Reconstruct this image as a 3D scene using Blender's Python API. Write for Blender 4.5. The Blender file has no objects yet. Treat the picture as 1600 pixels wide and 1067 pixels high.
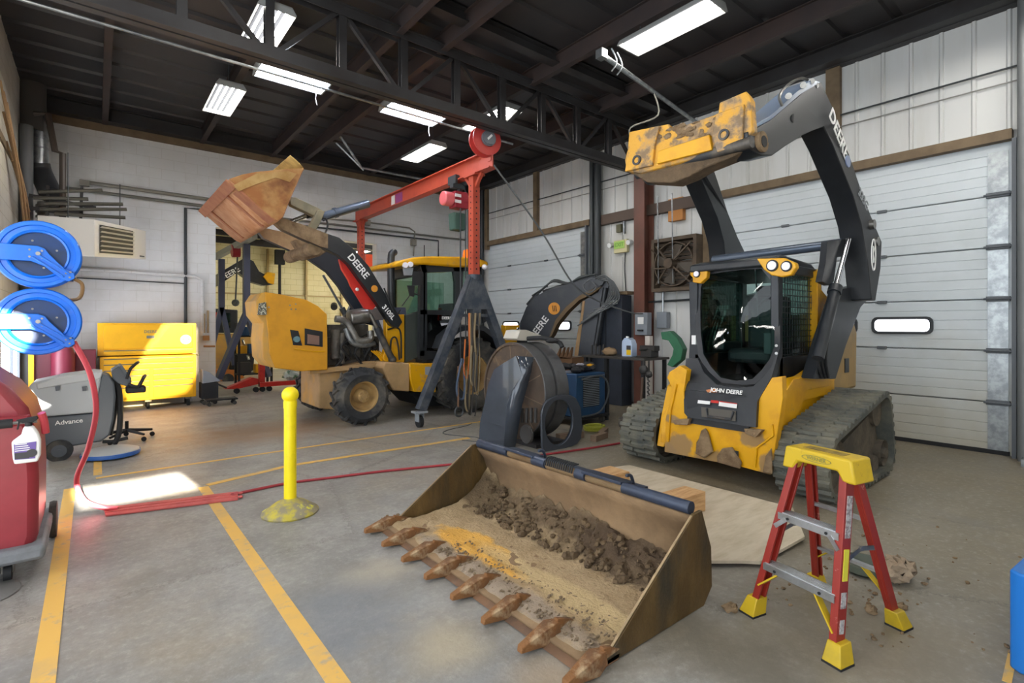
import bpy, bmesh, math, random
from mathutils import Vector, Matrix
random.seed(7)
PI = math.pi
scn = bpy.context.scene
COL = scn.collection
# ---------------------------------------------------------------- measuring helpers (surveyed from the photograph)
EYE = 1.53; FOC = 800.0; CXP = 800.0; HOR = 509.0
YAW = math.radians(39.1); SN, CS = math.sin(YAW), math.cos(YAW)
def ray(p):
    u = (p[0]-CXP)/FOC; v = (HOR-p[1])/FOC
    return (SN+u*CS, CS-u*SN, v)
def G(x, y, z=0.0):
    r = ray((x, y)); t = (z-EYE)/r[2]; return Vector((r[0]*t, r[1]*t, z))
def QX(x, y, X):
    r = ray((x, y)); t = X/r[0]; return Vector((X, r[1]*t, EYE+r[2]*t))
def QY(x, y, Y):
    r = ray((x, y)); t = Y/r[1]; return Vector((r[0]*t, Y, EYE+r[2]*t))
def QP(x, y, a, b):                       # on the upright plane through ground points a and b
    r = Vector(ray((x, y))); n = Vector((b[1]-a[1], a[0]-b[0], 0)); t = n.dot(Vector((a[0], a[1], 0)))/n.dot(r)
    return Vector((0, 0, EYE))+r*t
def LY(pts, Y): return [QY(x, y, Y) for x, y in pts]
def LX(pts, X): return [QX(x, y, X) for x, y in pts]
# ---------------------------------------------------------------- materials
def lin(h):
    if not isinstance(h, str): return tuple(h)+((1,) if len(h) == 3 else ())
    h = h.lstrip('#'); o = []
    for i in (0, 2, 4):
        c = int(h[i:i+2], 16)/255; o.append(c/12.92 if c <= .04045 else ((c+.055)/1.055)**2.4)
    return tuple(o)+(1,)
MATS = {}
def mat(name, col, rough=.5, metal=0., col2=None, scale=4., lo=.45, hi=.65, bump=0., bscale=40., emit=None, es=1., alpha=None, trans=0., col3=None, scale3=1., lo3=.5, hi3=.7, stretch=None, coat=0.):
    if name in MATS: return MATS[name]
    m = bpy.data.materials.new(name); m.use_nodes = True; nt = m.node_tree; N = nt.nodes; L = nt.links
    b = N['Principled BSDF']; b.inputs['Base Color'].default_value = lin(col)
    b.inputs['Roughness'].default_value = rough; b.inputs['Metallic'].default_value = metal
    if coat: b.inputs['Coat Weight'].default_value = coat
    tc = N.new('ShaderNodeTexCoord'); vec = tc.outputs['Object']
    if stretch:
        mp = N.new('ShaderNodeMapping'); mp.inputs['Scale'].default_value = stretch; L.new(vec, mp.inputs['Vector']); vec = mp.outputs['Vector']
    def noise(sc, det=6.):
        n = N.new('ShaderNodeTexNoise'); n.inputs['Scale'].default_value = sc; n.inputs['Detail'].default_value = det
        n.inputs['Roughness'].default_value = .62; L.new(vec, n.inputs['Vector']); return n
    def ramp(n, a, c):
        r = N.new('ShaderNodeMapRange'); r.inputs['From Min'].default_value = a; r.inputs['From Max'].default_value = c
        L.new(n.outputs['Fac'], r.inputs['Value']); return r
    prev = None
    if col2:
        mx = N.new('ShaderNodeMix'); mx.data_type = 'RGBA'; mx.inputs['A'].default_value = lin(col); mx.inputs['B'].default_value = lin(col2)
        L.new(ramp(noise(scale), lo, hi).outputs['Result'], mx.inputs['Factor']); prev = mx.outputs['Result']
    if col3:
        mx = N.new('ShaderNodeMix'); mx.data_type = 'RGBA'; mx.inputs['A'].default_value = lin(col); mx.inputs['B'].default_value = lin(col3)
        if prev: L.new(prev, mx.inputs['A'])
        L.new(ramp(noise(scale3), lo3, hi3).outputs['Result'], mx.inputs['Factor']); prev = mx.outputs['Result']
    if prev: L.new(prev, b.inputs['Base Color'])
    if bump:
        bp = N.new('ShaderNodeBump'); bp.inputs['Strength'].default_value = bump; bp.inputs['Distance'].default_value = .02
        L.new(noise(bscale).outputs['Fac'], bp.inputs['Height']); L.new(bp.outputs['Normal'], b.inputs['Normal'])
    if emit:
        b.inputs['Emission Color'].default_value = lin(emit); b.inputs['Emission Strength'].default_value = es
    if trans: b.inputs['Transmission Weight'].default_value = trans
    if alpha is not None: b.inputs['Alpha'].default_value = alpha
    MATS[name] = m; return m
def glass(name, col, alpha):
    if name in MATS: return MATS[name]
    m = bpy.data.materials.new(name); m.use_nodes = True; nt = m.node_tree; N = nt.nodes; L = nt.links
    N.remove(N['Principled BSDF']); out = N['Material Output']
    t = N.new('ShaderNodeBsdfTransparent'); t.inputs['Color'].default_value = lin(col)
    g = N.new('ShaderNodeBsdfGlossy'); g.inputs['Roughness'].default_value = .03; g.inputs['Color'].default_value = (1, 1, 1, 1)
    f0 = N.new('ShaderNodeLayerWeight'); f0.inputs['Blend'].default_value = .5; f1 = N.new('ShaderNodeMath'); f1.operation = 'POWER'; f1.inputs[1].default_value = 4.5; L.new(f0.outputs['Facing'], f1.inputs[0]); f = N.new('ShaderNodeMath'); f.operation = 'MULTIPLY'; f.inputs[1].default_value = .55; L.new(f1.outputs[0], f.inputs[0])
    mx = N.new('ShaderNodeMixShader'); ad = N.new('ShaderNodeMath'); ad.operation = 'ADD'; ad.inputs[1].default_value = alpha
    L.new(f.outputs[0], ad.inputs[0]); L.new(ad.outputs[0], mx.inputs[0]); L.new(t.outputs[0], mx.inputs[1]); L.new(g.outputs[0], mx.inputs[2]); L.new(mx.outputs[0], out.inputs['Surface'])
    MATS[name] = m; return m
Y_ = mat('machine_yellow', '#d89f04', .38, 0, '#b97f12', 3, .48, .78, col3='#a8855a', scale3=7, lo3=.6, hi3=.72)
YD = mat('dusty_yellow', '#c9973a', .6, 0, '#9a8560', 2.5, .35, .7, col3='#d79a22', scale3=1.2)
BK = mat('machine_black', '#1f2328', .38, 0, '#34373b', 3, .5, .8)
BKD = mat('dusty_black', '#2f3237', .5, 0, '#7b6f5d', 2.2, .5, .75)
DK = mat('dark_grey', '#1b1c1e', .7)  # plain dark grey for hoses, rubber, seats and recess plates
RUB = mat('tire_rubber', '#2a2c2f', .8, 0, '#6d675c', 3, .45, .75, bump=.3)
TRK = mat('track_rubber', '#4d504c', .75, 0, '#7c7765', 3.5, .4, .75, bump=.4, bscale=25)
MUD = mat('dried_mud', '#8a7458', .95, 0, '#5f4a34', 7, .4, .7, bump=.9, bscale=18)
DUST = mat('dusty_tan_steel', '#a98d68', .85, 0, '#87694a', 3, .4, .7, bump=.25, bscale=30)
RUST = mat('rusty_steel', '#b07a52', .75, 0, '#c79a76', 3.5, .4, .7, col3='#8a4f2a', scale3=5, lo3=.55, hi3=.75, bump=.2)
STL = mat('worn_steel', '#9a9a98', .35, .8, '#6f6a62', 6, .4, .7)
CHR = mat('chrome_rod', '#dfe2e6', .12, 1.)
GAL = mat('galvanised_steel', '#a3a7a8', .35, .8, '#84888a', 9, .4, .6)
RED = mat('red_paint', '#c02a20', .45, 0, '#8d1f1a', 4, .5, .8)
ORG = mat('orange_red_crane_paint', '#b24a34', .5, 0, '#96392b', 3, .5, .8)
WHT = mat('white_paint', '#e6e6e4', .5)
WOOD = mat('sawn_lumber', '#d0a878', .75, 0, '#b58a5a', 5, .4, .65, stretch=(1, 8, 8), bump=.15)
PLY = mat('plywood', '#c6bba6', .8, 0, '#b0a48c', 3, .4, .7, stretch=(1, 4, 1))
BRN = mat('brown_painted_wood', '#74624a', .7, 0, '#5c4c39', 4, .4, .7)
GRY = mat('grey_paint', '#8b9094', .5)
PIP = mat('dark_pipe', '#3c4042', .5, .2)
SAND = mat('pale_sand', '#c3ad86', .95, 0, '#a88f69', 5, .4, .7, bump=.6, bscale=30, col3='#d9a850', scale3=1.1, lo3=.52, hi3=.6)
GLS = glass('tinted_glass', '#a9c4bc', .03)
ORL = mat('amber_lens', '#ff7a10', .3, emit='#ff6a00', es=.3)
# ---------------------------------------------------------------- mesh builder
def tag(o, label=None, cat=None, group=None, kind=None):
    if label: o['label'] = label
    if cat: o['category'] = cat
    if group: o['group'] = group
    if kind: o['kind'] = kind
    return o
def root(name, loc, label, cat, group=None):
    o = bpy.data.objects.new(name, None); COL.objects.link(o); o.location = loc; o.empty_display_size = .1
    return tag(o, label, cat, group)
def worldloc(o):
    v = Vector((0, 0, 0))
    while o: v = v+Vector(o.location); o = o.parent
    return v
def perp(d):
    d = Vector(d).normalized(); a = Vector((0, 0, 1)) if abs(d.z) < .9 else Vector((1, 0, 0))
    x = d.cross(a).normalized(); return x, x.cross(d).normalized()
class MB:
    def __init__(s): s.bm = bmesh.new()
    def add(s, pts, faces):
        v = [s.bm.verts.new(p) for p in pts]
        for f in faces:
            try: s.bm.faces.new([v[i] for i in f])
            except ValueError: pass
        return s
    def box(s, c, d, rz=0, m=None):
        M3 = m if m is not None else Matrix.Rotation(rz, 3, 'Z'); c = Vector(c)
        P = [c+M3 @ Vector((x*d[0]/2, y*d[1]/2, z*d[2]/2)) for x in (-1, 1) for y in (-1, 1) for z in (-1, 1)]
        return s.add(P, [(0, 1, 3, 2), (4, 6, 7, 5), (0, 4, 5, 1), (2, 3, 7, 6), (0, 2, 6, 4), (1, 5, 7, 3)])
    def bb(s, a, b):
        return s.box([(a[i]+b[i])/2 for i in range(3)], [abs(b[i]-a[i]) for i in range(3)])
    def prism(s, pts, vec):
        n = len(pts); vec = Vector(vec); P = [Vector(p) for p in pts]; P += [p+vec for p in P]
        return s.add(P, [tuple(range(n)), tuple(range(2*n-1, n-1, -1))]+[(i, (i+1) % n, n+(i+1) % n, n+i) for i in range(n)])
    def ringplate(s, o, i, vec):
        n = len(o); vec = Vector(vec); P = [Vector(p) for p in o]+[Vector(p) for p in i]; P += [p+vec for p in P]; F = []
        for k in range(n):
            j = (k+1) % n
            F += [(k, j, n+j, n+k), (2*n+k, 3*n+k, 3*n+j, 2*n+j), (k, 2*n+k, 2*n+j, j), (n+k, n+j, 3*n+j, 3*n+k)]
        return s.add(P, F)
    def bar(s, a, b, w, h, up=(0, 0, 1)):
        a = Vector(a); b = Vector(b); d = (b-a); L = d.length; d.normalize(); up = Vector(up)
        if abs(d.dot(up)) > .97: up = Vector((1, 0, 0))
        x = d.cross(up).normalized(); z = x.cross(d); m = Matrix((x, d, z)).transposed()
        return s.box((a+b)/2, (w, L, h), m=m)
    def ibeam(s, a, b, w, h, t=.015, up=(0, 0, 1)):
        u = Vector(up); a = Vector(a); b = Vector(b)
        s.bar(a+u*(h/2-t/2), b+u*(h/2-t/2), w, t, up); s.bar(a-u*(h/2-t/2), b-u*(h/2-t/2), w, t, up); return s.bar(a, b, t, h-2*t, up)
    def cyl(s, a, b, r, r2=None, n=20, caps=True):
        a = Vector(a); b = Vector(b); r2 = r if r2 is None else r2; x, y = perp(b-a)
        P = []; 
        for c, q in ((a, r), (b, r2)):
            P += [c+(x*math.cos(2*PI*k/n)+y*math.sin(2*PI*k/n))*q for k in range(n)]
        F = [(k, (k+1) % n, n+(k+1) % n, n+k) for k in range(n)]
        if caps: F += [tuple(range(n-1, -1, -1)), tuple(range(n, 2*n))]
        return s.add(P, F)
    def tube(s, pts, r, n=8, smooth=0, close=False):
        P = [Vector(p) for p in pts]
        if smooth: P = spline(P, smooth)
        rings = []; up = None
        for i, p in enumerate(P):
            d = (P[min(i+1, len(P)-1)]-P[max(i-1, 0)]).normalized()
            if up is None: x, y = perp(d)
            else:
                y = up-d*up.dot(d)
                if y.length < 1e-4: x, y = perp(d)
                y.normalize(); x = d.cross(y)
            up = y; q = r[i] if isinstance(r, (list, tuple)) else r
            rings.append([p+(x*math.cos(2*PI*k/n)+y*math.sin(2*PI*k/n))*q for k in range(n)])
        F = []; V = [v for g in rings for v in g]
        for i in range(len(P)-1):
            F += [(i*n+k, i*n+(k+1) % n, (i+1)*n+(k+1) % n, (i+1)*n+k) for k in range(n)]
        F += [tuple(range(n-1, -1, -1)), tuple(range((len(P)-1)*n, len(P)*n))]
        return s.add(V, F)
    def rev(s, o, ax, prof, n=32, squash=1., cap0=True):
        o = Vector(o); ax = Vector(ax).normalized(); x, y = perp(ax); V = []; F = []
        for r, h in prof: V += [o+ax*h+(x*math.cos(2*PI*k/n)+y*math.sin(2*PI*k/n)*squash)*r for k in range(n)]
        m = len(prof)
        for i in range(m-1): F += [(i*n+k, i*n+(k+1) % n, (i+1)*n+(k+1) % n, (i+1)*n+k) for k in range(n)]
        if cap0 and prof[0][0] > 1e-5 and prof[0] != prof[-1]: F.append(tuple(range(n-1, -1, -1)))
        if prof[-1][0] > 1e-5 and prof[0] != prof[-1]: F.append(tuple(range((m-1)*n, m*n)))
        return s.add(V, F)
    def sph(s, c, r, n=16, m=10):
        c = Vector(c); r = (r, r, r) if not isinstance(r, (tuple, list)) else r; V = []; F = []
        for i in range(m+1):
            t = PI*i/m; t = min(max(t, .02), PI-.02)
            V += [c+Vector((r[0]*math.sin(t)*math.cos(2*PI*k/n), r[1]*math.sin(t)*math.sin(2*PI*k/n), r[2]*math.cos(t))) for k in range(n)]
        for i in range(m): F += [(i*n+k, (i+1)*n+k, (i+1)*n+(k+1) % n, i*n+(k+1) % n) for k in range(n)]
        F += [tuple(range(n)), tuple(range(m*n+n-1, m*n-1, -1))]
        return s.add(V, F)
    def rock(s, c, r, n=7, m=5, j=.28):
        c = Vector(c); r = (r, r, r) if not isinstance(r, (tuple, list)) else r; V = []; F = []; ph = random.random()*6
        for i in range(m+1):
            t = min(max(PI*i/m, .05), PI-.05)
            for k in range(n):
                q = 1+random.uniform(-j, j); a = 2*PI*k/n+ph; V.append(c+Vector((r[0]*math.sin(t)*math.cos(a), r[1]*math.sin(t)*math.sin(a), r[2]*math.cos(t)))*q if False else c+Vector((r[0]*math.sin(t)*math.cos(a)*q, r[1]*math.sin(t)*math.sin(a)*q, r[2]*math.cos(t)*q)))
        for i in range(m): F += [(i*n+k, (i+1)*n+k, (i+1)*n+(k+1) % n, i*n+(k+1) % n) for k in range(n)]
        F += [tuple(range(n)), tuple(range(m*n+n-1, m*n-1, -1))]
        return s.add(V, F)
    def grid(s, rows):
        n = len(rows[0]); return s.add([p for r in rows for p in r], [(i*n+k, i*n+k+1, (i+1)*n+k+1, (i+1)*n+k) for i in range(len(rows)-1) for k in range(n-1)])
    def go(s, name, m, parent=None, bev=0, label=None, tg=None, kind=None, origin=None, noise=0, thick=0):
        bm = s.bm; bmesh.ops.remove_doubles(bm, verts=bm.verts, dist=1e-5)
        bmesh.ops.recalc_face_normals(bm, faces=bm.faces)
        if noise:
            for v in bm.verts: v.co += Vector((random.uniform(-1, 1), random.uniform(-1, 1), random.uniform(-1, 1)))*noise
        if parent is not None: off = worldloc(parent)
        elif kind == 'structure': off = Vector((0, 0, 0))
        elif origin is not None: off = Vector(origin)
        else:
            xs = [v.co for v in bm.verts]; lo = [min(p[i] for p in xs) for i in range(3)]; hi = [max(p[i] for p in xs) for i in range(3)]
            off = Vector(((lo[0]+hi[0])/2, (lo[1]+hi[1])/2, lo[2]))
        bmesh.ops.translate(bm, verts=bm.verts, vec=-off)
        me = bpy.data.meshes.new(name); bm.to_mesh(me); bm.free()
        for p in me.polygons: p.use_smooth = True
        me.set_sharp_from_angle(angle=math.radians(35))
        o = bpy.data.objects.new(name, me); COL.objects.link(o)
        if parent is not None: o.parent = parent
        else: o.location = off
        me.materials.append(m)
        if thick:
            q = o.modifiers.new('s', 'SOLIDIFY'); q.thickness = thick; q.offset = 0
        if bev:
            q = o.modifiers.new('b', 'BEVEL'); q.width = bev; q.segments = 2; q.limit_method = 'ANGLE'; q.angle_limit = math.radians(40)
        if label: o['label'] = label
        if tg: tag(o, *tg)
        if kind: o['kind'] = kind
        return o
def spline(P, k):
    out = []; n = len(P)
    for i in range(n-1):
        p0, p1, p2, p3 = P[max(i-1, 0)], P[i], P[i+1], P[min(i+2, n-1)]
        for j in range(k):
            t = j/k; out.append(.5*((2*p1)+(-p0+p2)*t+(2*p0-5*p1+4*p2-p3)*t*t+(-p0+3*p1-3*p2+p3)*t**3))
    out.append(P[-1]); return out
def text(name, body, m, parent, o, xd, yd, size, depth=.003, kind=None, label=None):
    c = bpy.data.curves.new(name, 'FONT'); c.body = body; c.size = size; c.extrude = depth; c.align_x = 'CENTER'; c.align_y = 'CENTER'; c.offset = size*.015
    t = bpy.data.objects.new(name, c); COL.objects.link(t); dg = bpy.context.evaluated_depsgraph_get()
    me = bpy.data.meshes.new_from_object(t.evaluated_get(dg)); bpy.data.objects.remove(t)
    xd = Vector(xd); xl = xd.length; xd = xd/xl; yd = (Vector(yd)-xd*Vector(yd).dot(xd)); zd = xd.cross(yd.normalized()); yd.normalize()
    off = worldloc(parent) if parent else Vector((0, 0, 0))
    M = Matrix.Translation(Vector(o)-off) @ Matrix((xd, yd, zd)).transposed().to_4x4()
    me.transform(M); me.materials.clear(); me.materials.append(m)
    ob = bpy.data.objects.new(name, me); COL.objects.link(ob)
    if parent: ob.parent = parent
    if label: ob['label'] = label
    return ob
def kids(o): return [c for c in COL.objects if c.parent == o]
def copy_tree(o, parent=None):
    c = o.copy(); COL.objects.link(c)
    if parent is not None: c.parent = parent
    for ch in kids(o): copy_tree(ch, c)
    return c
def circ(c, r, n, a, b, ph=0):
    c = Vector(c); a = Vector(a); b = Vector(b); return [c+a*r*math.cos(2*PI*k/n+ph)+b*r*math.sin(2*PI*k/n+ph) for k in range(n)]
# ---------------------------------------------------------------- camera
cam = bpy.data.cameras.new('camera'); camo = bpy.data.objects.new('camera', cam); COL.objects.link(camo); scn.camera = camo
camo.location = (0, 0, EYE); camo.rotation_euler = (PI/2, 0, -YAW); cam.sensor_width = 36; cam.lens = 18; cam.shift_y = -(533.5-HOR)/1600; cam.clip_start = .05
# ================================================================ THE HALL
XW, YB, XL = 8.32, 12.1, -.95; ZT = 5.24
FLR = mat('concrete_floor', '#96948f', .5, 0, '#7d7b77', 2.2, .38, .66, bump=.15, bscale=45, col3='#958873', scale3=.5, lo3=.5, hi3=.72)
def floor_nodes():
    nt = FLR.node_tree; N = nt.nodes; L = nt.links; b = N['Principled BSDF']; src = b.inputs['Base Color'].links[0].from_socket
    tc = N.new('ShaderNodeTexCoord'); sx = N.new('ShaderNodeSeparateXYZ'); L.new(tc.outputs['Object'], sx.inputs[0])
    # worn, browner concrete in the bay by the door side
    r = N.new('ShaderNodeMapRange'); r.inputs['From Min'].default_value = 1.6; r.inputs['From Max'].default_value = 4.2; r.inputs['To Max'].default_value = .62
    a = N.new('ShaderNodeMath'); a.operation = 'SUBTRACT'; L.new(sx.outputs['X'], a.inputs[0])
    m5 = N.new('ShaderNodeMath'); m5.operation = 'MULTIPLY'; m5.inputs[1].default_value = .25; L.new(sx.outputs['Y'], m5.inputs[0]); L.new(m5.outputs[0], a.inputs[1]); L.new(a.outputs[0], r.inputs['Value'])
    mx = N.new('ShaderNodeMix'); mx.data_type = 'RGBA'; L.new(r.outputs[0], mx.inputs['Factor']); L.new(src, mx.inputs['A']); mx.inputs['B'].default_value = lin('#766848')
    # spilled dirt around the bucket and tyre dust further back
    def blob(cx, cy, rx, ry, colr, amt, prev):
        s = N.new('ShaderNodeVectorMath'); s.operation = 'SUBTRACT'; s.inputs[1].default_value = (cx, cy, 0); L.new(tc.outputs['Object'], s.inputs[0])
        d = N.new('ShaderNodeVectorMath'); d.operation = 'DIVIDE'; d.inputs[1].default_value = (rx, ry, 1); L.new(s.outputs[0], d.inputs[0])
        l = N.new('ShaderNodeVectorMath'); l.operation = 'LENGTH'; L.new(d.outputs[0], l.inputs[0])
        n = N.new('ShaderNodeTexNoise'); n.inputs['Scale'].default_value = 4; n.inputs['Detail'].default_value = 5; L.new(tc.outputs['Object'], n.inputs['Vector'])
        ad = N.new('ShaderNodeMath'); ad.operation = 'MULTIPLY_ADD'; ad.inputs[1].default_value = 1.2; L.new(n.outputs['Fac'], ad.inputs[0]); L.new(l.outputs['Value'], ad.inputs[2])
        q = N.new('ShaderNodeMapRange'); q.inputs['From Min'].default_value = 1.6; q.inputs['From Max'].default_value = .9; q.inputs['To Max'].default_value = amt; L.new(ad.outputs[0], q.inputs['Value'])
        x = N.new('ShaderNodeMix'); x.data_type = 'RGBA'; L.new(q.outputs[0], x.inputs['Factor']); L.new(prev, x.inputs['A']); x.inputs['B'].default_value = lin(colr); return x.outputs['Result']
    p = mx.outputs['Result']
    # fine speckle, scuffs and hairline cracks
    def mul(prev, node_out, a0, a1, colr, amt):
        q = N.new('ShaderNodeMapRange'); q.inputs['From Min'].default_value = a0; q.inputs['From Max'].default_value = a1; q.inputs['To Max'].default_value = amt; L.new(node_out, q.inputs['Value'])
        x = N.new('ShaderNodeMix'); x.data_type = 'RGBA'; x.blend_type = 'MIX'; L.new(q.outputs[0], x.inputs['Factor']); L.new(prev, x.inputs['A']); x.inputs['B'].default_value = lin(colr); return x.outputs['Result']
    n1 = N.new('ShaderNodeTexNoise'); n1.inputs['Scale'].default_value = 22; n1.inputs['Detail'].default_value = 8; n1.inputs['Roughness'].default_value = .75; L.new(tc.outputs['Object'], n1.inputs['Vector'])
    p = mul(p, n1.outputs['Fac'], .5, .75, '#6e6a62', .55); p = mul(p, n1.outputs['Fac'], .48, .25, '#bdb9b0', .5)
    n2 = N.new('ShaderNodeTexNoise'); n2.inputs['Scale'].default_value = 1.1; n2.inputs['Detail'].default_value = 9; n2.inputs['Roughness'].default_value = .7; n2.inputs['Distortion'].default_value = 1.2; L.new(tc.outputs['Object'], n2.inputs['Vector'])
    p = mul(p, n2.outputs['Fac'], .52, .68, '#75716a', .6)
    v = N.new('ShaderNodeTexVoronoi'); v.feature = 'DISTANCE_TO_EDGE'; v.inputs['Scale'].default_value = .45
    wv = N.new('ShaderNodeVectorMath'); wv.operation = 'MULTIPLY_ADD'; wv.inputs[1].default_value = (.35, .35, 0); L.new(n1.outputs['Color'], wv.inputs[0]); L.new(tc.outputs['Object'], wv.inputs[2]); L.new(wv.outputs[0], v.inputs['Vector'])
    p = mul(p, v.outputs['Distance'], .006, .001, '#5b564e', .55)
    p = blob(1.35, 3.0, .3, .25, '#aba28e', .6, p); p = blob(1.3, 2.1, .25, .3, '#b0a48a', .65, p); p = blob(1.45, 1.6, .25, .25, '#a78f6e', .7, p)
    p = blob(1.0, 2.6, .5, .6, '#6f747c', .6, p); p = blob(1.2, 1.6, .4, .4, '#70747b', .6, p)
    p = blob(1.9, 8.0, 1.6, 1.0, '#8f6f50', .7, p); p = blob(3.2, 3.9, 1.2, .5, '#857a66', .6, p); p = blob(4.0, 2.6, 1.0, 1.6, '#6e5f48', .5, p)
    p = blob(2.9, .9, .7, .6, '#776c58', .6, p); p = blob(2.3, 1.2, .3, .8, '#6b6557', .7, p)
    L.new(p, b.inputs['Base Color'])
floor_nodes()
MB().bb((-4, -3, -.1), (9.4, 20, 0)).go('floor', FLR, kind='structure')
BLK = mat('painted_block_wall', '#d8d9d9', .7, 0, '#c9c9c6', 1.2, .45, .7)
def block_nodes(m, axis, mortar, bw=.4, bh=.2, cup='#d3d2cd'):
    nt = m.node_tree; N = nt.nodes; L = nt.links; b = N['Principled BSDF']
    tc = N.new('ShaderNodeTexCoord'); mp = N.new('ShaderNodeMapping'); mp.inputs['Rotation'].default_value = (PI/2, 0, 0) if axis == 'x' else (PI/2, 0, PI/2)
    sx = N.new('ShaderNodeSeparateXYZ'); cb = N.new('ShaderNodeCombineXYZ'); L.new(tc.outputs['Object'], sx.inputs[0])
    L.new(sx.outputs['X' if axis == 'x' else 'Y'], cb.inputs[0]); L.new(sx.outputs['Z'], cb.inputs[1])
    br = N.new('ShaderNodeTexBrick'); br.inputs['Scale'].default_value = 1; br.inputs['Brick Width'].default_value = bw; br.inputs['Row Height'].default_value = bh; br.inputs['Mortar Size'].default_value = .006
    br.inputs['Mortar Smooth'].default_value = .6; L.new(cb.outputs[0], br.inputs['Vector'])
    bp = N.new('ShaderNodeBump'); bp.inputs['Strength'].default_value = .2; bp.inputs['Distance'].default_value = .004; bp.invert = True
    L.new(br.outputs['Fac'], bp.inputs['Height']); L.new(bp.outputs['Normal'], b.inputs['Normal'])
    if b.inputs['Base Color'].links:
        src = b.inputs['Base Color'].links[0].from_socket; mx = N.new('ShaderNodeMix'); mx.data_type = 'RGBA'; mx.blend_type = 'MULTIPLY'; L.new(src, mx.inputs['A']); mx.inputs['B'].default_value = lin(mortar)
        L.new(br.outputs['Fac'], mx.inputs['Factor']); L.new(mx.outputs['Result'], b.inputs['Base Color'])
block_nodes(BLK, 'x', '#f0efec')
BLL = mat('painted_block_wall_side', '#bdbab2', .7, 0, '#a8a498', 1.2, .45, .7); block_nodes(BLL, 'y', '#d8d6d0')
# back wall with the opening into the next bay
OX0, OX1, OZ = 1.925, 5.46, 3.58
m = MB(); m.bb((XL-.2, YB, 0), (OX0, YB+.25, ZT)); m.bb((OX1, YB, 0), (XW+.3, YB+.25, ZT)); m.bb((OX0, YB, OZ), (OX1, YB+.25, ZT)); m.go('wall_back', BLK, kind='structure')
MB().bb((XL, YB-.06, ZT-.13), (XW, YB-.003, ZT)).go('trim_1', BRN, kind='structure')
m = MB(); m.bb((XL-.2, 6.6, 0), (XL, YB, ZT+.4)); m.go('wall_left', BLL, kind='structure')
CLR = mat('dark_steel_deck', '#393637', .5, .1, '#2c2d31', .8, .4, .7)
m = MB(); y = -3.0; rows = []; prof = []
while y < YB+.3:
    prof += [(y, 5.5), (y+.44, 5.5), (y+.46, 5.54), (y+.54, 5.54), (y+.56, 5.5)]; y += .56
rows = [[(x, q[0], q[1]) for q in prof] for x in (-4.2, 8.9)]
m.grid(rows); m.bb((-4.2, -3, 5.56), (8.9, YB+.3, 5.62)); m.go('ceiling', CLR, kind='structure')
BM = mat('dark_steel_beam', '#3b3a3b', .5, .3, '#2f2b2a', 2, .4, .7); PRL = mat('red_brown_purlin', '#3c302d', .6, 0, '#2d2829', 2, .4, .7)
for x in (.13, 1.67, 2.99, 3.64, 5.22, 6.8, -1.4):
    m = MB(); z = 5.36; m.ibeam((x, -2.8, z), (x, YB, z), .09, .26, .012); m.go('trim_2', PRL, kind='structure')
# eave beams
m = MB(); m.ibeam((8.12, -2.8, 5.38), (8.12, YB, 5.38), .2, .26, .02); m.bb((8.2, -2.8, ZT), (XW+.2, YB, 5.5)); m.go('trim_3', BM, kind='structure')
m = MB(); m.ibeam((XL, YB-.16, 5.38), (XW, YB-.16, 5.38), .2, .26, .02); m.bb((XL, YB-.08, ZT), (XW, YB+.2, 5.5)); m.go('trim_4', BM, kind='structure')
# roof trusses
def truss(Y, name):
    m = MB()
    for dy in (-.06, .06):
        m.bb((-4, Y+dy-.045, 4.41), (8.1, Y+dy+.045, 4.425)); m.bb((-4, Y+dy-.008, 4.41), (8.1, Y+dy+.008, 4.56))
        m.bb((-4, Y+dy-.045, 5.30), (8.1, Y+dy+.045, 5.315)); m.bb((-4, Y+dy-.006, 5.19), (8.1, Y+dy+.006, 5.31))
    k = -5
    for k in range(-5, 10):
        x = .66+.803*k
        m.ibeam((x, Y, 4.42), (x, Y, 5.3), .09, .10, .01, up=(0, 1, 0))
        if k < 9:
            a, b = (4.45, 5.28) if k % 2 else (5.28, 4.45)
            m.bar((x, Y, a), (x+.803, Y, b), .05, .05)
    return m.go(name, BM, kind='structure')
truss(6.0, 'ceiling_truss')
# thin top bracing rod of the second, higher beam line nearer to the viewer
m = MB(); m.ibeam((-4, 5.4, 5.42), (8.1, 5.4, 5.42), .16, .16, .012); m.go('trim_5', BM, kind='structure')
# ---- right wall: ribbed white metal over wooden frame with two overhead doors
RIB = mat('white_ribbed_metal', '#c9cac8', .45, 0, '#b6b5ae', 1.5, .45, .7, stretch=(1, 1, .15))
DOORS = [(7.55, 11.25), (.98, 4.75)]; ZL = 3.70
def ribbed(m, y0, y1, z0, z1):
    y = y0
    pts = []
    while y < y1-1e-3:
        for dy, dx in ((0, 0), (.235, 0), (.25, .022), (.275, .022), (.29, 0)):
            if y+dy <= y1: pts.append((XW-dx, y+dy))
        y += .31
    pts.append((XW, y1)); m.grid([[(p[0], p[1], z) for p in pts] for z in (z0, z1)])
m = MB(); ribbed(m, -3, YB, ZL+.12, ZT+.2); ribbed(m, 4.86, 7.44, 0, ZL+.12); ribbed(m, -3, .86, 0, ZL+.12); m.bb((XW+.05, -3, 0), (XW+.1, DOORS[1][0], ZL)); m.bb((XW+.05, -3, ZL), (XW+.1, YB, ZT+.2)); m.bb((XW+.05, DOORS[1][1], 0), (XW+.1, DOORS[0][0], ZL)); m.bb((XW+.05, DOORS[0][1], 0), (XW+.1, YB, ZL)); m.go('wall_right', RIB, kind='structure')
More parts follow.
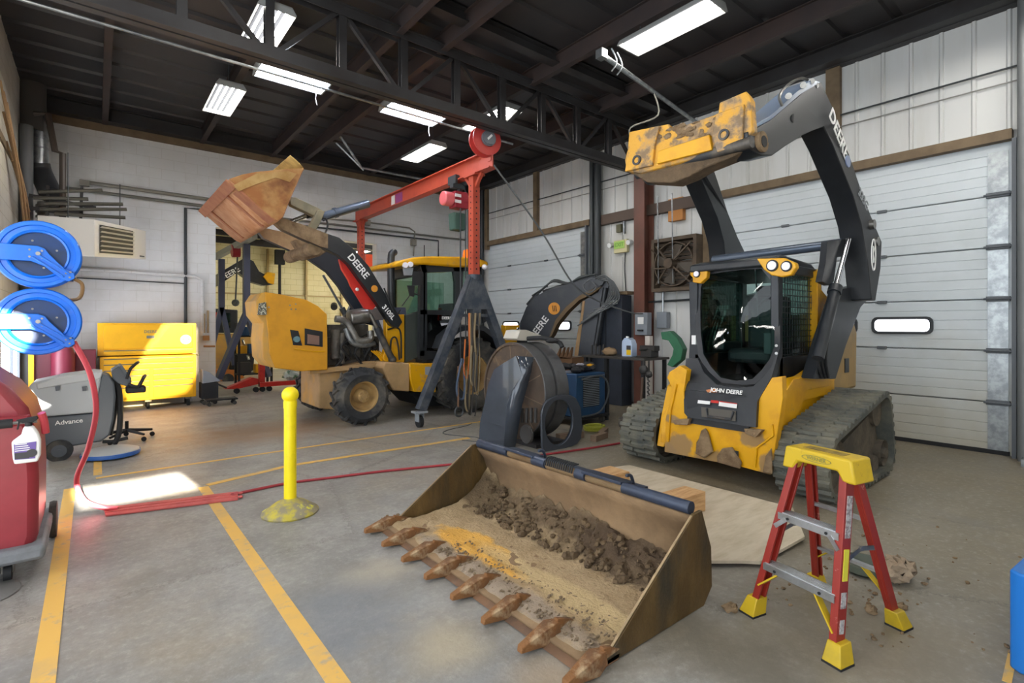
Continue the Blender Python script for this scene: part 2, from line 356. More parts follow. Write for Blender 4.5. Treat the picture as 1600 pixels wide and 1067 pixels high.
m = MB(); m.bb((XW-.1, .95, ZL), (XW+.04, 4.75, ZL+.12)); m.bb((XW-.1, 7.5, ZL), (XW+.04, 11.3, ZL+.12)); m.bb((XW-.09, 9.18, ZL+.12), (XW, 9.32, ZT)); m.bb((XW-.09, 11.2, ZL-.1), (XW, 11.32, ZT))
m.bb((XW-.09, 2.72, ZL+.12), (XW, 2.9, ZT)); m.bb((XW-.09, 4.72, 0), (XW, 4.86, ZL)); m.go('trim_6', BRN, kind='structure')
m = MB(); m.bb((XW-.13, 4.86, ZL-.06), (XW, 7.45, ZL+.14)); m.go('trim_7', mat('dark_brown_beam', '#54453b', .6), kind='structure')
DRM = mat('overhead_door_panel', '#c6ced3', .45, 0, '#bbc3c6', .8, .45, .7)
def stain_door():
    nt = DRM.node_tree; N = nt.nodes; L = nt.links; b = N['Principled BSDF']; src = b.inputs['Base Color'].links[0].from_socket
    tc = N.new('ShaderNodeTexCoord'); sx = N.new('ShaderNodeSeparateXYZ'); L.new(tc.outputs['Object'], sx.inputs[0])
    n = N.new('ShaderNodeTexNoise'); n.inputs['Scale'].default_value = 1.7; n.inputs['Detail'].default_value = 8; L.new(tc.outputs['Object'], n.inputs['Vector'])
    a = N.new('ShaderNodeMath'); a.operation = 'MULTIPLY_ADD'; a.inputs[1].default_value = 1.6; L.new(n.outputs['Fac'], a.inputs[0]); L.new(sx.outputs['Z'], a.inputs[2])
    r = N.new('ShaderNodeMapRange'); r.inputs['From Min'].default_value = 2.3; r.inputs['From Max'].default_value = .9; r.inputs['To Max'].default_value = .75; L.new(a.outputs[0], r.inputs['Value'])
    mx = N.new('ShaderNodeMix'); mx.data_type = 'RGBA'; L.new(r.outputs[0], mx.inputs['Factor']); L.new(src, mx.inputs['A']); mx.inputs['B'].default_value = lin('#a29a82'); L.new(mx.outputs['Result'], b.inputs['Base Color'])
stain_door()
HSE = mat('door_hinge_grey', '#5a5f64', .5); SEAL = mat('black_door_seal', '#1d1e20', .8); PANE = mat('bright_daylight_pane', '#ffffff', .3, emit='#f2f4ff', es=3.0)
PANEF = mat('window_rubber_frame', '#2e3236', .6)
def ohdoor(n, y0, y1, wins, hx, side):
    r = bpy.data.objects.new('door_%d' % n, None); COL.objects.link(r); r.location = (XW, (y0+y1)/2, 0); r['kind'] = 'structure'
    h = ZL/6
    for k in range(6):
        m = MB(); z0, z1 = k*h+.012, (k+1)*h-.004; ya = sorted(wins) if k == 2 else []
        rz = [z0]+[z0+(z1-z0)*j/5 for j in range(1, 5)]+[z1]
        prof = []
        for j in range(5):
            prof += [(XW+.012, rz[j]), (XW+.012, rz[j+1]-.012), (XW+.018, rz[j+1]-.006)]
        prof.append((XW+.012, z1)); m.grid([[(p[0], y, p[1]) for p in prof] for y in (y0, y1)])
        m.bb((XW+.02, y0-.03, z0-.015), (XW+.05, y1+.03, z1+.01)); m.go('door_section', DRM, r)
    for w in wins:
        c = 1.535; m = MB(); pts = []
        def rr(hw, hh, rad, x):
            o = []
            for cx, cz, a0 in ((hw-rad, hh-rad, 0), (-hw+rad, hh-rad, 90), (-hw+rad, -hh+rad, 180), (hw-rad, -hh+rad, 270)):
                for a in range(0, 91, 30): o.append((x, w+cx+rad*math.cos(math.radians(a0+a)), c+cz+rad*math.sin(math.radians(a0+a))))
            return o
        f = MB().ringplate(rr(.335, .115, .07, XW-.02), rr(.30, .08, .05, XW-.02), (.03, 0, 0)).go('window_frame', PANEF, r)
        MB().prism(rr(.302, .082, .05, XW-.004), (.006, 0, 0)).go('window_pane', PANE, f)
    for k in range(1, 6):
        z = k*h
        for y in hx:
            MB().bb((XW-.02, y-.055, z-.02), (XW+.012, y+.055, z+.02)).go('hinge', HSE, r, bev=.006)
        m = MB(); m.bb((XW-.05, side-.09, z-.03), (XW+.012, side+.12, z+.03)); m.cyl((XW-.06, side-.12, z), (XW-.06, side+.14, z), .014, n=8); m.go('roller_bracket', HSE, r, bev=.005)
    MB().bb((XW-.01, y0, 0), (XW+.03, y1, .05)).go('bottom_seal', SEAL, r)
    s = 1 if side > (y0+y1)/2 else -1
    MB().bb((XW-.004, side-.07, .05), (XW+.01, side+.11, ZL-.1)).go('side_stile', GAL, r)
    m = MB(); yy = side-.13*1
    m.bb((XW-.11, yy-.02, 0), (XW-.03, yy+.02, ZL)); m.go('track', HSE, r)
    return r
ohdoor(2, .98, 4.75, (2.02, 2.86, 3.7), (2.237, 3.5), 1.06)
ohdoor(1, 7.55, 11.25, (10.28, 9.35, 8.45), (8.95, 10.35), 7.72)
# threshold strips, steel column, window_1..: left small parts of the frame
m = MB(); m.ibeam((8.12, 6.0, 0), (8.12, 6.0, 4.42), .24, .3, .018, up=(1, 0, 0)); m.go('column', mat('red_brown_column', '#6b4236', .5, 0, '#54382f', 2, .4, .7), kind='structure')
m = MB(); m.bb((XW-.12, .8, 0), (XW, .9, ZT)); m.go('trim_8', BM, kind='structure')
# yellow floor lines
LIN = mat('worn_yellow_floor_paint', '#dcae56', .6, 0, '#c4a46c', 3, .5, .75, col3='#a89a84', scale3=9, lo3=.56, hi3=.7)
def stripe(a, b, w):
    a = Vector((a[0], a[1], 0)); b = Vector((b[0], b[1], 0)); d = (b-a).normalized(); n = Vector((-d.y, d.x, 0))*w/2
    z = Vector((0, 0, .0025)); MB().prism([a+n+z*.2, b+n+z*.2, b-n+z*.2, a-n+z*.2], z).go('floor_marking', LIN, kind='structure')
stripe((-.17, 1.2), (-.19, 6.35), .085); stripe((.81, 1.2), (.79, 5.62), .085); stripe((.015, 6.75), (.015, 7.6), .07)
stripe((.83, 5.66), (1.7, 5.9), .08); stripe((1.69, 5.88), (3.95, 5.79), .08); stripe((.0, 6.62), (4.9, 6.66), .055); q_ = G(1573, 1066), G(1583, 1018); stripe(q_[0], q_[1], .03)
# unseen near wall, added to mask the sun; openings shaped to its patches
SUN_EL = math.radians(20); SD = Vector((.02, 1, -math.tan(SUN_EL))).normalized()    # direction the sunlight travels
YN = -2.9
def back(p):                                # where a sunlit point's ray crossed the near wall
    p = Vector(p); t = (YN-p.y)/SD.y; return p+SD*t
NW = mat('near_wall_paint', '#cfcec8', .8)
holes = []
# ---------------------------------------------------------------- next bay seen through the opening
YEL = mat('cream_painted_wall', '#d9d0a6', .7, 0, '#c9bf92', 1.2, .4, .7); block_nodes(YEL, 'x', '#c9c4a8')
MB().bb((-2, 19.2, 0), (12, 19.4, 5.2)).go('wall_far', YEL, kind='structure')
MB().bb((XL-1.2, YB+.25, 0), (XL-1, 19.4, 5.2)).go('wall_far_left', YEL, kind='structure'); MB().bb((12, YB+.25, 0), (12.2, 19.4, 5.2)).go('wall_far_right', YEL, kind='structure')
MB().bb((-2, YB+.2, 5.15), (12, 19.4, 5.3)).go('ceiling_far', CLR, kind='structure')
m = MB()
for y in (13.4, 15.2, 17.0, 18.6): m.bb((-2, y, 4.2), (12, y+.12, 4.4))
for x in (2.2, 4.4, 6.6, 8.8): m.bb((x, 12.4, 4.4), (x+.1, 19.2, 4.6))
m.go('trim_9', BM, kind='structure')
MB().bb((9.4, YB-8, -.1), (12, 19.4, 0)).go('floor_far', FLR, kind='structure')
m = MB()
for x in (4.6, 5.9, 7.2, 8.5): m.bb((x, 19.1, 0), (x+.06, 19.2, 4.2))
m.bb((0, 19.12, 2.6), (11, 19.2, 2.64)); m.go('trim_10', mat('tan_trim', '#a89468', .6), kind='structure')
# ================================================================ LIGHTING
TUBE = mat('lit_fluorescent_tube', '#ffffff', .4, emit='#fffaf2', es=36.)
TUBEC = mat('cool_lit_fluorescent_tube', '#ffffff', .4, emit='#e9efff', es=38.)
HSG = mat('white_enamel_reflector', '#8d8e8c', .4); REF = mat('gap_dimming_grey', '#2c2d30', 1.)
for q in (REF, HSG): q.node_tree.nodes['Principled BSDF'].inputs['Specular IOR Level'].default_value = 0.0; q.node_tree.nodes['Principled BSDF'].inputs['Roughness'].default_value = 1.
def fixture(name, label, cx, cy, z, L, W, tm, n=4, group='high bay fluorescent lights'):
    t = root(name, (cx, cy, z+.02), label, 'ceiling light', group)
    m = MB(); y0, y1 = cy-L/2, cy+L/2
    pr = [(-W/2, 0), (-W/2+.05, .07), (W/2-.05, .07), (W/2, 0), (W/2, .012), (W/2-.045, .085), (-W/2+.045, .085), (-W/2, .012)]
    m.prism([(cx+a, y0, z+b) for a, b in pr], (0, L, 0)); m.go('housing', HSG, t)
    MB().bb((cx-W/2+.05, y0+.02, z+.060), (cx+W/2-.05, y1-.02, z+.066)).go('gap_dimming_plate', REF, t)  # dark plate added so the gaps between lit tubes stay darker
    for y in (y0, y1-.02): MB().prism([(cx-W/2, y, z), (cx-W/2+.05, y, z+.085), (cx+W/2-.05, y, z+.085), (cx+W/2, y, z)], (0, .02, 0)).go('end_cap', HSG, t)
    for k in range(n):
        x = cx+(k-(n-1)/2)*(W-.1)/n; MB().cyl((x, y0+.03, z+.03), (x, y1-.03, z+.03), .0145, n=8).go('tube', tm, t)
    for y in (y0+.2, y1-.2): MB().cyl((cx, y, z+.085), (cx, y, 5.46), .006, n=6).go('hanger_rod', PIP, t)
    return t
f0 = fixture('ceiling_light', 'four-tube ceiling light crossing above the roof truss, at the far left row near its middle', 1.55, 6.6, 5.0, 1.22, .40, TUBE)
def fx(x, y, label):
    o = copy_tree(f0); o.location = (x, y, 5.02); o['label'] = label; return o
fx(1.53, 8.96, 'four-tube ceiling light nearest above the raised rusty loader bucket and the toolbox')
fx(5.18, 6.95, 'four-tube ceiling light half hidden behind the truss and the red crane reel')
fx(5.12, 9.15, 'small far four-tube ceiling light above the orange crane beam')
fx(5.22, 3.5, 'large near four-tube ceiling light, alone in the dark roof on the right bay')
for x in (1.55, 5.2):
    for y in (4.1 if x < 3 else 11.3, 1.2, -1.2) if x < 3 else (1.0, -1.3):
        fx(x, y, 'four-tube ceiling light behind the viewer')
fx(-1.8, 2.2, 'four-tube ceiling light behind the viewer'); fx(-1.8, 5.2, 'four-tube ceiling light behind the viewer'); fx(7.2, .2, 'four-tube ceiling light behind the viewer')
def wide(name, label, x0, x1, cy):
    t = root(name, ((x0+x1)/2, cy, 4.97), label, 'ceiling light', 'wide cool lights along the conduit'); W = .5; z = 4.95
    pr = [(-W/2, 0), (-W/2+.08, .1), (W/2-.08, .1), (W/2, 0), (W/2, .012), (W/2-.075, .115), (-W/2+.075, .115), (-W/2, .012)]
    MB().prism([(x0, cy+a, z+b) for a, b in pr], (x1-x0, 0, 0)).go('housing', HSG, t)
    MB().bb((x0+.02, cy-W/2+.08, z+.085), (x1-.02, cy+W/2-.08, z+.092)).go('gap_dimming_plate', REF, t)  # same added dark plate, dimming the gaps between the tubes
    for x in (x0, x1-.02): MB().prism([(x, cy-W/2, z), (x, cy-W/2+.08, z+.115), (x, cy+W/2-.08, z+.115), (x, cy+W/2, z)], (.02, 0, 0)).go('end_cap', HSG, t)
    for k in range(6):
        y = cy+(k-2.5)*.068; MB().cyl((x0+.03, y, z+.035), (x1-.03, y, z+.035), .0145, n=8).go('tube', TUBEC, t)
    MB().tube([(x1-.1, cy+.2, z), (x1-.1, cy+.22, z-.1), (x1-.08, cy+.22, z-.18)], .004, n=5).go('pull_cord', WHT, t)
    return t
wide('ceiling_light', 'wide bluish-white light just under the truss chord, beside the rusty bucket end', 1.66, 2.6, 7.42)
wide('ceiling_light', 'wide bluish-white light under the truss chord above the orange crane beam', 3.5, 4.5, 7.45)
MB().cyl((-1, 7.3, 4.9), (6.0, 7.36, 4.9), .02, n=8).go('conduit_pipe', GAL, tg=('thin bright conduit running under the lights beside the truss', 'conduit'))
far = fixture('ceiling_light', 'lit strip light in the next bay beyond the wall opening', 4.2, 15.5, 4.1, 1.2, .4, TUBE, 4, 'strip lights of the next bay')
for x, y, lb in ((6.8, 14, 'lit strip light in the next bay, near the right edge of the opening'), (2.2, 17.2, 'lit strip light deep in the next bay at its left'), (7.2, 17.4, 'lit strip light deep in the next bay at its right'), (9.3, 15.6, 'lit strip light of the next bay hidden behind the white wall')):
    o = copy_tree(far); o.location = (x, y, 4.12); o['label'] = lb
# daylight: low sun through the shaped openings of the masking near wall, open bay to the side
w = bpy.data.worlds.new('daylight'); scn.world = w; w.use_nodes = True; bg = w.node_tree.nodes['Background']
bg.inputs[0].default_value = (.86, .93, 1, 1); bg.inputs[1].default_value = 2.6
SUN_EL = math.radians(14); SD = Vector((0.0, 1, -math.tan(SUN_EL))).normalized()
sl = bpy.data.lights.new('sun', 'SUN'); sl.energy = 95; sl.angle = math.radians(.53); sl.color = (1, .93, .82)
so = bpy.data.objects.new('sun', sl); COL.objects.link(so); so.rotation_euler = SD.to_track_quat('-Z', 'Y').to_euler()
patch = [[(-.16, 6.29, 0), (.67, 6.28, 0), (.75, 5.62, 0), (-.10, 5.62, 0)],
         LY([(262, 503), (312, 503), (312, 575), (290, 612), (200, 640), (196, 612), (232, 545)], 11.55),
         LY([(-60, 470), (30, 488), (48, 520), (22, 552), (-60, 560)], 4.9)]
bm = bmesh.new()
def loop(pts):
    v = [bm.verts.new(p) for p in pts]; return [bm.edges.new((v[i], v[(i+1) % len(v)])) for i in range(len(v))]
E = loop([(-1.25, YN, 0), (9.8, YN, 0), (9.8, YN, 5.6), (-1.25, YN, 5.6)])
for q in patch: E += loop([back(p) for p in q])
bmesh.ops.triangle_fill(bm, use_beauty=True, use_dissolve=False, edges=E, normal=(0, -1, 0))
me = bpy.data.meshes.new('wall_near_sun_mask'); bm.to_mesh(me); bm.free(); o = bpy.data.objects.new('wall_near_sun_mask', me); COL.objects.link(o); me.materials.append(NW); o['kind'] = 'structure'
TP = bpy.data.materials.new('sun_dimming_pane'); TP.use_nodes = True; nn = TP.node_tree.nodes; nn.remove(nn['Principled BSDF']); tt = nn.new('ShaderNodeBsdfTransparent'); tt.inputs[0].default_value = (.30, .27, .20, 1); TP.node_tree.links.new(tt.outputs[0], nn['Material Output'].inputs[0])
TP2 = TP.copy(); TP2.node_tree.nodes['Transparent BSDF'].inputs[0].default_value = (.6, .6, .6, 1)
for i_, q, TP in ((2, patch[1], TP), (3, patch[2], TP2)):
    MB().prism([back(p)-Vector((0, .02, 0)) for p in q], (0, -.004, 0)).go('window_%d' % i_, TP, kind='structure')  # unseen panes, added only to dim the sun on chest and reel
scn.view_settings.view_transform = 'Standard'; scn.view_settings.look = 'None'; scn.view_settings.gamma = 1; scn.view_settings.exposure = 0.5; scn.view_settings.use_curve_mapping = False
scn.cycles.max_bounces = 8; scn.cycles.transparent_max_bounces = 16; scn.cycles.use_denoising = True
# ================================================================ SERVICES ON THE WALLS
# suspended unit heater at the far left corner
a, b = (0.0, 9.6), (.68, 11.3)
def hp(x, y): return QP(x, y, a, b)
t = root('unit_heater', (-.1, 10.2, 2.6), 'white suspended unit heater with louvred front high in the corner above the blue hose reels', 'heater')
c4 = [hp(148, 343), hp(228, 361), hp(228, 405), hp(148, 401)]; ext = Vector((-.62, .12, 0))
HW = mat('heater_enamel', '#dcdad6', .5)
m = MB(); m.prism(c4, ext); m.go('casing', HW, t, bev=.008)
out = Vector((.03, -.02, 0)); g4 = [hp(155, 351), hp(207, 361), hp(207, 399), hp(155, 395)]
mid = lambda p, q, s: p+(q-p)*s
MB().prism([p+out*.2 for p in g4], out*.1).go('grille_recess', DK, t)
for k in range(6):
    s = (k+.3)/6; e = (k+.62)/6
    MB().prism([mid(g4[0], g4[3], s)+out, mid(g4[1], g4[2], s)+out, mid(g4[1], g4[2], e)+out*.3, mid(g4[0], g4[3], e)+out*.3], out*.15).go('louver', HW, t)
MB().prism([hp(218, 399)+out*.1, hp(225, 400)+out*.1, hp(225, 402)+out*.1, hp(218, 401)+out*.1], out*.1).go('name_badge', BK, t)
for q in (hp(150, 345)+ext*.5, hp(222, 360)+ext*.5): MB().cyl(q, (q.x, q.y, 4.0), .008, n=6).go('hanger_rod', PIP, t)
# flue
t = root('flue_duct', (-.7, 11.5, 3.6), 'grey flue pipe rising through the roof in the left corner', 'flue')
p0 = QY(50, 348, 11.5); m = MB(); m.cyl(QY(50, 205, 11.5), QY(50, 60, 11.5), .18, n=24); m.go('upper_flue', mat('dull_flue', '#55534f', .6), t)
m = MB(); m.cyl(QY(60, 262, 11.5), QY(60, 176, 11.5), .125, n=24); 
for y in (218, 232): m.cyl(QY(60, y, 11.5), QY(60, y-2, 11.5), .135, n=24)
m.go('silver_flue', GAL, t); m = MB(); m.tube([QY(60, 255, 11.5), QY(64, 270, 11.5), QY(76, 295, 11.3), QY(80, 305, 11.2)], .15, n=20, smooth=4); m.go('elbow', mat('dark_flue', '#45474a', .5), t)
m = MB()
for k in range(7): m.cyl(QY(80, 318+k*4.2, 11.2), QY(80, 321.5+k*4.2, 11.2), .19 if k % 2 else .17, n=24)
m.go('flex_collar', STL, t)
MB().cyl((QY(41, 560, 11.2).x, 11.2, 0), QY(41, 196, 11.2), .085, n=16).go('vertical_pipe', mat('grey_standpipe', '#6c6f70', .5), tg=('thick grey standpipe standing in the far left corner', 'pipe'))
MB().tube([QY(52, 177, 11.0), QY(75, 178, 11.0), QY(86, 236, 11.0), QY(98, 240, 11.0), QY(98, 345, 11.0)], .045, n=10).go('gas_pipe', mat('brown_pipe', '#4e443c', .5), tg=('dark brown gas pipe with elbows dropping beside the flue', 'pipe'))
RK = mat('stored_pipe_olive', '#5d5a50', .5, .3)
for i, (pa, pb, lab) in enumerate([((60, 300), (160, 297), 'topmost stored pipe lying on the rack above the heater'), ((70, 318), (192, 319), 'long stored pipe second from the top of the rack above the heater'), ((62, 327), (198, 327), 'longest stored pipe, lower on the rack above the heater'), ((85, 334), (196, 340), 'lowest stored pipe, tilted, on the rack above the heater'), ((52, 309), (138, 311), 'short stored pipe in the middle of the rack above the heater')]):
    MB().cyl(QY(*pa, 10.9), QY(*pb, 10.9), .028, n=10).go('stored_pipe', RK, tg=(lab, 'pipe', 'pipes stored on the rack above the heater'))
m = MB()
for x in (75, 128): m.bar(QY(x, 290, 10.95), QY(x-2, 345, 10.95), .04, .04)
m.bar(QY(45, 305, 10.95), QY(150, 325, 10.95), .04, .05); m.bar(QY(45, 325, 10.95), QY(130, 332, 10.95), .04, .05); m.go('pipe_rack', BM, tg=('dark steel rack holding loose pipes in the upper left corner', 'rack'))
CND = mat('conduit_grey', '#8d8a80', .5, .3)
def pipe(pts, r, name, label, cat, mm=CND, Y=YB-.05, sm=0):
    return MB().tube([QY(x, y, Y) if len((x, y)) == 2 else 0 for x, y in pts], r, n=8, smooth=sm).go(name, mm, tg=(label, cat))
t = root('wall_conduit', QY(140, 290, YB-.05), 'long sloping-looking white conduit run with a junction box high on the white wall', 'conduit')
MB().tube(LY([(130, 284), (330, 312), (345, 314)], YB-.05), .035, n=8).go('conduit', CND, t); MB().box(QY(132, 286, YB-.08), (.14, .1, .1)).go('junction_box', CND, t)
pipe([(60, 288), (335, 324)], .03, 'wall_pipe', 'dark pipe just below the long conduit on the white wall', 'pipe', mat('wall_pipe_grey', '#6f6e66', .5))
pipe([(335, 329), (290, 325), (290, 560)], .028, 'wall_pipe', 'black pipe dropping down the white wall left of the opening', 'pipe', PIP)
pipe([(120, 420), (305, 432), (316, 438), (316, 525)], .03, 'wall_conduit', 'white painted conduit behind the lower wall above the toolbox', 'conduit', BLK)
pipe([(120, 434), (290, 443)], .012, 'wall_wire', 'thin dark wire on the white wall above the toolbox', 'wire', PIP)
for k, (x, y0, y1) in enumerate([(319, 490, 520), (325, 485, 520)]): pipe([(x, y0), (x, y1)], .02, 'water_pipe', 'short tan water pipe beside the toolbox, the %s one' % ('taller' if k else 'shorter'), 'pipe', mat('tan_pipe', '#a58f6e', .5))
m = MB(); m.box(QY(322, 528, YB-.08), (.1, .14, .1)); m.cyl(QY(318, 541, YB-.1), QY(336, 541, YB-.1), .02, n=8); m.go('valve', mat('brass_valve', '#a8794a', .4, .5), tg=('brassy valve where the tan water pipes end', 'valve'))
pipe([(470, 338), (573, 347), (640, 356), (648, 362), (646, 400)], .02, 'wall_conduit', 'bent conduit with boxes on the white wall right of the crane post', 'conduit')
m = MB(); m.box(QY(574, 348, YB-.08), (.13, .1, .13)); m.box(QY(646, 379, YB-.08), (.13, .1, .16)); m.go('junction_box', CND, tg=('pair of square junction boxes on the bent conduit above the cab', 'junction box'))
pipe([(440, 341), (728, 375)], .024, 'wall_pipe', 'dark straight pipe crossing the white wall behind the crane beam', 'pipe', mat('wall_pipe_grey', '#6f6e66', .5))
pipe([(440, 349), (685, 376), (685, 402)], .02, 'wall_pipe', 'lower dark pipe bending down behind the cab roof', 'pipe', PIP)
pipe([(663, 383), (663, 402)], .012, 'wall_wire', 'short dark drop wire above the yellow cab roof', 'wire', PIP)
t = root('cable_bundle', QX(8, 230, XL+.05), 'tan cables hanging in a bundle on the left wall', 'cable bundle')
for k in range(9):
    a0 = Vector((XL+.02+.02*(k % 3), 9.0+.10*k, 4.6-.1*k)); a1 = Vector((XL+.1+.03*(k % 2), 10.9+.05*k, 2.85+.07*k)); mm = (a0+a1)/2+Vector((.05, 0, -.12-.03*(k % 4)))
    MB().tube([a0, mm, a1], .014, n=6, smooth=5).go('cable', mat('tan_cable', '#a2835f', .7), t)
m = MB(); m.bb((XL, 8.9, 3.9), (XL+.02, 11.2, 4.0)); m.go('trim_11', BRN, kind='structure')
# window on the left wall
t = bpy.data.objects.new('window_1', None); COL.objects.link(t); t.location = (XL, 10.3, 1.4); t['kind'] = 'structure'
MB().bb((XL-.01, 9.3, .6), (XL+.01, 10.9, 1.7)).go('window_pane', mat('daylight_pane_strong', '#ffffff', .3, emit='#e6eeff', es=9.), t)
m = MB(); m.bb((XL, 9.2, .55), (XL+.04, 11.0, .62)); m.bb((XL, 9.2, 1.68), (XL+.04, 11.0, 1.75)); m.bb((XL, 10.88, .55), (XL+.04, 11.0, 1.75)); m.bb((XL, 10.05, .6), (XL+.04, 10.12, 1.7)); m.go('window_frame', HSE, t)
# door-side pipes, cables, thin wall wire
for y, r, lab in ((7.36, .05, 'thick dark vertical pipe, left of the pair beside the left overhead door'), (7.2, .075, 'thickest grey vertical pipe beside the left overhead door')):
    MB().cyl((XW-.16, y, 0), (XW-.16, y, 5.05), r, n=14).go('vertical_pipe', PIP, tg=(lab, 'pipe'))
MB().cyl((XW-.2, .84, 0), (XW-.2, .84, ZT), .055, n=14).go('vertical_pipe', mat('grey_standpipe', '#6c6f70', .5), tg=('grey vertical pipe at the right end of the large overhead door', 'pipe'))
MB().cyl((XW-.1, 11.42, 0), (XW-.1, 11.42, ZT), .06, n=14).go('vertical_pipe', PIP, tg=('dark vertical pipe in the far corner beside the crane post', 'pipe'))
MB().cyl((XW-.14, 11.7, 0), (XW-.14, 11.7, 4.6), .05, n=10).go('vertical_pipe', mat('tan_pipe', '#a58f6e', .5), tg=('tan vertical pipe in the far corner of the hall', 'pipe'))
MB().cyl((XW-.05, .9, 4.54), (XW-.05, 11.3, 4.58), .012, n=6).go('wall_wire', PIP, tg=('thin dark line strung along the upper ribbed wall', 'wire'))
MB().tube([(XW-.03, .9, 4.38), (XW-.03, 6, 4.40), (XW-.03, 11.3, 4.42)], .008, n=6).go('wall_wire', mat('grey_wire', '#8b8a86', .6), tg=('thin grey wire just below the dark line on the upper ribbed wall', 'wire'))
t = root('radiant_tube', G(1000, 130, 4.8), 'galvanised pipe hung on hooks crossing the dark roof towards the right wall', 'pipe')
pa, pb = G(940, 85, 4.75), QX(1100, 200, 8.0); MB().cyl(pa, pb, .03, n=10).go('tube_run', GAL, t); MB().box(pa, (.1, .1, .1)).go('end_fitting', GAL, t)
for s in (.07, .11): q = pa.lerp(pb, s); MB().tube([q+Vector((0, 0, .16)), q+Vector((.05, -.04, 0)), q+Vector((0, 0, -.12))], .01, n=6, smooth=4).go('hook', GAL, t)
q = pa.lerp(pb, .42); MB().tube([q, q+Vector((.1, 0, -.3)), q+Vector((-.25, .2, -.5)), q+Vector((-.1, .3, -.62))], .012, n=6, smooth=5).go('drop_cable', CND, t)
t = root('radiant_tube', G(570, 262, 4.5), 'bent galvanised pipe under the roof left of the orange crane beam', 'pipe')
MB().tube([QY(532, 213, 10.6), QY(565, 262, 10.6), QY(650, 278, 10.6), QY(700, 286, 10.6)], .03, n=8).go('tube_run', GAL, t)
MB().tube([QY(525, 223, 10.7), QY(568, 266, 10.6)], .02, n=8).go('brace', GAL, t)
# small yellow emergency sign / light with two lamps
p = QX(971, 385, XW-.06)
t = root('emergency_light', p, 'yellowish emergency light box with green plate and two lamps on the ribbed wall', 'emergency light')
MB().box(p, (.08, .34, .26)).go('box', mat('aged_cream_plastic', '#cfc79a', .5), t, bev=.01); MB().box(p+Vector((-.045, .02, .03)), (.01, .26, .15)).go('green_plate', mat('green_plate', '#a9cf6a', .4), t)
text('lettering', 'EXIT', mat('sign_green_text', '#7fae4c', .5), t, p+Vector((-.052, .02, .03)), (0, -1, 0), (0, 0, 1), .11)
for dy in (.24, -.24): MB().cyl(p+Vector((0, dy, .06)), p+Vector((-.1, dy, .04)), .05, n=12).go('lamp', WHT, t)
MB().box(QX(968, 357, XW-.05), (.07, .12, .16)).go('wall_box', mat('olive_box', '#5d5b44', .6), tg=('small olive box above the emergency light', 'junction box'))
MB().cyl(QX(975, 330, XW-.05), QX(975, 365, XW-.05), .025, n=8).go('wall_conduit', GAL, tg=('short grey conduit above the emergency light', 'conduit'))
MB().tube([QX(977, 395, XW-.03), QX(976, 420, XW-.03), QX(978, 455, XW-.03)], .01, n=6, smooth=4).go('wall_wire', PIP, tg=('black wire hanging below the emergency light', 'wire'))
# wall fan with wire guard
fc = Vector((XW-.3, 5.3, 2.64)); FAN = mat('dirty_fan_brown', '#5d4f40', .75, .2, '#453a30', 6, .4, .7)
t = root('wall_fan', (XW-.2, 5.3, 2.15), 'dirty brown square exhaust fan with louvres on the wall above the vise', 'fan')
m = MB(); s = .46; m.ringplate([(XW-.3, 5.3+a*s, 2.64+b*s*1.05) for a, b in ((1, 1), (-1, 1), (-1, -1), (1, -1))], [(XW-.3, 5.3+a*.40, 2.64+b*.42) for a, b in ((1, 1), (-1, 1), (-1, -1), (1, -1))], (.22, 0, 0)); m.go('frame', FAN, t)
m = MB(); 
for k in range(12): m.box((XW-.1, 5.3, 2.26+k*.07), (.05, .8, .05))
m.go('shutter', FAN, t); m = MB(); m.rev(fc, (1, 0, 0), [(.38, 0), (.40, 0), (.40, .12), (.38, .12), (.38, 0)], 36); m.go('shroud', FAN, t)
for k in range(4):
    a = k*PI/2+.3; d = Vector((0, math.cos(a), math.sin(a))); e = Vector((0, -math.sin(a), math.cos(a)))
    MB().prism([fc+d*.06-e*.04, fc+d*.35-e*.11+Vector((.05, 0, 0)), fc+d*.36+e*.09, fc+d*.06+e*.04], (.012, 0, 0)).go('blade', mat('dirty_blade', '#4a4238', .7), t)
m = MB(); m.cyl(fc-Vector((.16, 0, 0)), fc+Vector((.1, 0, 0)), .09, n=16); m.go('motor', FAN, t)
m = MB(); 
for k in range(4): a = k*PI/2+PI/4; m.bar(fc-Vector((.1, 0, 0)), fc+Vector((0, .5*math.cos(a), .5*math.sin(a))), .025, .025)
m.bar(QX(1017, 390, XW-.4), QX(1030, 400, XW-.25), .02, .02); m.bar(QX(1017, 420, XW-.4), QX(1060, 419, XW-.35), .02, .02); m.go('motor_mount', FAN, t)
m = MB(); 
for dy in (.28, -.02): m.cyl((XW-.33, 5.3+dy, 2.3), (XW-.33, 5.3+dy+.02, 3.9), .012, n=6)
m.go('pull_chains', GAL, t)
MB().bb((XW-.12, 5.22, 3.45), (XW-.02, 5.52, 3.86)).go('plywood_patch', mat('orange_plywood', '#b3793f', .7), tg=('orange-brown plywood patch on the beam above the fan', 'board'))
MB().bb((XW-.14, 4.88, 0), (XW-.05, 5.0, 2.2)).go('wall_stud', mat('orange_stud', '#9c6238', .7), tg=('orange-brown timber stud behind the track loader cab', 'stud'))
MB().tube([(XW-.06, 6.3, 1.98), (XW-.06, 5.1, 2.0)], .02, n=8).go('wall_pipe', PIP, tg=('dark horizontal pipe below the fan', 'pipe'))
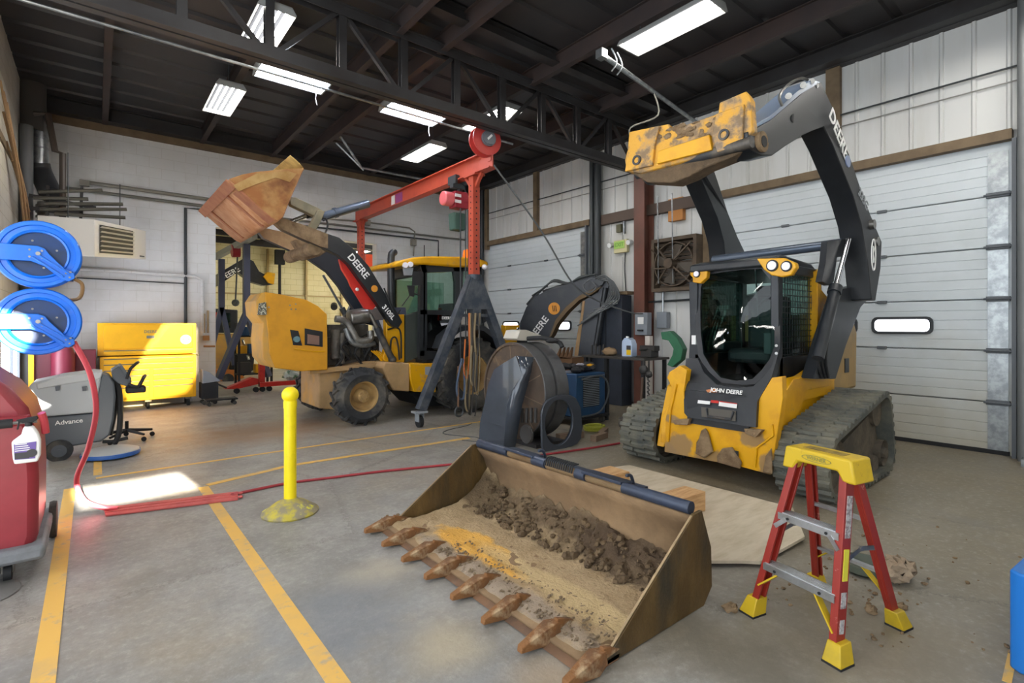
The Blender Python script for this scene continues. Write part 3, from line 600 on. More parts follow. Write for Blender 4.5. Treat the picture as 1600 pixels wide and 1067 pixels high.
# ================================================================ COMPACT TRACK LOADER
T = root('track_loader', (5.7, 2.7, 0), 'yellow and black track loader with both lift arms raised, before the large door', 'track loader')
def hull(circles, n=28):
    P = []
    for cx, cz, r in circles: P += [(cx+r*math.cos(2*PI*k/n), cz+r*math.sin(2*PI*k/n)) for k in range(n)]
    P = sorted(set(P)); 
    def half(P):
        o = []
        for p in P:
            while len(o) > 1 and (o[-1][0]-o[-2][0])*(p[1]-o[-2][1])-(o[-1][1]-o[-2][1])*(p[0]-o[-2][0]) <= 0: o.pop()
            o.append(p)
        return o[:-1]
    return half(P)+half(P[::-1])
def resample(P, step):
    P = [Vector((p[0], p[1])) for p in P]; L = [0]
    for i in range(len(P)): L.append(L[-1]+(P[(i+1) % len(P)]-P[i]).length)
    n = int(round(L[-1]/step)); out = []; i = 0
    for k in range(n):
        s = L[-1]*k/n
        while L[i+1] < s: i += 1
        a, b = P[i], P[(i+1) % len(P)]; f = (s-L[i])/max(L[i+1]-L[i], 1e-9); out.append((a+(b-a)*f, (b-a).normalized()))
    return out
TC = [(4.96, .31, .31), (6.17, .65, .225), (6.29, .225, .2)]
def track(y0, y1):
    t = MB(); S = resample(hull([(c[0], c[1], c[2]-.03) for c in TC]), .03); n = len(S)
    def off(k, d): p, g = S[k % n]; nn = Vector((g.y, -g.x)); return p+nn*d
    V = []; F = []
    for k in range(n):
        o = off(k, 0); i = off(k, -.035)
        V += [(o.x, y0, o.y), (o.x, y1, o.y), (i.x, y1, i.y), (i.x, y0, i.y)]
    for k in range(n):
        a = 4*k; b = 4*((k+1) % n)
        for j in range(4): F.append((a+j, a+(j+1) % 4, b+(j+1) % 4, b+j))
    t.add(V, F); belt = t.go('track_belt', TRK, T)
    S2 = resample(hull([(c[0], c[1], c[2]-.03) for c in TC]), .097); m = MB(); ym = (y0+y1)/2
    for k, (p, g) in enumerate(S2):
        nn = Vector((g.y, -g.x)); 
        for j, (ya, yb) in enumerate(((y0, y0+.14), (y0+.13, y1-.13), (y1-.14, y1))):
            w = .030; h = .030 if j != 1 else .024
            q = [p+g*(-w), p+g*w, p+g*(w*.6)+nn*h, p-g*(w*.6)+nn*h]
            sh = g*(.02 if j == 1 else 0)
            m.prism([((a+sh).x, ya, (a+sh).y) for a in q], (0, yb-ya, 0))
    m.go('tread_lugs', TRK, belt)
    m = MB(); m.prism([(4.85, ym-.11, .2), (6.35, ym-.11, .2), (6.2, ym-.11, .62), (6.0, ym-.11, .62), (5.2, ym-.11, .42), (4.9, ym-.11, .4)], (0, .22, 0)); m.go('track_frame', mat('muddy_undercarriage', '#4b453c', .9, 0, '#6b6050', 6, .4, .7, bump=.4), T)
    for c in TC[:1]+TC[2:]:
        m = MB(); m.rev((c[0], y0+.03, c[1]), (0, 1, 0), [(.05, 0), (.06, .05), (c[2]-.10, .06), (c[2]-.07, .02), (c[2]-.07, .12)], 28); m.rev((c[0], y1-.03, c[1]), (0, -1, 0), [(.05, 0), (.06, .05), (c[2]-.10, .06), (c[2]-.07, .02), (c[2]-.07, .14)], 28)
        m.cyl((c[0], y0+.08, c[1]), (c[0], y1-.08, c[1]), c[2]-.09, n=24); m.go('idler', mat('muddy_undercarriage', '#4b453c'), T)
    c = TC[1]; m = MB(); m.cyl((c[0], y0+.08, c[1]), (c[0], y1-.08, c[1]), .14, n=20)
    for k in range(11):
        a = 2*PI*k/11; m.bar((c[0]+.12*math.cos(a), ym, c[1]+.12*math.sin(a)), (c[0]+.175*math.cos(a), ym, c[1]+.175*math.sin(a)), .05, .04, up=(0, 1, 0))
    m.go('drive_sprocket', mat('muddy_undercarriage', '#4b453c'), T)
    for x in (5.3, 5.55, 5.8, 6.05): MB().cyl((x, y0+.06, .145), (x, y1-.06, .145), .09, n=16).go('track_roller', mat('muddy_undercarriage', '#4b453c'), T)
track(1.62, 2.07); track(3.33, 3.78)
# chassis
m = MB(); m.prism([(4.72, 2.14, .24), (6.55, 2.14, .24), (6.75, 2.14, .5), (6.75, 2.14, .9), (5.0, 2.14, .9), (4.72, 2.14, .5)], (0, 1.13, 0)); m.go('chassis', Y_, T, bev=.01)
FP = [(1038, 706), (1040, 655), (1050, 606), (1042, 590), (1046, 581), (1062, 571), (1073, 578), (1068, 612), (1072, 645), (1080, 655), (1100, 660), (1160, 668), (1178, 668), (1183, 628), (1206, 590), (1222, 588), (1223, 622), (1214, 680), (1204, 742), (1160, 730), (1062, 711)]
FY = mat('mud_caked_yellow', '#d89f04', .4, 0, '#b97f12', 3, .48, .78)
FYP = [((4.63-5.7, 3.0-2.7, .27), (.3, .16, .16)), ((4.63-5.7, 2.62-2.7, .23), (.3, .25, .09)), ((4.63-5.7, 3.2-2.7, .22), (.3, .2, .08)), ((4.63-5.7, 2.1-2.7, .25), (.3, .1, .16)), ((4.63-5.7, 2.25-2.7, .5), (.3, .12, .10)), ((4.63-5.7, 3.1-2.7, .56), (.3, .12, .05))]
m = MB(); m.prism(LX(FP, 4.66), (.09, 0, 0)); m.go('front_frame', FY, T, bev=.006)
m = MB(); m.prism(LX([(1088, 708), (1090, 690), (1094, 684), (1097, 672), (1104, 668), (1108, 676), (1111, 688), (1116, 705), (1102, 715)], 4.645), (-.03, 0, 0)); m.go('caked_mud', MUD, T, bev=.01, noise=.004)
m = MB(); m.prism(LX([(1122, 712), (1130, 700), (1145, 698), (1160, 722), (1158, 732), (1122, 722)], 4.645), (-.025, 0, 0)); m.go('caked_mud', MUD, T, bev=.01, noise=.004); m = MB(); m.prism(LX([(1193, 738), (1197, 712), (1207, 700), (1208, 740)], 4.645), (-.02, 0, 0)); m.go('caked_mud', MUD, T, bev=.01, noise=.004)
MB().prism(LX([(1141, 702), (1154, 705), (1155, 720), (1142, 717)], 4.64), (-.012, 0, 0)).go('tow_pad', BK, T)
for q in ([(1056, 655), (1083, 653), (1080, 663), (1060, 662)], [(1168, 668), (1196, 671), (1186, 682), (1170, 676)]): MB().prism(LX(q, 4.66), (-.07, 0, 0)).go('tie_down_gusset', MUD, T, bev=.004)
m = MB(); m.tube(LX([(1206, 663), (1208, 680), (1182, 700), (1180, 730)], 4.65), .01, n=6); m.tube(LX([(1057, 600), (1048, 640), (1044, 690)], 4.65), .01, n=6); m.go('front_weld_rib', Y_, T)
SP = [(1222, 622), (1240, 592), (1254, 589), (1262, 584), (1288, 566), (1300, 562), (1306, 570), (1306, 592), (1298, 602), (1262, 610), (1250, 640), (1228, 690), (1207, 735), (1213, 680)]
m = MB(); S_ = [QY(x, y, 2.09) for x, y in SP]; m.prism(S_, (0, .09, 0)); m.go('side_tower', Y_, T, bev=.006)
m = MB(); m.prism([Vector((p.x, 5.4-p.y-.09, p.z)) for p in S_], (0, .09, 0)); m.go('side_tower', Y_, T, bev=.006)
for x, y in ((1283, 582), (1301, 574)):
    c = QY(x, y, 2.06); m = MB(); m.cyl(c, c+Vector((0, .08, 0)), .06, n=20); m.go('pivot_boss', Y_, T); m = MB(); m.cyl(c-Vector((0, .012, 0)), c, .035, n=12); m.go('pin', STL, T)
m = MB(); m.prism([(6.2, 2.12, .8), (6.95, 2.12, .8), (6.98, 2.12, 1.45), (6.85, 2.12, 1.63), (6.2, 2.12, 1.66)], (0, 1.16, 0)); eh = m.go('engine_hood', mat('tan_dusty_hood', '#a98a55', .6, 0, '#8f7a55', 2.5, .4, .7), T, bev=.03)
m = MB(); 
for k in range(5): m.box((6.99, 2.7, .95+k*.1), (.02, .8, .04))
m.box((6.62, 2.115, 1.08), (.12, .01, .16)); m.go('grille', BK, eh)
# cab
xr = 6.25
def XG(y): return 5.22-max(0, y-500)/100*.36
def cabp(pts): return [QX(x, y, XG(y)) for x, y in pts]
OUT = [(1094, 423), (1130, 418), (1165, 414), (1196, 412), (1212, 432), (1219, 470), (1219, 505), (1219, 543), (1211, 566), (1198, 585), (1180, 600), (1150, 602), (1122, 597), (1103, 578), (1091, 555), (1087, 520), (1086, 480), (1089, 445)]
INN = [(1101, 430), (1130, 425), (1163, 421), (1190, 420), (1204, 438), (1209, 470), (1210, 505), (1210, 541), (1202, 562), (1190, 578), (1176, 592), (1150, 595), (1126, 590), (1110, 572), (1099, 553), (1095, 520), (1094, 480), (1095, 450)]
door = MB().ringplate(cabp(OUT), cabp(INN), (.035, 0, 0)).go('cab_door', BK, T)
# bowed door glass
m = MB(); rows = []
I = INN
for f in (0, .25, .5, .75, 1.):
    pass
c0 = [(1150, 440), (1152, 500), (1150, 560)]
P = cabp(I); n = len(P); cen = QX(1152, 508, XG(508)-.1); V = []; F = []
for s in (1., .8, .55, .28): V += [Vector((cen.x+(p.x-cen.x)*s**1.0, cen.y+(p.y-cen.y)*s, cen.z+(p.z-cen.z)*s))-Vector((.022*(1-s*s), 0, 0)) for p in P]
V.append(cen-Vector((.022, 0, 0)))
for j in range(3): F += [(j*n+k, j*n+(k+1) % n, (j+1)*n+(k+1) % n, (j+1)*n+k) for k in range(n)]
F += [(3*n+k, 3*n+(k+1) % n, 4*n) for k in range(n)]
m.add(V, F); m.go('door_glass', GLS, door)
m = MB(); m.tube(cabp([(1180, 420), (1183, 460), (1186, 500)]), .008, n=6); m.go('wiper', PIP, door)
for y in (466, 485, 540, 552): MB().cyl(QX(1213, y, XG(y)-.02), QX(1213, y, XG(y)+.01), .014, n=10).go('door_hinge', STL, door)
m = MB(); m.tube(cabp([(1186, 478), (1192, 470), (1197, 467)])+[QX(1212, 464, 5.2)], .014, n=6); m.go('grab_handle', BK, door)
MB().box(QX(1085, 531, 5.17), (.03, .05, .1)).go('latch', WHT, door)
zr = 2.2
m = MB()
A = [QX(1103, 414, 5.22), QX(1196, 408, 5.22)]
roofp = [(5.12, 3.14, 2.13), (5.12, 2.30, 2.13), (5.14, 2.27, 2.2), (5.2, 2.3, 2.235), (5.2, 3.12, 2.235), (5.14, 3.17, 2.2)]
m.prism([(5.1, 2.25, 2.12), (5.12, 2.25, 2.2), (5.3, 2.25, 2.24), (6.0, 2.25, 2.2), (xr, 2.25, 2.1), (xr, 2.25, 2.04), (5.3, 2.25, 2.12)], (0, .92, 0)); m.go('cab_roof', BK, T, bev=.02)
m = MB()
m.prism(LX([(1076, 440), (1090, 440), (1088, 520), (1094, 560), (1080, 600), (1074, 600), (1078, 520)], 5.2), (.1, 0, 0))                      # far front post
m.prism([(5.18, 2.24, 2.13), (5.28, 2.24, 2.13), (5.28, 2.24, .95), (5.18, 2.24, .95)], (0, .08, 0))
m.prism([(xr-.12, 2.24, 2.1), (xr, 2.24, 2.1), (xr, 2.24, .9), (xr-.12, 2.24, .9)], (0, .09, 0)); m.prism([(xr-.12, 3.08, 2.1), (xr, 3.08, 2.1), (xr, 3.08, .9), (xr-.12, 3.08, .9)], (0, .09, 0))
m.bb((5.2, 2.24, .9), (xr, 2.3, 1.22)); m.bb((5.2, 3.1, .9), (xr, 3.16, 1.22)); m.bb((xr-.05, 2.3, .9), (xr, 3.1, 1.35)); m.bb((5.2, 2.24, 2.05), (xr, 2.32, 2.15)); m.bb((5.2, 3.08, 2.05), (xr, 3.16, 2.15)); m.bb((5.2, 2.3, .85), (xr, 3.1, .95))
m.go('cab_frame', BK, T, bev=.01)
for yy in (2.262, 3.135):
    m = MB(); x = 5.31
    while x < xr-.13: m.bb((x-.003, yy-.003, 1.2), (x+.003, yy+.003, 2.06)); x += .06
    z = 1.24
    while z < 2.06: m.bb((5.28, yy-.003, z-.0035), (xr-.12, yy+.003, z+.0035)); z += .06
    m.go('window_screen', BK, T)
for yy in (2.29, 3.12): MB().bb((5.28, yy, 1.22), (xr-.12, yy+.004, 2.06)).go('side_window', GLS, T)
# seat and controls
m = MB(); m.box((5.75, 2.7, 1.2), (.5, .5, .16)); m.go('seat', BKD, T, bev=.05); m = MB(); m.box((6.0, 2.7, 1.55), (.14, .46, .62)); m.go('seat_back', BKD, T, bev=.05)
m = MB(); m.box((6.0, 2.7, 1.92), (.1, .26, .14)); m.go('headrest', DK, T, bev=.03)
for y in (2.42, 2.98):
    m = MB(); m.box((5.62, y, 1.3), (.4, .1, .1)); m.go('armrest', BK, T, bev=.02); m = MB(); m.tube([(5.48, y, 1.33), (5.46, y, 1.45), (5.45, y, 1.5)], [.016, .014, .028], n=10); m.go('joystick', BK, T)
m = MB(); m.box((5.3, 2.38, 1.35), (.06, .1, .22)); m.go('control_panel', mat('panel_grey', '#545a5e', .5), T, bev=.01)
MB().tube([(5.5, 2.4, 1.25), (5.5, 2.38, 1.5), (5.52, 2.36, 1.75)], .012, n=6).go('red_seat_belt', RED, T)
m = MB(); m.prism([(4.72, 2.35, .92), (5.3, 2.35, .92), (5.3, 2.35, .96), (4.72, 2.35, .96)], (0, .7, 0)); m.go('cab_floor', DK, T)
# black lower front panel with step
m = MB(); BP = [(1072, 560), (1068, 600), (1069, 645), (1075, 652), (1181, 668), (1183, 628), (1206, 588), (1216, 552), (1216, 540), (1206, 572), (1192, 590), (1176, 604), (1150, 606), (1120, 601), (1100, 582), (1090, 560)]
m.prism([QX(x, y, 4.62 if y > 612 else 4.62+(612-y)/72*.5) for x, y in BP], (.1, 0, 0)); lp = m.go('lower_front_panel', BK, T)
m = MB(); m.bb((4.64, 2.27, .55), (5.3, 2.9, .88)); m.go('footwell', BK, T)
m = MB(); m.prism(LX([(1096, 636), (1150, 642), (1150, 658), (1097, 651)], 4.615), (-.008, 0, 0)); m.go('step_plate', mat('scuffed_step', '#57534c', .7), T)
m = MB(); m.tube(LX([(1104, 638), (1106, 650), (1142, 655), (1146, 643)], 4.60), .012, n=6); m.go('step_rail', BKD, T)
for q, mm, nm in (([(1091, 625), (1110, 627), (1109, 632), (1090, 630)], WHT, 'white_warning_sticker'), ([(1111, 625), (1123, 626), (1123, 630), (1111, 629)], RED, 'red_warning_sticker'), ([(1124, 627), (1152, 631), (1151, 638), (1123, 634)], WHT, 'white_warning_sticker')):
    MB().prism(LX(q, 4.612), (-.003, 0, 0)).go(nm, mm, lp)
MB().prism(LX([(1125, 626.3), (1152, 630), (1152, 631.5), (1125, 628)], 4.611), (-.004, 0, 0)).go('red_sticker_band', RED, lp)
LW = mat('white_lettering', '#e8e8e6', .5)
o = QX(1137, 611, 4.63); text('lettering', 'JOHN DEERE', LW, lp, o+Vector((-.03, 0, 0)), (0, -1, 0), (.4, 0, 1), .055)
MB().prism(LX([(1103, 609), (1120, 607), (1121, 613), (1106, 613)], 4.615), (-.003, 0, 0)).go('orange_reflection', mat('orange_reflection', '#c07a4a', .6), lp)  # orange reflection on the panel, painted as a flat patch
# lamps
def pod(pts, lamps, X):
    t = MB().prism(LX(pts, X), (.07, 0, 0)).go('light_pod', Y_, T, bev=.01)
    for x, y, r in lamps:
        c = QX(x, y, X); m = MB(); m.cyl(c-Vector((.01, 0, 0)), c+Vector((.03, 0, 0)), r*1.35, n=18); m.go('lamp_bezel', DK, t); m = MB(); m.cyl(c-Vector((.02, 0, 0)), c, r, n=18); m.go('lamp_lens', mat('lamp_lens', '#e6e4ee', .15), t)
pod([(1082, 418), (1098, 415), (1105, 424), (1104, 434), (1094, 443), (1082, 441), (1082, 434), (1078, 430), (1078, 424)], [(1089, 428, .03)], 5.12)
pod([(1182, 404), (1225, 403), (1243, 411), (1244, 418), (1236, 430), (1222, 433), (1205, 430), (1193, 421)], [(1207, 415, .042), (1229, 416, .038)], 5.05)
m = MB(); m.prism(LY([(1277, 424), (1284, 420), (1283, 452), (1298, 470), (1292, 520), (1281, 560), (1277, 540), (1278, 470)], 2.2), (0, .1, 0)); m.go('rear_cab_bracket', Y_, T, bev=.005)
m = MB(); m.prism([(4.7, 2.1, .9), (5.2, 2.1, .9), (6.1, 2.1, 1.08), (6.2, 2.1, 1.0), (6.2, 2.1, .8), (4.8, 2.1, .8)], (0, .12, 0)); m.go('side_rail', Y_, T)
# raised lift arms
def armY(x, y):
    if x < 1283 and y < 260: return 1.93+(1283-x)/110*.2
    return 1.93-(y-130)/340*.14
ARM = [(1190, 243), (1170, 232), (1168, 206), (1200, 190), (1245, 152), (1270, 130), (1283, 128), (1300, 165), (1325, 235), (1345, 295), (1362, 340), (1378, 378), (1376, 420), (1368, 470), (1362, 468), (1359, 440), (1356, 410), (1346, 350), (1333, 305), (1318, 268), (1302, 228), (1287, 198), (1270, 204), (1255, 211), (1228, 228), (1207, 243)]
O = [QY(x, y, armY(x, y)) for x, y in ARM]
FWD = [(-.0, 0, 0)]
ARMG = mat('arm_dark_grey', '#1c1f23', .35, 0, '#2d3033', 3, .5, .8)
def arm(mirror):
    f = (lambda p: Vector((p.x, 5.4-p.y, p.z))) if mirror else (lambda p: p)
    d = Vector((0, -.22 if mirror else .22, 0))
    a = MB().prism([f(p) for p in O], d).go('lift_arm', ARMG, T, bev=.008)
    m = MB()
    for i in range(8): pass
    hose = [QY(x, y, armY(x, y)) for x, y in ((1270, 132), (1284, 131), (1301, 166), (1326, 236), (1346, 296), (1363, 340), (1376, 372))]
    for k in range(3): m.tube([f(p+Vector((.015, .05+.05*k, .01))) for p in hose], .012, n=6, smooth=4)
    m.go('hydraulic_hose', DK, a)
    return a
a1 = arm(False); a2 = arm(True)
m = MB(); q = Vector((-.01, 0, 0)); m.prism([QY(x, y, armY(x, y)-.004) for x, y in ((1283, 128), (1250, 148), (1205, 187), (1180, 200), (1176, 196), (1202, 182), (1246, 142), (1268, 124))], (0, .24, 0)); m.go('arm_top_lit_strip', mat('painted_blue_light', '#6f7f96', .3), a1, bev=.004)  # blue light along the arm's top edge, painted as a strip
m = MB(); m.tube([QY(1222, 165, 2.0), QY(1218, 150, 2.0), QY(1232, 132, 2.0), QY(1252, 122, 2.0), QY(1266, 128, 2.0)], .013, n=6, smooth=4)
for x, y in ((1255, 133), (1268, 127), (1232, 150), (1275, 134)): m.cyl(QY(x, y, 1.95), QY(x, y, 2.1), .028, n=10)
m.go('hose_couplers', STL, a1)
c = QY(1240, 186, armY(1240, 186)); MB().cyl(c-Vector((0, .004, 0)), c+Vector((0, .01, 0)), .045, n=16).go('arm_hole', DK, a1)
tb = (QY(1345, 295, 1.9)-QY(1300, 170, 1.9)).normalized(); up = Vector((-tb.z, 0, tb.x)); up = up if up.x > 0 else -up
text('lettering', 'DEERE', LW, a1, QY(1311, 211, 1.885), tb, up, .2); text('lettering', '333G', mat('faint_grey_lettering', '#8d9296', .5), a1, QY(1349, 312, 1.85), (QY(1360, 330, 1.9)-QY(1340, 290, 1.9)), up, .14)
m = MB(); c = QY(1326, 252, 1.868); m.cyl(c, c+Vector((0, .012, 0)), .06, n=20); m.go('round_emblem', mat('blue_grey_emblem', '#8290b0', .4), a1)
c = QY(1366, 398, 1.79); m = MB(); e = circ(c, 1, 24, (.07, 0, 0), (0, 0, .17)); e2 = circ(c, 1, 24, (.06, 0, 0), (0, 0, .155)); m.ringplate(e, e2, (0, .01, 0)); m.bar(c+Vector((-.03, -.001, .09)), c+Vector((-.03, -.001, -.09)), .006, .012, up=(1, 0, 0)); m.bar(c+Vector((-.03, -.001, .0)), c+Vector((.03, -.001, -.09)), .006, .012, up=(1, 0, 0)); m.bar(c+Vector((-.03, -.001, .02)), c+Vector((.02, -.001, .08)), .006, .012, up=(1, 0, 0)); m.go('deer_emblem', LW, a1)
for x, y in ((1367, 350), (1373, 377)):
    c = QY(x, y, 1.8); MB().cyl(c, c+Vector((0, .06, 0)), .05, n=16).go('pin', STL, a1)
# cross tube, links, cylinders
MB().cyl((6.12, 3.45, 2.37), (6.12, 2.0, 2.40), .055, n=18).go('cross_tube', mat('blue_grey_steel', '#5c6674', .3, .4), T)
def sidelink(f):
    p = MB().prism([f(QY(x, y, 1.98)) for x, y in ((1293, 377), (1356, 368), (1358, 396), (1308, 402), (1303, 440), (1297, 446), (1284, 440), (1290, 410))], f(Vector((0, .06, 0)))).go('arm_bracket', BK, T, bev=.004)
    p = MB().prism([f(QY(x, y, 1.98)) for x, y in ((1318, 452), (1348, 444), (1362, 462), (1345, 480), (1322, 540), (1306, 592), (1272, 592), (1290, 530), (1308, 475))], f(Vector((0, .12, 0)))).go('rear_link', BK, T, bev=.006)
    MB().cyl(f(QY(1326, 374, 1.93)), f(QY(1303, 458, 1.93)), .025, n=12).go('cylinder_rod', CHR, T)
    c = MB(); c.cyl(f(QY(1306, 448, 1.93)), f(QY(1278, 560, 1.93)), .052, n=16); c.cyl(f(QY(1306, 448, 1.93)), f(QY(1303, 458, 1.93)), .062, n=16); c.go('lift_cylinder', BK, T)
    m = MB()
    for k in range(3): m.tube([f(QY(1284+k*5, 590, 1.97)), f(QY(1278+k*6, 560, 1.97)), f(QY(1285+k*5, 520, 1.97)), f(QY(1297+k*3, 480, 1.97))], .014, n=6, smooth=4)
    m.go('hydraulic_hose', DK, T)
sidelink(lambda p: Vector(p)); sidelink(lambda p: Vector((p[0]+(.5 if p[0] else 0), 5.4-p[1] if p[0] else -p[1], p[2])))
# quick-attach plate held high
PLM = mat('scraped_muddy_yellow', '#cf9a34', .6, 0, '#86796c', 4.5, .44, .6, col3='#7d674c', scale3=9, lo3=.5, hi3=.62, bump=.3)
XA = 4.3
pl = MB(); V = [(988, 205), (1045, 193), (1048, 203), (1122, 177), (1124, 160), (1166, 142), (1172, 152), (1176, 203), (1166, 215), (1105, 238), (1075, 250), (1030, 262), (1000, 270), (979, 267), (976, 250)]
def xa(x, y): return 4.22+(x-980)/190*.14
pl = MB().prism([QX(x, y, xa(x, y)) for x, y in V], (.1, 0, -.02)).go('attachment_plate', PLM, T, bev=.01)
b = MB().prism([QX(x, y, xa(x, y)-.035) for x, y in ((1028, 236), (1108, 210), (1112, 234), (1026, 256))], (.05, 0, 0)).go('plate_box', Y_, pl, bev=.006)
for q in (((983, 206), (1030, 196), (1022, 228), (1019, 258), (976, 268), (980, 240)), ((1118, 178), (1162, 162), (1160, 198), (1160, 226), (1120, 238), (1112, 212))):
    m = MB(); m.prism([QX(x, y, xa(x, y)-.03) for x, y in q], (.03, 0, 0)); m.go('side_lug', PLM, pl, bev=.008)
for x, y in ((994, 250), (1130, 210)):
    c = QX(x, y, xa(x, y)-.04); m = MB(); m.ringplate(circ(c, .05, 16, (0, 1, 0), (0, 0, 1)), circ(c, .03, 16, (0, 1, 0), (0, 0, 1)), (.03, 0, 0)); m.go('pin_eye', BKD, pl)
m = MB(); m.prism([QX(x, y, xa(x, y)+.03) for x, y in ((985, 264), (1030, 256), (1078, 244), (1105, 232), (1170, 208), (1174, 230), (1140, 246), (1100, 262), (1075, 276), (1050, 286), (1010, 284), (990, 272))], (.2, 0, 0)); m.go('muddy_bottom_edge', mat('dark_dried_mud', '#6a5843', .95, 0, '#4f4233', 7, .4, .7, bump=.8), pl, bev=.012, noise=.003)
m = MB(); random.seed(3)
for k in range(44):
    x = 990+random.random()*165; y = 208-(x-990)*.19+random.random()*26; c = QX(x, y, xa(x, y)-.0); m.rock(c, (.012, .02+.04*random.random(), .01+.025*random.random()), 8, 5)
m.go('mud_crust', MUD, pl, kind='stuff')
c = QY(1190, 222, 2.1); MB().cyl(c-Vector((0, .02, 0)), c+Vector((0, .26, 0)), .09, n=20).go('nose_pivot', MUD, a1); MB().cyl(c-Vector((0, .026, 0)), c+Vector((0, -.01, 0)), .05, n=16).go('pin_hole', DK, a1)
c = Vector((c.x, 5.4-c.y, c.z)); MB().cyl(c-Vector((0, .26, 0)), c+Vector((0, .02, 0)), .09, n=20).go('nose_pivot', MUD, a2)
for f in (lambda p: p, lambda p: Vector((p.x, 5.4-p.y, p.z))):
    MB().cyl(f(QY(1245, 150, 2.25)), f(QY(1200, 180, 2.25)), .045, n=14).go('tilt_cylinder', BKD, T)
MB().cyl((4.35, 2.1, 3.1), (4.35, 3.3, 3.1), .05, n=14).go('plate_cross_tube', BKD, T)
# ================================================================ BACKHOE LOADER
B = root('backhoe_loader', (4.3, 8.5, 0), 'muddy yellow backhoe loader with open hood and rusty front bucket raised towards the roof', 'backhoe loader')
def tire(c, r, w, rr, side, lugs, rim):
    c = Vector(c); s = side; t = MB()
    pr = [(rr, 0), (rr+.02, -.01), (r*.78, -.035), (r-.05, -.01), (r-.02, .03), (r-.015, w/2), (r-.02, w-.03), (r-.05, w+.01), (r*.78, w+.035), (rr+.02, w+.01), (rr, w)]
    t.rev(c, (0, s, 0), pr+[pr[0]], 40); ty = t.go('tire', RUB, B)
    m = MB()
    for k in range(lugs):
        for h in (0, 1):
            a = 2*PI*(k+h*.5)/lugs; b = a+.22*(1 if True else -1)
            f = lambda an, rd, y: Vector((c.x+rd*math.cos(an), c.y+s*y, c.z+rd*math.sin(an)))
            y0, y1 = (0.0, w*.56) if h == 0 else (w, w*.44); q = .075
            P = [f(a, r-.03, y0), f(a+q*1.2, r-.03, y0), f(b+q, r-.02, y1), f(b, r-.02, y1)]; R = [f(a, r+.012, y0), f(a+q, r+.012, y0), f(b+q*.9, r+.015, y1), f(b, r+.015, y1)]
            m.add(P+R, [(0, 1, 2, 3), (4, 5, 6, 7), (0, 1, 5, 4), (1, 2, 6, 5), (2, 3, 7, 6), (3, 0, 4, 7)])
            yy = -.02 if h == 0 else w+.02; S = [f(a-.01, r*.84, yy), f(a+q, r*.84, yy), f(a+q, r+.01, y0), f(a, r+.01, y0)]
            m.prism(S, (0, s*(.03 if h == 0 else -.03), 0))
    m.go('tread_lugs', RUB, ty)
    m = MB(); m.rev(c, (0, s, 0), cap0=False, prof=[(rr+.012, -.005), (rr+.012, .02), (rr-.02, .025), (rr-.05, w*.45), (rr*.5, w*.55), (rr*.42, w*.22), (rr*.38, w*.1), (rr*.2, w*.08), (rr*.18, 0), (.001, 0)], n=36)
    for k in range(8): a = 2*PI*k/8; p = c+Vector((rr*.3*math.cos(a), s*w*.15, rr*.3*math.sin(a))); m.cyl(p, p-Vector((0, s*.03, 0)), .018, n=6)
    m.go('wheel_rim', rim, B)
RIM = mat('dusty_rim', '#b3925c', .8, 0, '#8d7350', 4, .4, .7, col3='#c99a3a', scale3=2, lo3=.55, hi3=.7)
tire((3.19, 7.5, .445), .43, .3, .235, 1, 16, RIM); tire((3.19, 9.6, .445), .43, .3, .235, -1, 16, RIM)
tire((5.15, 7.42, .67), .655, .48, .35, 1, 20, RIM); tire((5.15, 9.68, .67), .655, .48, .35, -1, 20, RIM)
FRM = mat('dusty_frame', '#ab8b62', .85, 0, '#8d744f', 2.5, .4, .7, col3='#c08f3c', scale3=1.5, lo3=.56, hi3=.7)
m = MB(); m.prism([(2.66, 7.98, .26), (3.0, 7.98, .2), (3.0, 7.98, .82), (2.66, 7.98, .82)], (0, .9, 0)); m.go('front_weight', FRM, B, bev=.02)
m = MB(); m.cyl((3.19, 7.7, .44), (3.19, 9.4, .44), .09, n=14); m.box((3.19, 8.55, .5), (.3, .5, .25)); m.go('front_axle', mat('muddy_undercarriage', '#4b453c'), B)
MB().cyl((5.15, 7.8, .67), (5.15, 9.3, .67), .16, n=16).go('rear_axle', mat('muddy_undercarriage', '#4b453c'), B)
m = MB(); m.prism([(2.9, 8.0, .6), (6.4, 8.0, .6), (6.4, 8.0, .95), (3.4, 8.0, .95), (2.9, 8.0, .85)], (0, 1.1, 0)); m.prism([(2.5, 7.9, .80), (3.7, 7.9, .86), (3.7, 7.9, .93), (2.5, 7.9, .87)], (0, .1, 0)); m.go('main_frame', FRM, B)
m = MB(); m.prism(LY([(598, 574), (603, 566), (640, 567), (640, 612), (615, 610), (606, 596)], 7.6), (0, .45, 0)); m.go('fuel_tank', FRM, B, bev=.02)
m = MB(); m.prism(LY([(640, 568), (683, 568), (681, 613), (647, 612), (641, 590)], 7.58), (0, .45, 0)); bx = m.go('side_toolbox', Y_, B, bev=.01)
MB().prism(LY([(664, 573), (672, 573), (672, 587), (664, 585)], 7.575), (0, -.01, 0)).go('latch', GRY, bx)
m = MB(); m.prism(LY([(684, 572), (735, 572), (735, 600), (684, 606)], 7.75), (0, .4, 0)); m.go('step_panel', Y_, B, bev=.01)
m = MB(); m.prism(LY([(640, 613), (690, 612), (700, 634), (660, 634)], 8.1), (0, .9, 0)); m.go('belly_pan', DK, B)
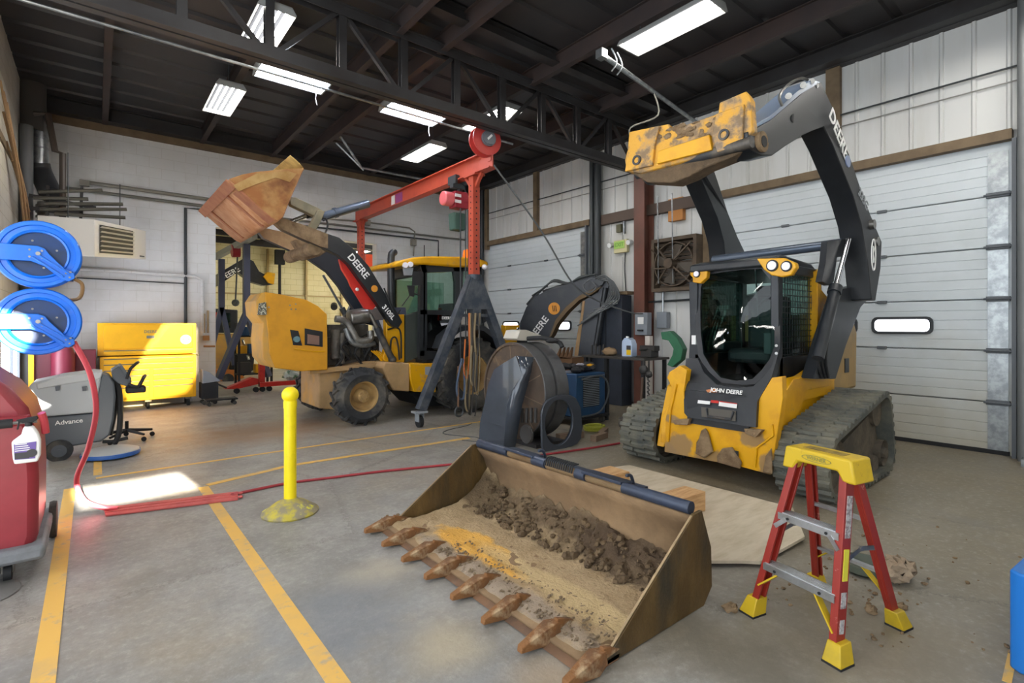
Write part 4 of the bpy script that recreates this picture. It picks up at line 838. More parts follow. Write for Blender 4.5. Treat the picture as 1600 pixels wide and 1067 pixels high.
# front hood tipped forward
HD = [(414, 456), (440, 460), (478, 468), (497, 478), (511, 491), (512, 540), (512, 578), (470, 580), (430, 575), (421, 552), (419, 520), (415, 490)]
m = MB(); hd = m.prism(LY(HD, 7.85), (0, .05, 0)).go('hood', mat('hood_yellow', '#cd9118', .5, 0, '#b27d1a', 3, .45, .75), B, bev=.01)
m = MB(); m.prism(LY([(400, 470), (408, 458), (416, 456), (420, 490), (424, 545), (430, 574), (424, 574), (412, 560), (410, 530), (412, 505), (402, 492)], 7.86), (0, .7, 0)); m.go('hood_nose', YD, hd, bev=.01)
m = MB(); m.prism(LY([(453, 515), (466, 517), (472, 540), (458, 539)], 7.845), (0, -.006, 0)); m.prism(LY([(476, 513), (504, 518), (504, 542), (476, 539)], 7.845), (0, -.006, 0)); m.go('headlight_opening', DK, hd)
c = QY(463, 530, 7.83); m = MB(); m.cyl(c, c-Vector((0, .03, 0)), .045, n=16); m.go('round_lamp', mat('lamp_teal', '#5f7f86', .2), hd)
MB().prism(LY([(480, 522), (498, 525), (498, 539), (480, 537)], 7.84), (0, -.03, 0)).go('battery', mat('reddish_block', '#7c5f52', .6), hd)
m = MB()
for x, y in ((453, 477), (462, 475), (455, 483), (462, 483), (420, 480)): c = QY(x, y, 7.85); m.cyl(c, c-Vector((0, .008, 0)), .012, n=8)
m.go('bolts', STL, hd)
MB().prism(LY([(404, 474), (415, 472), (416, 492), (402, 492)], 7.84), (0, -.03, 0)).go('mesh_guard', mat('dark_mesh', '#46463f', .6, 0, '#b9b9a8', 60, .5, .55), hd)
m = MB(); m.tube(LY([(460, 545), (490, 549), (508, 549)], 7.84), .012, n=6); m.go('hood_crease', Y_, hd)
# engine bay
EN = mat('oily_engine', '#4a4742', .55, .3, '#6b655c', 6, .4, .7, bump=.5)
MB().bb((2.62, 8.05, .9), (2.72, 9.05, 1.72)).go('radiator', DK, B)
m = MB(); m.bb((2.75, 8.2, .9), (3.75, 8.9, 1.35)); m.bb((2.9, 8.3, 1.3), (3.6, 8.8, 1.55)); 
for k in range(4): m.cyl((3.0+k*.17, 8.15, 1.3), (3.0+k*.17, 8.3, 1.3), .05, n=10); m.box((2.95+k*.2, 8.17, 1.1), (.08, .1, .2))
for k in range(5): m.cyl((2.8+k*.17, 8.12, 1.0+.05*(k % 2)), (2.8+k*.17, 8.25, 1.0), .045, n=10)
m.go('engine_block', EN, B, bev=.01)
m = MB(); m.cyl(QY(545, 497, 8.1), QY(575, 492, 8.1), .13, n=18); m.go('muffler', STL, B, bev=.02)
m = MB(); m.tube([QY(524, 498, 8.0), QY(540, 502, 8.0), QY(552, 520, 7.98), QY(560, 532, 7.97), QY(578, 530, 7.97), QY(579, 517, 8.0)], .055, n=12, smooth=5); m.go('air_pipe', STL, B)
m = MB(); m.tube([QY(540, 513, 8.0), QY(550, 535, 7.97), QY(570, 540, 7.97), QY(585, 536, 8.0)], .04, n=10, smooth=5); m.go('coolant_pipe', GAL, B)
m = MB(); random.seed(5)
for k in range(16):
    x = 520+random.random()*75; y = 520+random.random()*40; z = 7.96+random.random()*.15
    m.tube([QY(x, y, z), QY(x+random.uniform(-12, 12), y+8, z-.02), QY(x+random.uniform(-8, 14), y+18, z), QY(x+random.uniform(-10, 10), min(y+30, 574), z+.05)], .012+.008*random.random(), n=6, smooth=4)
m.go('engine_hoses', DK, B); m = MB()
for k in range(4): m.tube([QY(580+k*4, 548, 7.95), QY(590+k*3, 556, 7.94), QY(597, 566-k*2, 7.95)], .012, n=6, smooth=4)
m.go('yellow_cables', Y_, B); m = MB()
m.cyl(QY(524, 515, 8.02), QY(524, 560, 8.02), .07, n=14); m.cyl(QY(534, 520, 8.02), QY(534, 568, 8.02), .05, n=14); m.go('filters', EN, B)
m = MB(); m.prism(LY([(603, 500), (612, 492), (632, 491), (632, 566), (604, 568), (598, 560), (604, 540)], 7.9), (0, .12, 0)); m.go('loader_tower', Y_, B, bev=.01)
m = MB(); m.prism(LY([(603, 500), (612, 492), (632, 491), (632, 566), (604, 568)], 9.0), (0, .12, 0)); m.go('loader_tower', Y_, B, bev=.01)
m = MB(); m.tube(LY([(606, 515), (618, 512), (626, 520), (627, 560)], 7.88), .014, n=6, smooth=4); m.tube(LY([(610, 560), (611, 532), (618, 527), (622, 540), (624, 562)], 7.87), .014, n=6, smooth=4); m.go('hydraulic_hose', DK, B)
# cab
X0, X1, Y0, Y1 = 4.35, 5.5, 7.75, 8.95
RFP = [(616, 411), (628, 406), (645, 402), (670, 400), (720, 401), (752, 405), (763, 409), (764, 415), (752, 417), (715, 417), (665, 413), (640, 414), (618, 417)]
m = MB(); m.prism(LY(RFP, 7.65), (0, 1.4, 0)); m.go('cab_roof', Y_, B, bev=.03)
CBK = mat('cab_black', '#24272a', .4)
m = MB()
for q in ([(657, 414), (665, 414), (664, 490), (663, 556), (655, 556), (656, 490)], [(708, 416), (724, 417), (722, 480), (716, 490), (712, 490), (712, 440)], [(745, 416), (752, 417), (762, 500), (756, 505), (750, 460)],
          [(657, 413), (752, 416), (752, 423), (660, 425)], [(657, 484), (715, 485), (715, 492), (657, 491)], [(657, 548), (700, 549), (690, 560), (655, 562)]): m.prism(LY(q, Y0), (0, .08, 0)); m.prism(LY([(x, y) for x, y in q], Y1), (0, .08, 0))
m.bb((X0-.02, Y0, .9), (X0+.06, Y1, 1.25)); m.bb((X0-.02, Y0, 2.4), (X0+.06, Y1, 2.58)); m.bb((X0+.0, Y1-.06, 1.2), (X0+.07, Y1, 2.5)); m.bb((X0, Y0, 1.2), (X0+.07, Y0+.07, 2.5))
m.go('cab_frame', CBK, B)
m = MB(); m.bb((X0, Y0+.05, .85), (X1, Y1, .95)); m.go('cab_floor', DK, B)
GL2 = glass('green_cab_glass', '#cfe4da', .05); GLD = glass('dark_door_glass', '#3b4742', .06)
MB().prism(LY([(664, 424), (709, 424), (713, 485), (663, 485)], Y0+.04), (0, .008, 0)).go('door_window', GL2, B)
dg = MB().prism(LY([(663, 491), (716, 491), (706, 520), (697, 548), (663, 548)], Y0+.04), (0, .008, 0)).go('door_lower_glass', GLD, B)
MB().bb((X0+.02, Y0+.08, 1.25), (X0+.03, Y1-.05, 2.42)).go('windshield', GL2, B); MB().bb((X0+.06, Y1+.02, 1.25), (X1, Y1+.03, 2.4)).go('far_window', GL2, B); MB().prism(LY([(724, 424), (745, 424), (752, 485), (722, 485)], Y0+.04), (0, .008, 0)).go('rear_side_window', GL2, B)
m = MB(); m.box((4.95, 8.35, 1.3), (.5, .5, .15)); m.box((5.2, 8.35, 1.65), (.14, .48, .6)); m.go('seat', DK, B, bev=.03)
m = MB(); m.tube([(4.5, 8.35, 1.0), (4.6, 8.35, 1.45)], .04, n=8); m.rev((4.62, 8.35, 1.48), (-.4, 0, 1), [(.18, 0), (.2, .015), (.18, .03), (.165, .015), (.18, 0)], 20); m.go('steering_wheel', CBK, B)
m = MB(); m.bb((X0, Y0+.15, .95), (X0+.15, Y1-.1, 1.3)); m.go('dashboard', DK, B)
text('lettering', 'DEERE', LW, dg, QY(698, 497, Y0-.0), (1, 0, 0), (0, 0, 1), .07); text('door_lettering', 'THOMPSON', mat('faint_grey_lettering', '#8d9296'), dg, QY(684, 505, Y0-.0), (1, 0, 0), (0, 0, 1), .09) if False else None
m = MB(); m.prism(LY([(646, 424), (658, 424), (658, 446), (645, 446)], Y0-.08), (0, .03, 0)); m.prism(LY([(637, 446), (648, 446), (647, 464), (641, 462)], Y0-.05), (0, .03, 0)); m.tube(LY([(657, 420), (652, 424)], Y0-.06), .012, n=6); m.tube(LY([(656, 462), (646, 458)], Y0-.04), .012, n=6); m.go('mirrors', CBK, B)
m = MB(); m.tube(LY([(628, 478), (640, 462), (645, 455)], Y0+.1), .01, n=6); m.go('wiper_arm', CBK, B)
for x, y in ((634, 414), (642, 413)):
    c = QY(x, y, 7.63); m = MB(); m.rev(c, (0, 1, 0), [(.045, 0), (.05, .03), (.03, .08), (.001, .09)], 16); m.go('work_light', mat('lamp_lens', '#e6e4ee', .15), B)
MB().prism(LY([(631, 418), (646, 418), (644, 430), (633, 430)], 7.7), (0, .05, 0)).go('light_bracket', GRY, B)
c = QY(757, 417, 7.62); MB().sph(c, .05, 12, 8).go('rear_work_light', mat('lamp_lens', '#e6e4ee'), B)
c = QY(729, 401, 7.9); m = MB(); m.rev(c-Vector((0, 0, .02)), (0, 0, 1), [(.07, 0), (.075, .03), (.06, .13), (.03, .15), (.001, .155)], 18); m.go('beacon', ORL, B)
m = MB(); m.cyl(QY(611, 480, 8.0), QY(611, 404, 8.0), .062, n=18); m.tube([QY(611, 405, 8.0), QY(612, 397, 8.0), QY(616, 394, 8.05)], .062, n=14, smooth=3); m.go('exhaust_stack', CBK, B)
m = MB(); m.prism(LY([(604, 480), (634, 480), (636, 492), (612, 492), (604, 500)], 7.95), (0, .9, 0)); m.go('cowl', mat('slate_panel', '#43495a', .4), B, bev=.01)
m = MB(); m.prism(LY([(634, 493), (656, 486), (656, 556), (634, 566)], 7.88), (0, .1, 0)); m.go('dark_side_panel', mat('dull_green_black', '#3a403c', .5), B)
m = MB(); P = [QY(*q, 7.4) for q in ((693, 545), (700, 525), (715, 512), (735, 507), (758, 510), (775, 522), (786, 545))]; I_ = [QY(x, y, 7.4) for x, y in ((697, 548), (705, 530), (718, 519), (736, 514), (756, 517), (770, 528), (780, 548))]
m.prism(P+I_[::-1], (0, .55, 0)); m.go('rear_fender', BK, B)
c = QY(722, 500, 7.5)
# near and far loader arms
ARMN = [(428, 347), (438, 340), (470, 350), (500, 361), (530, 371), (553, 389), (576, 415), (600, 455), (622, 490), (629, 503), (622, 513), (611, 508), (588, 472), (565, 441), (545, 413), (528, 398), (500, 385), (470, 372), (442, 359)]
an = MB().prism(LY(ARMN, 7.78), (0, .13, 0)).go('loader_arm', ARMG, B, bev=.006)
MB().prism(LY([(428, 347), (438, 340), (470, 350), (500, 361), (512, 366), (512, 388), (500, 385), (470, 372), (442, 359)], 7.775), (0, -.012, 0)).go('muddy_arm_tip', MUD, an)
ARMF = [(404, 362), (412, 356), (440, 362), (480, 380), (505, 388), (530, 398), (548, 418), (562, 448), (578, 485), (590, 510), (570, 505), (548, 475), (530, 447), (512, 425), (480, 403), (440, 385), (412, 372)]
af = MB().prism(LY(ARMF, 9.05), (0, .13, 0)).go('loader_arm', mat('arm_blue_black', '#2a303b', .35), B, bev=.006)
MB().prism(LY([(404, 362), (412, 356), (440, 362), (480, 380), (485, 405), (440, 385), (412, 372)], 9.045), (0, -.012, 0)).go('muddy_arm_tip', DUST, af)
m = MB(); m.cyl(QY(492, 388, 7.85), QY(492, 388, 7.85)+Vector((0, 1.3, 0)), .1, n=16); m.go('arm_cross_tube', MUD, B)
m = MB(); m.prism(LY([(462, 374), (478, 372), (500, 384), (512, 392), (500, 400), (480, 405), (465, 398), (470, 388)], 8.3), (0, .3, 0)); m.go('arm_casting', MUD, B, bev=.01)
td = (QY(592, 455, 7.78)-QY(548, 400, 7.78)).normalized(); up = Vector((-td.z, 0, td.x)); up = up if up.x > 0 else -up
text('lettering', 'DEERE', LW, an, QY(560, 416, 7.77), td, up, .155); text('lettering', '310SL', LW, an, QY(607, 488, 7.77), td, up, .115)
c = QY(585, 451, 7.775); m = MB(); m.cyl(c, c-Vector((0, .006, 0)), .055, n=16)
m.go('round_emblem', mat('orange_emblem', '#d08a28', .5), an)
m = MB(); m.prism(LY([(530, 405), (541, 408), (552, 425), (566, 446), (582, 466), (588, 478), (582, 484), (570, 482), (558, 462), (548, 446), (545, 438), (534, 420)], 7.9), (0, .06, 0)); rl = m.go('red_arm_lock', RED, B, bev=.004)
MB().sph(QY(558, 452, 7.89), .03, 10, 6).go('white_dot', WHT, rl)
m = MB(); m.cyl(QY(538, 410, 7.95), QY(570, 450, 7.95), .035, n=10); m.go('brace_tube', GAL, B)
for yy in (7.86, 8.98):
    f = 0 if yy < 8 else -0
    p, q = QY(578, 490, 7.86), QY(613, 562, 7.86); d = Vector((0, yy-7.86, 0))
    m = MB(); m.cyl(p+d, p.lerp(q, .35)+d, .03, n=12); m.go('cylinder_rod', STL, B); m = MB(); m.cyl(p.lerp(q, .3)+d, q+d, .055, n=14); m.sph(q+d, .07, 10, 8); m.go('lift_cylinder', BKD, B)
m = MB(); m.tube([QY(505, 430, 8.6), QY(538, 488, 8.4)], .02, n=8); m.cyl(QY(534, 481, 8.4), QY(539, 490, 8.4), .05, n=8); m.go('prop_rod', PIP, B)
m = MB(); m.tube([QY(600, 450, 7.75), QY(617, 490, 7.74), QY(626, 484, 7.76)], .012, n=6, smooth=4); m.tube([QY(592, 470, 7.95), QY(604, 487, 7.93), QY(612, 480, 7.9), QY(618, 496, 7.9)], .014, n=6, smooth=5); m.go('hydraulic_hose', DK, B)
# raised front bucket
YB0, YB1 = 7.35, 9.6
sec = [(358, 280), (382, 302), (408, 326), (424, 340), (433, 345), (441, 338), (448, 320), (460, 292), (470, 270), (474, 263)]
S0 = LY(sec, YB0)
m = MB(); m.grid([[Vector((p.x, y, p.z)) for p in S0] for y in (YB0, YB1)]); bk = m.go('bucket', RUST, B, thick=.03)
SDM = mat('rusty_brown_side', '#8f5a2c', .7, 0, '#a98350', 3, .42, .7, col3='#6a3d1c', scale3=2.5, lo3=.5, hi3=.7)
for yy in (YB0-.015, YB1-.015):
    Q = [Vector((p.x, yy, p.z)) for p in LY(sec+[(450, 264), (400, 269), (378, 273)], YB0)]
    MB().prism(Q, (0, .03, 0)).go('side_plate', SDM, bk)
m = MB(); m.grid([[Vector((p.x, y, p.z)) for p in LY([(474, 263), (464, 252), (453, 243)], YB0)] for y in (YB0, YB1)]); m.go('spill_guard', mat('sandy_steel', '#c2a05c', .85, 0, '#a07f48', 6, .4, .7, bump=.4), bk, thick=.02)
MB().prism([Vector((p.x, YB0-.02, p.z)) for p in LY([(400, 272), (450, 268), (463, 272), (452, 285), (430, 278), (395, 290), (372, 300), (364, 290)], YB0)], (0, -.006, 0)).go('dust_band', mat('dusty_band', '#a98a58', .9, 0, '#8f6a38', 5, .4, .7), bk)
def onfloor(s, y, up=.0):
    a, b2 = S0[0], S0[4]; d = b2-a; p = a+d*s; n = Vector((d.z, 0, -d.x)).normalized(); n = n if n.z < 0 else -n
    return Vector((p.x, y, p.z))+n*up
RU2 = mat('rust_strip', '#a06a4a', .75, 0, '#8a4f3a', 5, .4, .7)
for y in (7.85, 9.1):
    MB().prism([onfloor(.02, y, .015), onfloor(.95, y, .015), onfloor(.95, y, .045), onfloor(.02, y, .045)], (0, .08, 0)).go('wear_strip', RU2, bk)
MB().prism([onfloor(-.03, YB0, .02), onfloor(.16, YB0, .02), onfloor(.16, YB0, .05), onfloor(-.03, YB0, .04)], (0, YB1-YB0, 0)).go('cutting_edge', RU2, bk)
m = MB(); m.prism([onfloor(.2, YB0-.01, -.0), onfloor(.96, YB0-.01, 0), onfloor(.96, YB0-.01, .035), onfloor(.2, YB0-.01, .035)], (0, .28, 0)); m.go('heel_plate', RU2, bk)
# bucket linkage
OLV = mat('dusty_olive_link', '#7d755c', .7, 0, '#5f5c4a', 4, .4, .7)
m = MB(); m.prism(LY([(452, 308), (462, 308), (496, 324), (506, 330), (505, 342), (492, 338), (454, 320)], 8.3), (0, .12, 0)); m.go('upper_link', OLV, B, bev=.01)
m = MB(); m.prism(LY([(496, 328), (508, 330), (500, 350), (490, 366), (478, 360), (488, 345)], 8.25), (0, .1, 0)); m.go('bell_crank', OLV, B, bev=.01)
m = MB(); m.cyl(QY(503, 339, 8.4), QY(575, 318, 8.4), .07, n=16); m.cyl(QY(522, 333, 8.4), QY(526, 332, 8.4), .085, n=16); m.go('tilt_cylinder', mat('blue_grey_steel', '#5c6674'), B)
m = MB(); m.cyl(QY(448, 349, 8.5), QY(486, 334, 8.5), .035, n=12); m.go('cylinder_rod', CHR, B); m = MB(); m.cyl(QY(478, 337, 8.5), QY(492, 332, 8.5), .05, n=12); m.go('rod_gland', DK, B)
m = MB(); m.tube([QY(497, 345, 8.3), QY(508, 341, 8.3), QY(512, 352, 8.3), QY(508, 364, 8.2), QY(503, 366, 8.1)], .015, n=6, smooth=5); m.tube([QY(505, 345, 8.3), QY(525, 336, 8.3), QY(560, 326, 8.3)], .012, n=6, smooth=4); m.go('hydraulic_hose', DK, B)
# rear digging boom swung towards the viewer
pa, pb = (6.9, 8.3), (7.6, 6.9); n_ = Vector((pb[1]-pa[1], pa[0]-pb[0], 0)).normalized()*-.0
pn = Vector((-(pb[1]-pa[1]), pb[0]-pa[0], 0)).normalized()
if pn.y < 0: pn = -pn
BL = lambda P, o=0: [QP(x, y, pa, pb)+pn*o for x, y in P]
bm_ = MB().prism(BL([(812, 530), (812, 505), (822, 480), (836, 464), (846, 458), (872, 448), (900, 440), (925, 433), (938, 434), (942, 446), (926, 458), (905, 468), (886, 486), (870, 506), (857, 530)]), pn*.25).go('digging_boom', mat('boom_slate', '#272b33', .4, 0, '#383a3d', 3, .5, .8), B, bev=.008)
MB().prism(BL([(942, 447), (926, 459), (905, 469), (886, 487), (870, 507), (862, 524), (857, 530), (868, 500), (884, 480), (905, 462), (925, 452)], -.004), pn*.26).go('muddy_boom_edge', mat('boom_mud', '#6a5840', .9), bm_)
td = (QP(860, 490, pa, pb)-QP(838, 520, pa, pb)).normalized(); up = Vector((0, 0, 1)); o = QP(846, 510, pa, pb)-pn*.01
text('lettering', 'DEERE', LW, bm_, QP(842, 513, pa, pb)-pn*.006, td, up, .2)
c = QP(866, 482, pa, pb)-pn*.004; ex = td; m = MB(); m.cyl(c, c-pn*.01, .125, n=24); em = m.go('round_emblem', mat('orange_emblem', '#d08a28'), bm_)
m = MB(); dx = Vector((pb[0]-pa[0], pb[1]-pa[1], 0)).normalized()
for k in (-1, 0, 1): m.bar(c-pn*.014+dx*.035*k+Vector((0, 0, .06)), c-pn*.014+dx*(.035*k+.02)-Vector((0, 0, .06)), .014, .006)
m.go('emblem_strokes', DK, em)
m = MB(); m.cyl(QP(822, 478, pa, pb)+pn*.1-Vector((0, 0, -.02)), QP(838, 458, pa, pb)+pn*.1, .05, n=12); m.go('boom_base_cylinder', BK, B)
m = MB(); m.cyl(QP(846, 456, pa, pb)+pn*.12, QP(928, 430, pa, pb)+pn*.12, .045, n=12); m.go('crowd_cylinder', BK, B)
m = MB()
for k in range(3): m.tube(BL([(830, 462+k), (845, 452-k), (862, 440-2*k), (885, 443-k), (905, 434-2*k), (930, 428)], .05+.06*k), .018, n=6, smooth=4)
m.go('hydraulic_hose', PIP, bm_)
dp = MB().prism(BL([(910, 470), (934, 456), (945, 436), (952, 446), (948, 470), (941, 505), (934, 556), (898, 556), (903, 520), (908, 490)], .02), pn*.2).go('dipper_arm', mat('boom_slate', '#363b45'), B, bev=.008)
MB().prism(BL([(910, 470), (914, 470), (910, 500), (905, 540), (903, 556), (897, 556), (902, 520), (908, 488)], .01), pn*.2).go('dusty_dipper_edge', DUST, dp)
m = MB(); m.cyl(QP(948, 450, pa, pb)-pn*.1, QP(933, 540, pa, pb)-pn*.1, .05, n=12); m.cyl(QP(955, 445, pa, pb)-pn*.02, QP(945, 480, pa, pb)-pn*.02, .04, n=12); m.cyl(QP(938, 440, pa, pb)-pn*.1, QP(938, 440, pa, pb)+pn*.35, .09, n=16); m.cyl(QP(925, 446, pa, pb)-pn*.03, QP(925, 446, pa, pb)+pn*.3, .07, n=14); m.go('boom_tip_pivot', BK, B)
m = MB(); random.seed(11)
for k in range(6):
    a = QP(932+k*4, 436+k, pa, pb)-pn*(.12+.02*k); b = QP(950+k*2.5, 432+2*k, pa, pb)-pn*.22; c = QP(958+k*2.4, 455+3*k, pa, pb)-pn*.2; d = QP(945-k*3, 478+3*k, pa, pb)-pn*.14; e = QP(930-k*5, 484+5*k, pa, pb)-pn*.1
    m.tube([a, b, c, d, e], .016, n=6, smooth=6)
m.tube([QP(925, 438, pa, pb)-pn*.16, QP(916, 447, pa, pb)-pn*.2, QP(924, 458, pa, pb)-pn*.2, QP(935, 450, pa, pb)-pn*.18, QP(928, 440, pa, pb)-pn*.16], .016, n=6, smooth=6)
m.go('loose_hydraulic_hoses', mat('hose_grey', '#55585a', .5), dp)
m = MB(); m.bb((6.4, 8.05, .7), (6.95, 9.0, 1.35)); m.prism([(6.5, 8.1, .1), (6.8, 8.1, .1), (6.8, 8.1, 1.2), (6.5, 8.1, 1.2)], (0, .15, 0)); m.go('rear_frame', BK, B)
m = MB(); m.prism(LY([(790, 508), (812, 508), (812, 512), (808, 512), (808, 536), (790, 536)], 7.75), (0, .15, 0)); m.go('stabiliser', Y_, B, bev=.01)
# ================================================================ GANTRY CRANE
C = root('gantry_crane', (4.78, 9.0, 0), 'wheeled gantry crane with orange-red beam on dark blue A-frame legs over the backhoe', 'gantry crane')
XB = 4.78; BLU = mat('dark_blue_steel', '#3c444f', .4, .2, '#6d6f72', 4, .45, .75)
za = QX(770, 240, XB).z; zb = QX(770, 264, XB).z
m = MB(); m.ibeam((XB, 6.35, 4.12), (XB, 11.75, 4.12), .16, .28, .02); m.go('beam', ORG, C)
m = MB(); m.prism([(XB-.012, 9.35, 4.02), (XB-.012, 9.65, 4.02), (XB-.012, 9.65, 4.22), (XB-.012, 9.35, 4.22)], (-.003, 0, 0)); m.go('purple_label', mat('purple_sticker', '#8a3f78', .5), C); MB().prism([(XB-.012, 9.68, 4.02), (XB-.012, 9.84, 4.02), (XB-.012, 9.84, 4.22), (XB-.012, 9.68, 4.22)], (-.003, 0, 0)).go('white_label', WHT, C)
def aframe(Y, ap):
    m = MB(); m.bar((XB, Y, ap-.1), (XB, Y, 3.98), .13, .13, up=(1, 0, 0)); m.bar((XB, Y-.22, 3.98), (XB, Y, 3.72), .05, .05); m.bar((XB, Y+.22, 3.98), (XB, Y, 3.72), .05, .05); m.bb((XB-.1, Y-.16, 3.95), (XB+.1, Y+.16, 3.98)); p = m.go('upright_post', ORG, C)
    m = MB()
    for k in range(16): m.cyl((XB-.066, Y, 2.45+k*.09), (XB-.069, Y, 2.45+k*.09), .012, n=8); 
    for k in range(16): m.cyl((XB, Y-.066, 2.45+k*.09), (XB, Y-.069, 2.45+k*.09), .014, n=8)
    m.go('bolt_holes', DK, p)
    for s in (-1, 1):
        MB().bar((XB+s*.05, Y, ap), (XB+s*.98, Y, .26), .13, .13, up=(0, 1, 0)).go('leg', BLU, C)
    m = MB(); m.bar((XB, Y, ap+.03), (XB, Y, ap-.75), .17, .17, up=(1, 0, 0)); m.prism([(XB-.1, Y-.09, ap), (XB+.1, Y-.09, ap), (XB+.3, Y-.09, ap-.5), (XB-.3, Y-.09, ap-.5)], (0, .012, 0)); m.bar((XB-.35, Y, ap-.6), (XB+.35, Y, ap-.6), .05, .05); m.cyl((XB, Y, ap+.06), (XB, Y, ap-.02), .12, n=12); m.go('sleeve', BLU, C)
    for s in (-1, 1):
        x = XB+s*1.0; k = MB(); k.box((x, Y, .235), (.2, .16, .03)); k.bb((x-.045, Y-.06, .09), (x-.035, Y+.06, .23)); k.bb((x+.035, Y-.06, .09), (x+.045, Y+.06, .23)); k = k.go('caster', GRY, C)
        MB().rev((x-.028, Y, .092), (1, 0, 0), [(.02, 0), (.09, 0), (.09, .056), (.02, .056)], 24).go('caster_wheel', DK, k)
aframe(6.86, 2.3); aframe(11.45, 2.3)
# cable reel on the beam end
c = QY(755, 222, 6.35); ax = Vector((-.15, -1, 0)).normalized()
m = MB(); m.rev(c, ax, [(.235, -.02), (.235, .0), (.10, .02), (.10, .1), (.235, .12), (.235, .14), (.09, .16), (.001, .16)], 40); rl = m.go('cable_reel', mat('reel_red', '#b83a34', .4), C)
m = MB(); m.cyl(c+ax*.16, c+ax*.2, .115, n=28); m.cyl(c+ax*.2, c+ax*.22, .1, n=28); m.go('reel_hub', mat('reel_grey', '#62646a', .45), rl); m = MB(); m.bar(c+ax*.225+Vector((-.04, 0, -.03)), c+ax*.225+Vector((.035, 0, .045)), .03, .01, up=(0, 1, 0)); m.go('hub_slot', WHT, rl)
m = MB(); m.bar((XB, 6.42, 4.1), (XB, 6.42, 4.6), .08, .04); m.go('reel_bracket', ORG, C)
# electric hoist
hx = XB; hy = 7.35
m = MB(); m.bb((hx-.12, hy-.12, 3.92), (hx-.08, hy+.12, 4.06)); m.bb((hx+.08, hy-.12, 3.92), (hx+.12, hy+.12, 4.06)); m.bb((hx-.12, hy-.05, 3.86), (hx+.12, hy+.05, 3.94)); 
for s in (-1, 1):
    for e in (-.08, .08): m.cyl((hx+s*.1, hy+e, 4.03), (hx+s*.04, hy+e, 4.03), .045, n=12)
H_ = root('chain_hoist', (hx, hy, 3.3), 'red electric chain hoist with chain bag hanging from the orange crane beam', 'hoist')
m.go('trolley', PIP, H_)
m = MB(); m.cyl((hx-.30, hy, 3.66), (hx-.12, hy, 3.66), .12, n=24); m.go('motor_end', mat('pale_red', '#d86a6e', .35), H_, bev=.02); m = MB(); m.cyl((hx-.12, hy, 3.66), (hx+.3, hy, 3.66), .11, n=24); m.box((hx+.02, hy, 3.66), (.26, .2, .28)); hb = m.go('hoist_body', mat('dark_red', '#8d2430', .4), H_, bev=.01)
m = MB()
for k in (0, 1): m.box((hx-.06+.0*k, hy-.107, 3.72-.1*k), (.12, .01, .05))
m.go('white_label', WHT, hb)
m = MB(); m.cyl((hx+.03, hy, 3.8), (hx+.03, hy, 3.95), .03, n=8); m.cyl((hx+.2, hy, 3.8), (hx+.08, hy, 3.95), .015, n=8); m.go('suspension', PIP, H_)
m = MB(); m.prism([(hx-.13, hy-.1, 3.44), (hx+.12, hy-.1, 3.44), (hx+.1, hy-.1, 3.15), (hx-.11, hy-.1, 3.15)], (0, .2, 0)); m.go('chain_bag', mat('green_bag', '#3f5a50', .8), H_, bev=.02)
m = MB(); m.cyl((hx-.02, hy-.12, .95), (hx-.02, hy-.12, 3.5), .012, n=6); m.cyl((hx+.09, hy-.11, 1.0), (hx+.09, hy-.11, 3.5), .01, n=6); m.cyl((hx+.13, hy-.13, 1.2), (hx+.13, hy-.13, 3.5), .008, n=6); m.go('load_chain', PIP, H_)
m = MB(); m.rev((hx-.02, hy-.12, 1.78), (0, 0, 1), [(.001, 0), (.05, .02), (.06, .08), (.04, .15), (.001, .17)], 14); m.go('hook_block', Y_, H_)
m = MB(); m.box((hx+.26, hy-.14, 1.75), (.07, .05, .24)); m.go('pendant_control', mat('pendant_orange', '#d8452a', .4), H_, bev=.01)
m = MB(); m.cyl((hx+.26, hy-.14, 1.88), (hx+.22, hy-.1, 3.5), .008, n=6); m.go('pendant_cord', DK, H_)
# ropes, straps and chains hung on the near A-frame
R_ = root('hanging_slings', QY(745, 600, 6.75), 'bundle of straps, chains and ropes hanging from the near A-frame of the crane', 'slings')
random.seed(9)
for i, (x, y0, y1, mm, r) in enumerate([(735, 489, 640, 'tan', .016), (739, 489, 645, 'gr', .014), (743, 489, 600, 'tan', .02), (747, 489, 610, 'gr', .016), (733, 489, 590, 'or', .012), (750, 489, 615, 'tan', .012)]):
    mt = {'tan': mat('tan_strap', '#8a7a5e', .8), 'gr': mat('dark_chain', '#4b4845', .5, .5), 'or': mat('orange_strap', '#c4682a', .7)}[mm]
    pts = [QY(x, y0, 6.7)] + [QY(x+random.uniform(-2, 2), y0+(y1-y0)*s, 6.69) for s in (.3, .6)] + [QY(x-3, y1, 6.68), QY(x-8, y1-12, 6.67), QY(x-6, y1-60, 6.68)]
    MB().tube(pts, r, n=6, smooth=5).go('sling', mt, R_)
m = MB(); m.rev(QY(718, 643, 6.65), (0, 1, 0), [(.075, 0), (.09, .012), (.075, .024), (.06, .012), (.075, 0)], 18); m.go('iron_ring', PIP, R_)
m = MB(); m.tube(LY([(722, 560), (714, 600), (716, 620), (724, 622), (726, 600), (724, 560)], 6.68), .018, n=6, smooth=5); m.go('blue_sling', mat('slate_sling', '#49566a', .7), R_)
MB().cyl(QY(716, 572, 6.7), QY(716, 636, 6.66), .016, n=6).go('chain', mat('rusty_chain', '#6f5340', .6, .4), R_)
